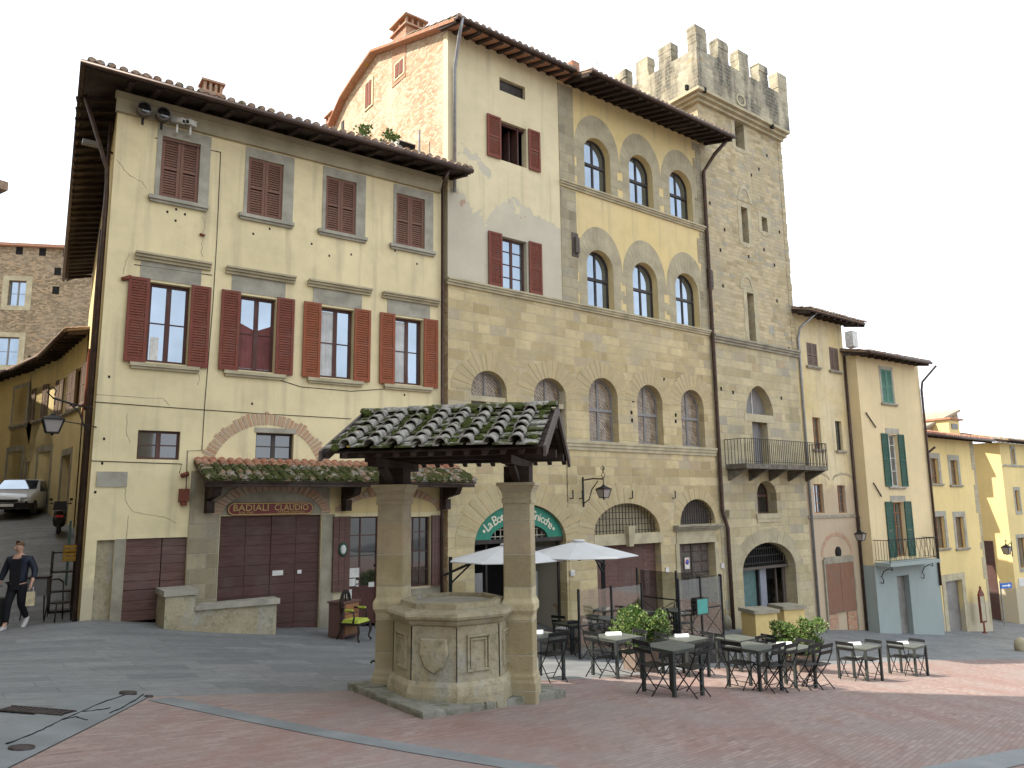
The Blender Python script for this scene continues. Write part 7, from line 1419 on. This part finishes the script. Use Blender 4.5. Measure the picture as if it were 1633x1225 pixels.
# bric-a-brac along the lane side of the cream house
M['crate_y'] = plain('yellow_plastic_crate', (.45, .25, .03), .6, var=.2)
def lanep(t, o): a = lane(t, o); p = F1.pt(a[0], a[1]); return p[0], p[1], gz(p[0], p[1])
x, y, z = lanep(.9, .38); r = thing('wooden_chair', 'dark bentwood chair leaning by the lane-side wall at the house corner', 'chair', (x, y, z), rad(60)); r.scale = (.82, .82, .86)
for (a, b) in ((-.18, -.18), (.18, -.18), (-.2, .2), (.2, .2)): m = MB(); m.tube([(a*1.2, b*1.2, 0), (a, b, .46), (a, b+(.05 if b > 0 else 0), .95 if b > 0 else .46)], .018, 6); m.build('leg', M['ebony'], r)
m = MB(); m.lathe([(.23, .44), (.24, .46), (.22, .48)], (0, 0, 0), 16); m.build('seat', M['ebony'], r); m = MB(); m.tube([(-.2, .25, .93), (-.1, .28, 1.02), (.1, .28, 1.02), (.2, .25, .93)], .02, 6); m.tube([(-.19, .24, .7), (.19, .24, .7)], .015, 6); m.build('backrest', M['ebony'], r)
x, y, z = lanep(1.9, .85); r = thing('side_table', 'small pale green cabinet table standing in the lane by the corner', 'table', (x, y, z), rad(20)); m = MB(); m.box(-.24, .24, -.2, .2, .52, .9); m.build('body', M['frame_g'], r); m = MB(); m.box(-.27, .27, -.23, .23, .901, .93); m.build('top', M['ebony'], r)
for a in (-.2, .2):
    for b in (-.16, .16): m = MB(); m.tube([(a, b, .52), (a*1.15, b*1.15, 0)], [.02, .012], 6); m.build('leg', M['ebony'], r)
x, y, z = lanep(2.6, .35); r = thing('tall_shelf', 'tall dark wooden shelf with odds and ends against the lane-side wall', 'shelf', (x, y, z), F1.a); m = MB()
for q in (0, .45, .9, 1.35): m.box(-.25, .25, -.2, .2, q, q+.03)
for a in (-.25, .22): m.box(a, a+.03, -.2, .2, 0, 1.4)
m.build('frame', M['ebony'], r)
x, y, z = lanep(1.6, .22); r = thing('hanging_crate', 'small yellow crate stacked by the lane-side wall', 'crate', (x, y, z+1.25), F1.a); m = MB(); m.box(-.16, .16, -.13, .13, 0, .02)
for k in range(4): q = .04+k*.085; m.box(-.16, .16, -.13, -.12, q, q+.055); m.box(-.16, .16, .12, .13, q, q+.055); m.box(-.16, -.15, -.13, .13, q, q+.055); m.box(.15, .16, -.13, .13, q, q+.055)
for a in (-.16, .14):
    for b in (-.13, .11): m.box(a, a+.02, b, b+.02, 0, .36)
m.build('crate_body', M['crate_y'], r)
x, y, z = lanep(4.2, .25); r = thing('notice_board', 'narrow teal board leaning on the lane-side wall', 'board', (x, y, z), F1.a+rad(86)); m = MB(); m.box(-.45, .45, -.03, .02, .3, 1.9); m.build('panel', M['teal_d'], r)
for k, t in enumerate((5.5, 9.0, 12.5)):
    a, b = lane(t, .06), lane(t+1.1, .06); mm = MB(); mm.hexa([(a[0], a[1], 3.3), (b[0], b[1], 3.3), (lane(t+1.1, .0)[0], lane(t+1.1, .0)[1], 3.3), (lane(t, 0)[0], lane(t, 0)[1], 3.3)], [(a[0], a[1], 5.2), (b[0], b[1], 5.2), (lane(t+1.1, .0)[0], lane(t+1.1, .0)[1], 5.2), (lane(t, 0)[0], lane(t, 0)[1], 5.2)]); mm.build('lane_shutter', M['shut'], H1)
a = lane(.9, .10); pipe(H1, [(a[0], a[1], 9.3), (a[0], a[1], -2.5)], .04); a = lane(2.2, .12); pipe(H1, [(a[0], a[1], 7), (a[0], a[1], -2.2)], .03)
# ================================================================ CAR
M['car'] = plain('white_car_paint', (.58, .59, .60), .25, var=.05, spec=.5); M['car'].node_tree.nodes['Principled BSDF'].inputs['Coat Weight'].default_value = .6; M['rub_k'] = plain('black_rubber', (.02, .02, .021), .7)
M['chrome'] = plain('polished_metal', (.5, .5, .5), .2, .9, var=.1); M['headl'] = plain('headlight_glass', (.35, .36, .37), .1, var=.2)
cp_ = gpx(31, 822); czz = gz(cp_.x, cp_.y); car = thing('parked_car', 'small white hatchback with a dark bumper parked in the lane at the left edge', 'car', (cp_.x, cp_.y, czz+.02), rad(18))
st = [(-1.72, .60, .42, .52, .55), (-1.66, .74, .30, .66, .70), (-1.35, .79, .22, .80, .86), (-.80, .80, .22, .90, .98), (-.72, .80, .22, .92, 1.0), (-.05, .81, .22, .95, 1.40), (.4, .81, .22, .95, 1.45), (1.2, .80, .22, .95, 1.42), (1.65, .78, .24, .93, 1.30), (1.9, .72, .30, .88, .98), (1.93, .66, .4, .6, .65)]
m = MB(); secs = []
for (y, w_, zb_, zl, zt_) in st:
    tw = w_*(.93 if zt_ < 1.02 else .76); secs.append([(-w_*.9, y, zb_), (-w_, y, zb_+.12), (-w_, y, zl-.12), (-w_*.97, y, zl), (-tw, y, zt_-.02), (-tw*.8, y, zt_), (tw*.8, y, zt_), (tw, y, zt_-.02), (w_*.97, y, zl), (w_, y, zl-.12), (w_, y, zb_+.12), (w_*.9, y, zb_)])
n = 12; m.add([p for s_ in secs for p in s_], [(i*n+k, i*n+(k+1) % n, (i+1)*n+(k+1) % n, (i+1)*n+k) for i in range(len(secs)-1) for k in range(n)], True); m.add(secs[0], [tuple(range(n))]); m.add(secs[-1], [tuple(range(n))]); m.build('body', M['car'], car)
def wq(y0, y1, z0, z1, w0, w1, d): return [(-w0, y0-d, z0+d), (w0, y0-d, z0+d), (w1, y1-d, z1+d), (-w1, y1-d, z1+d)]
m = MB(); m.add(wq(-.70, -.09, 1.015, 1.385, .70, .60, .012), [(0, 1, 2, 3)]); m.build('windscreen', M['glass'], car, fix=False)
for s_ in (-1, 1):
    m = MB(); m.add([(s_*.795, -.55, .98), (s_*.80, 1.3, .98), (s_*.66, 1.15, 1.38), (s_*.645, .0, 1.37)], [(0, 1, 2, 3)]); m.build('side_window', M['glass_k'], car)
    m = MB(); m.obox((s_*.56, -1.655, .60), .27, .10, .15, Matrix.Rotation(rad(s_*16), 3, 'Z')); m.build('headlight', M['headl'], car)
    m = MB(); m.obox((s_*.89, -.55, .98), .16, .08, .11); m.build('wing_mirror', M['rub_k'], car)
    for y in (-1.12, 1.2):
        m = MB(); m.lathe([(.20, -.09), (.29, -.09), (.30, 0), (.29, .09), (.20, .09)], (0, 0, 0), 20)
        for i, v in enumerate(m.v): m.v[i] = (s_*.73+v[2], y+v[0], .29+v[1])
        o = m.build('wheel', M['rub_k'], car); m = MB(); m.lathe([(0.001, -.03), (.18, -.05), (.2, .02), (.05, .05)], (0, 0, 0), 12)
        for i, v in enumerate(m.v): m.v[i] = (s_*(.77+v[2]), y+v[0], .29+v[1])
        m.build('hub_cap', M['chrome'], o)
m = MB(); m.hexa([(-.72, -1.74, .24), (.72, -1.74, .24), (.80, -1.45, .24), (-.80, -1.45, .24)], [(-.72, -1.77, .46), (.72, -1.77, .46), (.82, -1.45, .46), (-.82, -1.45, .46)]); m.build('front_bumper', M['rub_k'], car)
m = MB(); m.box(-.36, .36, -1.745, -1.69, .50, .60); m.build('grille', M['rub_k'], car); m = MB(); m.box(-.24, .24, -1.79, -1.765, .32, .43); m.build('number_plate', M['menu'], car)
# ================================================================ SCOOTER
g = gpx(93, 852); zz = gz(g.x, g.y); sc = thing('parked_scooter', 'black scooter with a top box parked in the lane beside the house wall', 'scooter', (g.x, g.y, zz), rad(30)); Yw = .62
for y, nm in ((-Yw, 0), (Yw, 0)):
    m = MB(); m.lathe([(.15, -.05), (.22, -.06), (.26, 0), (.22, .06), (.15, .05)], (0, 0, 0), 18)
    for i, v in enumerate(m.v): m.v[i] = (v[2], y+v[0], .26+v[1])
    m.build('wheel', M['rub_k'], sc)
def loft8(m, S_):     # (y, z, hw, hh)
    vs = []
    for (y, z, a, b) in S_:
        for k in range(10): t = 2*math.pi*k/10; vs.append((a*math.cos(t), y, z+b*math.sin(t)))
    m.add(vs, [(i*10+k, i*10+(k+1) % 10, (i+1)*10+(k+1) % 10, (i+1)*10+k) for i in range(len(S_)-1) for k in range(10)], True); m.add(vs[:10], [tuple(range(10))]); m.add(vs[-10:], [tuple(range(10))])
m = MB(); loft8(m, [(-.85, .45, .08, .06), (-.6, .5, .18, .16), (-.2, .48, .20, .20), (.05, .3, .17, .08), (.3, .3, .17, .08), (.42, .55, .2, .3), (.5, .75, .19, .2), (.56, .95, .10, .08)]); loft8(m, [(.35, .52, .09, .05), (.6, .56, .12, .06), (.85, .45, .08, .04)]); m.build('body', M['rub_k'], sc)
m = MB(); loft8(m, [(-.75, .72, .12, .04), (-.4, .76, .16, .06), (.0, .70, .14, .05)]); m.build('seat', M['ebony'], sc); m = MB(); m.hexa([(-.20, -1.0, .80), (.20, -1.0, .80), (.20, -.66, .80), (-.20, -.66, .80)], [(-.17, -.95, 1.08), (.17, -.95, 1.08), (.17, -.7, 1.08), (-.17, -.7, 1.08)]); m.build('top_box', M['rub_k'], sc)
m = MB(); m.tube([(-.33, .42, 1.02), (-.12, .52, 1.0), (.12, .52, 1.0), (.33, .42, 1.02)], .018, 6); m.build('handlebar', M['iron'], sc)
for s_ in (-1, 1): m = MB(); m.obox((s_*.3, .48, 1.16), .10, .02, .08); m.bar((s_*.26, .45, 1.02), (s_*.3, .48, 1.13), .012); m.build('mirror', M['iron'], sc)
m = MB(); m.obox((0, -.80, .60), .22, .04, .08); m.build('tail_light', M['red'], sc)
# ================================================================ PERSON
def skin(name, V_, E_k, mat, par, sub=2, root=0):
    me = bpy.data.meshes.new(name); me.from_pydata([v[:3] for v in V_], E_k, []); o = link(bpy.data.objects.new(name, me)); md = o.modifiers.new('s', 'SKIN')
    for i, v in enumerate(V_): r_ = v[3]; me.skin_vertices[0].data[i].radius = r_ if isinstance(r_, tuple) else (r_, r_)
    me.skin_vertices[0].data[root].use_root = True; sb = o.modifiers.new('u', 'SUBSURF'); sb.levels = sub; sb.render_levels = sub
    dg = bpy.context.evaluated_depsgraph_get(); m2 = bpy.data.meshes.new_from_object(o.evaluated_get(dg)); bpy.data.objects.remove(o)
    for p in m2.polygons: p.use_smooth = True
    m2.materials.clear(); m2.materials.append(mat); q = link(bpy.data.objects.new(name, m2)); q.parent = par; return q
M['skin'] = plain('skin', (.50, .29, .20), .55, var=.08); M['hair'] = plain('light_brown_hair', (.16, .085, .04), .8, var=.3, sc=30); M['jack'] = plain('navy_quilted_jacket', (.014, .018, .032), .55, var=.3, sc=8); M['blkc'] = plain('black_cloth', (.010, .010, .012), .85); M['white'] = plain('white_leather', (.6, .58, .56), .6)
gp_ = at(22, 1004, 16.2); zz = gz(gp_.x, gp_.y); pr = thing('walking_person', 'person in a dark jacket and trousers walking with a suitcase, holding a small paper bag', 'person', (gp_.x, gp_.y, zz+.02), rad(8))
# local frame: -y faces the camera, +x is image right. feet at z 0
hip = .92
BV = [(0, .01, hip, (.075, .06)), (0, 0, 1.08, (.145, .095)), (0, .0, 1.28, (.165, .11)), (0, .0, 1.44, (.13, .09)), (0, -.005, 1.52, .052), (-.004, -.015, 1.57, .052),
      (-.19, 0, 1.42, .055), (-.27, .02, 1.18, .043), (-.33, -.04, .96, .034), (-.345, -.06, .90, .026),      # his right arm (image left)
      (.19, 0, 1.42, .055), (.29, .03, 1.18, .043), (.33, -.10, 1.0, .034), (.34, -.15, .95, .026),
      (-.09, 0, hip-.04, .085), (-.10, -.14, .52, .058), (-.12, -.12, .12, .042), (-.13, -.20, .05, .035),
      (.09, 0, hip-.04, .085), (.10, -.03, .52, .058), (.11, .26, .20, .042), (.12, .22, .08, .035)]
BE = [(0, 1), (1, 2), (2, 3), (3, 4), (4, 5), (3, 6), (6, 7), (7, 8), (8, 9), (3, 10), (10, 11), (11, 12), (12, 13), (0, 14), (14, 15), (15, 16), (16, 17), (0, 18), (18, 19), (19, 20), (20, 21)]
hb = len(BV); BV += [(-.012, -.03, 1.63, (.072, .088)), (-.015, -.025, 1.70, (.074, .092)), (-.015, -.015, 1.765, (.05, .06))]; BE += [(5, hb), (hb, hb+1), (hb+1, hb+2)]
def hand(base, i0, d, side):
    global BV, BE
    bx, by, bz = base; b = len(BV); BV.append((bx+d[0]*.06, by+d[1]*.06, bz+d[2]*.06, (.03, .016))); BE.append((i0, b))
    for k in range(4):
        off = (k-1.5)*.019; L_ = [.07, .08, .075, .06][k]; c0 = len(BV); BV.append((bx+d[0]*.10, by+off*.8+d[1]*.10, bz+d[2]*.10+0, .0095)); BV.append((bx+d[0]*(.10+L_*.5)-side*.012, by+off+d[1]*(.10+L_*.5), bz+d[2]*(.10+L_*.5), .0085)); BV.append((bx+d[0]*(.10+L_*.85)-side*.035, by+off+d[1]*(.10+L_*.85), bz+d[2]*(.10+L_*.75), .007)); BE.extend([(b, c0), (c0, c0+1), (c0+1, c0+2)])
    c0 = len(BV); BV.append((bx+d[0]*.05-side*.015, by-.035, bz+d[2]*.05, .010)); BV.append((bx+d[0]*.09-side*.03, by-.05, bz+d[2]*.09, .008)); BE.extend([(b, c0), (c0, c0+1)])
hand((-.345, -.06, .90), 9, (-.05, -.1, -1), -1); hand((.34, -.15, .95), 13, (.05, -.4, -.9), 1)
skin('body', BV, BE, M['skin'], pr)
# face: eyes, nose, mouth, ears turned towards image left
hd = link(bpy.data.objects.new('face', bpy.data.meshes.new('face'))); bpy.data.objects.remove(hd)
hc = Vector((-.014, -.028, 1.665)); yawH = rad(-38)
def hp_(x, y, z): c, s_ = math.cos(yawH), math.sin(yawH); return (hc.x+x*c-y*s_, hc.y+x*s_+y*c, hc.z+z)
m = MB(); 
m.hexa([hp_(-.016, -.085, -.03), hp_(.016, -.085, -.03), hp_(.010, -.07, -.03), hp_(-.010, -.07, -.03)], [hp_(-.008, -.088, .02), hp_(.008, -.088, .02), hp_(.008, -.07, .02), hp_(-.008, -.07, .02)]); m.hexa([hp_(-.015, -.112, -.028), hp_(.015, -.112, -.028), hp_(.012, -.08, -.032), hp_(-.012, -.08, -.032)], [hp_(-.006, -.095, .015), hp_(.006, -.095, .015), hp_(.006, -.08, .015), hp_(-.006, -.08, .015)])
m.build('nose', M['skin'], pr)
for x in (-.03, .03): m = MB(); m.lathe([(0.001, -.006), (.005, -.003), (.005, .003), (0.001, .006)], hp_(x, -.088, .008), 8); m.build('eye', M['blkc'], pr)
m = MB(); m.obox(hp_(0, -.09, -.052), .045, .02, .009, Matrix.Rotation(yawH, 3, 'Z')); m.build('mouth', M['terra'], pr)
for x in (-.078, .078): m = MB(); m.obox(hp_(x, .0, 0), .016, .035, .055, Matrix.Rotation(yawH, 3, 'Z')); m.build('ear', M['skin'], pr)
skin('hair', [(*hp_(0, .035, -.01), (.075, .07)), (*hp_(0, .03, .06), (.087, .09)), (*hp_(-.01, -.01, .105), (.082, .08)), (*hp_(-.03, -.06, .098), .04), (*hp_(.04, -.055, .095), .036)], [(0, 1), (1, 2), (2, 3), (2, 4)], M['hair'], pr)
# clothes
J = [(0, .0, .86, (.185, .125)), (0, 0, 1.05, (.18, .125)), (0, 0, 1.28, (.20, .135)), (0, .0, 1.44, (.155, .11)), (0, .01, 1.50, (.075, .075)), (-.20, 0, 1.42, .078), (-.285, .02, 1.18, .066), (-.335, -.035, .965, .052), (.20, 0, 1.42, .078), (.305, .03, 1.18, .066), (.335, -.095, 1.0, .052)]
skin('jacket', J, [(0, 1), (1, 2), (2, 3), (3, 4), (3, 5), (5, 6), (6, 7), (3, 8), (8, 9), (9, 10)], M['jack'], pr)
m = MB(); m.hexa([(-.07, -.15, .80), (.07, -.15, .80), (.07, -.10, .80), (-.07, -.10, .80)], [(-.09, -.158, 1.42), (.09, -.158, 1.42), (.09, -.1, 1.42), (-.09, -.1, 1.42)]); m.build('sweater', M['blkc'], pr); skin('collar', [(0, .0, 1.47, .07), (-.002, -.008, 1.55, .064)], [(0, 1)], M['blkc'], pr)
skin('trousers', [(0, 0, 1.04, .15), (-.09, 0, .82, .105), (-.105, -.13, .50, .08), (-.12, -.12, .13, .062), (.09, 0, .82, .105), (.105, -.02, .50, .08), (.11, .25, .20, .06)], [(0, 1), (1, 2), (2, 3), (0, 4), (4, 5), (5, 6)], M['blkc'], pr)
def shoe(x, y, z, pitch):
    m = MB(); vs = []
    for (yy, w_, h0, h1) in ((.10, .035, 0, .09), (.03, .045, 0, .095), (-.06, .048, 0, .07), (-.14, .046, 0, .05), (-.19, .03, .005, .035)):
        for (a, b) in ((-w_, h0), (w_, h0), (w_*.85, h1*.75), (w_*.4, h1), (-w_*.4, h1), (-w_*.85, h1*.75)):
            q = Matrix.Rotation(pitch, 3, 'X')@Vector((a, yy, b)); vs.append((x+q.x, y+q.y, z+q.z))
    m.add(vs, [(i*6+k, i*6+(k+1) % 6, (i+1)*6+(k+1) % 6, (i+1)*6+k) for i in range(4) for k in range(6)]+[tuple(range(6)), tuple(range(24, 30))], True); m.build('shoe', M['white'], pr)
shoe(-.13, -.16, .0, 0); shoe(.12, .24, .10, rad(35))
# bag in the hand and suitcase
b0 = Vector((gp_.x, gp_.y, zz)); c_, s_ = math.cos(rad(8)), math.sin(rad(8))
def pw(x, y, z): return (gp_.x+x*c_-y*s_, gp_.y+x*s_+y*c_, zz+z)
r = thing('paper_bag', 'small cream and yellow paper bag held in the walking person\'s hand', 'bag', pw(.36, -.2, .50), rad(20)); m = MB(); m.hexa([(-.075, -.04, 0), (.075, -.04, 0), (.075, .04, 0), (-.075, .04, 0)], [(-.07, -.03, .28), (.07, -.03, .28), (.07, .03, .28), (-.07, .03, .28)]); m.build('bag_body', plain('cream_paper', (.55, .45, .28), .7, var=.3, sc=12), r); m = MB(); m.tube([(-.04, 0, .27), (-.03, 0, .37), (.03, 0, .37), (.04, 0, .27)], .006, 5); m.build('handle', M['white'], r)
r = thing('rolling_suitcase', 'dark suitcase pulled by the walking person at the left edge', 'suitcase', pw(-.42, .10, .03), rad(10)); m = MB(); m.hexa([(-.22, -.13, .05), (.22, -.13, .05), (.22, .13, .05), (-.22, .13, .05)], [(-.20, -.11, .62), (.20, -.11, .62), (.20, .11, .62), (-.20, .11, .62)]); o = m.build('shell', M['rub_k'], r); md = o.modifiers.new('b', 'BEVEL'); md.width = .04; md.segments = 3
m = MB(); m.tube([(.0, .0, .6), (.04, -.05, .86), (.12, -.1, .86)], .01, 6); m.build('handle', M['iron'], r)
for a in (-.17, .17): m = MB(); m.lathe([(.0, -.015), (.035, -.015), (.035, .015), (0, .015)], (a, 0, .0), 10); m.build('wheel', M['rub_k'], r)
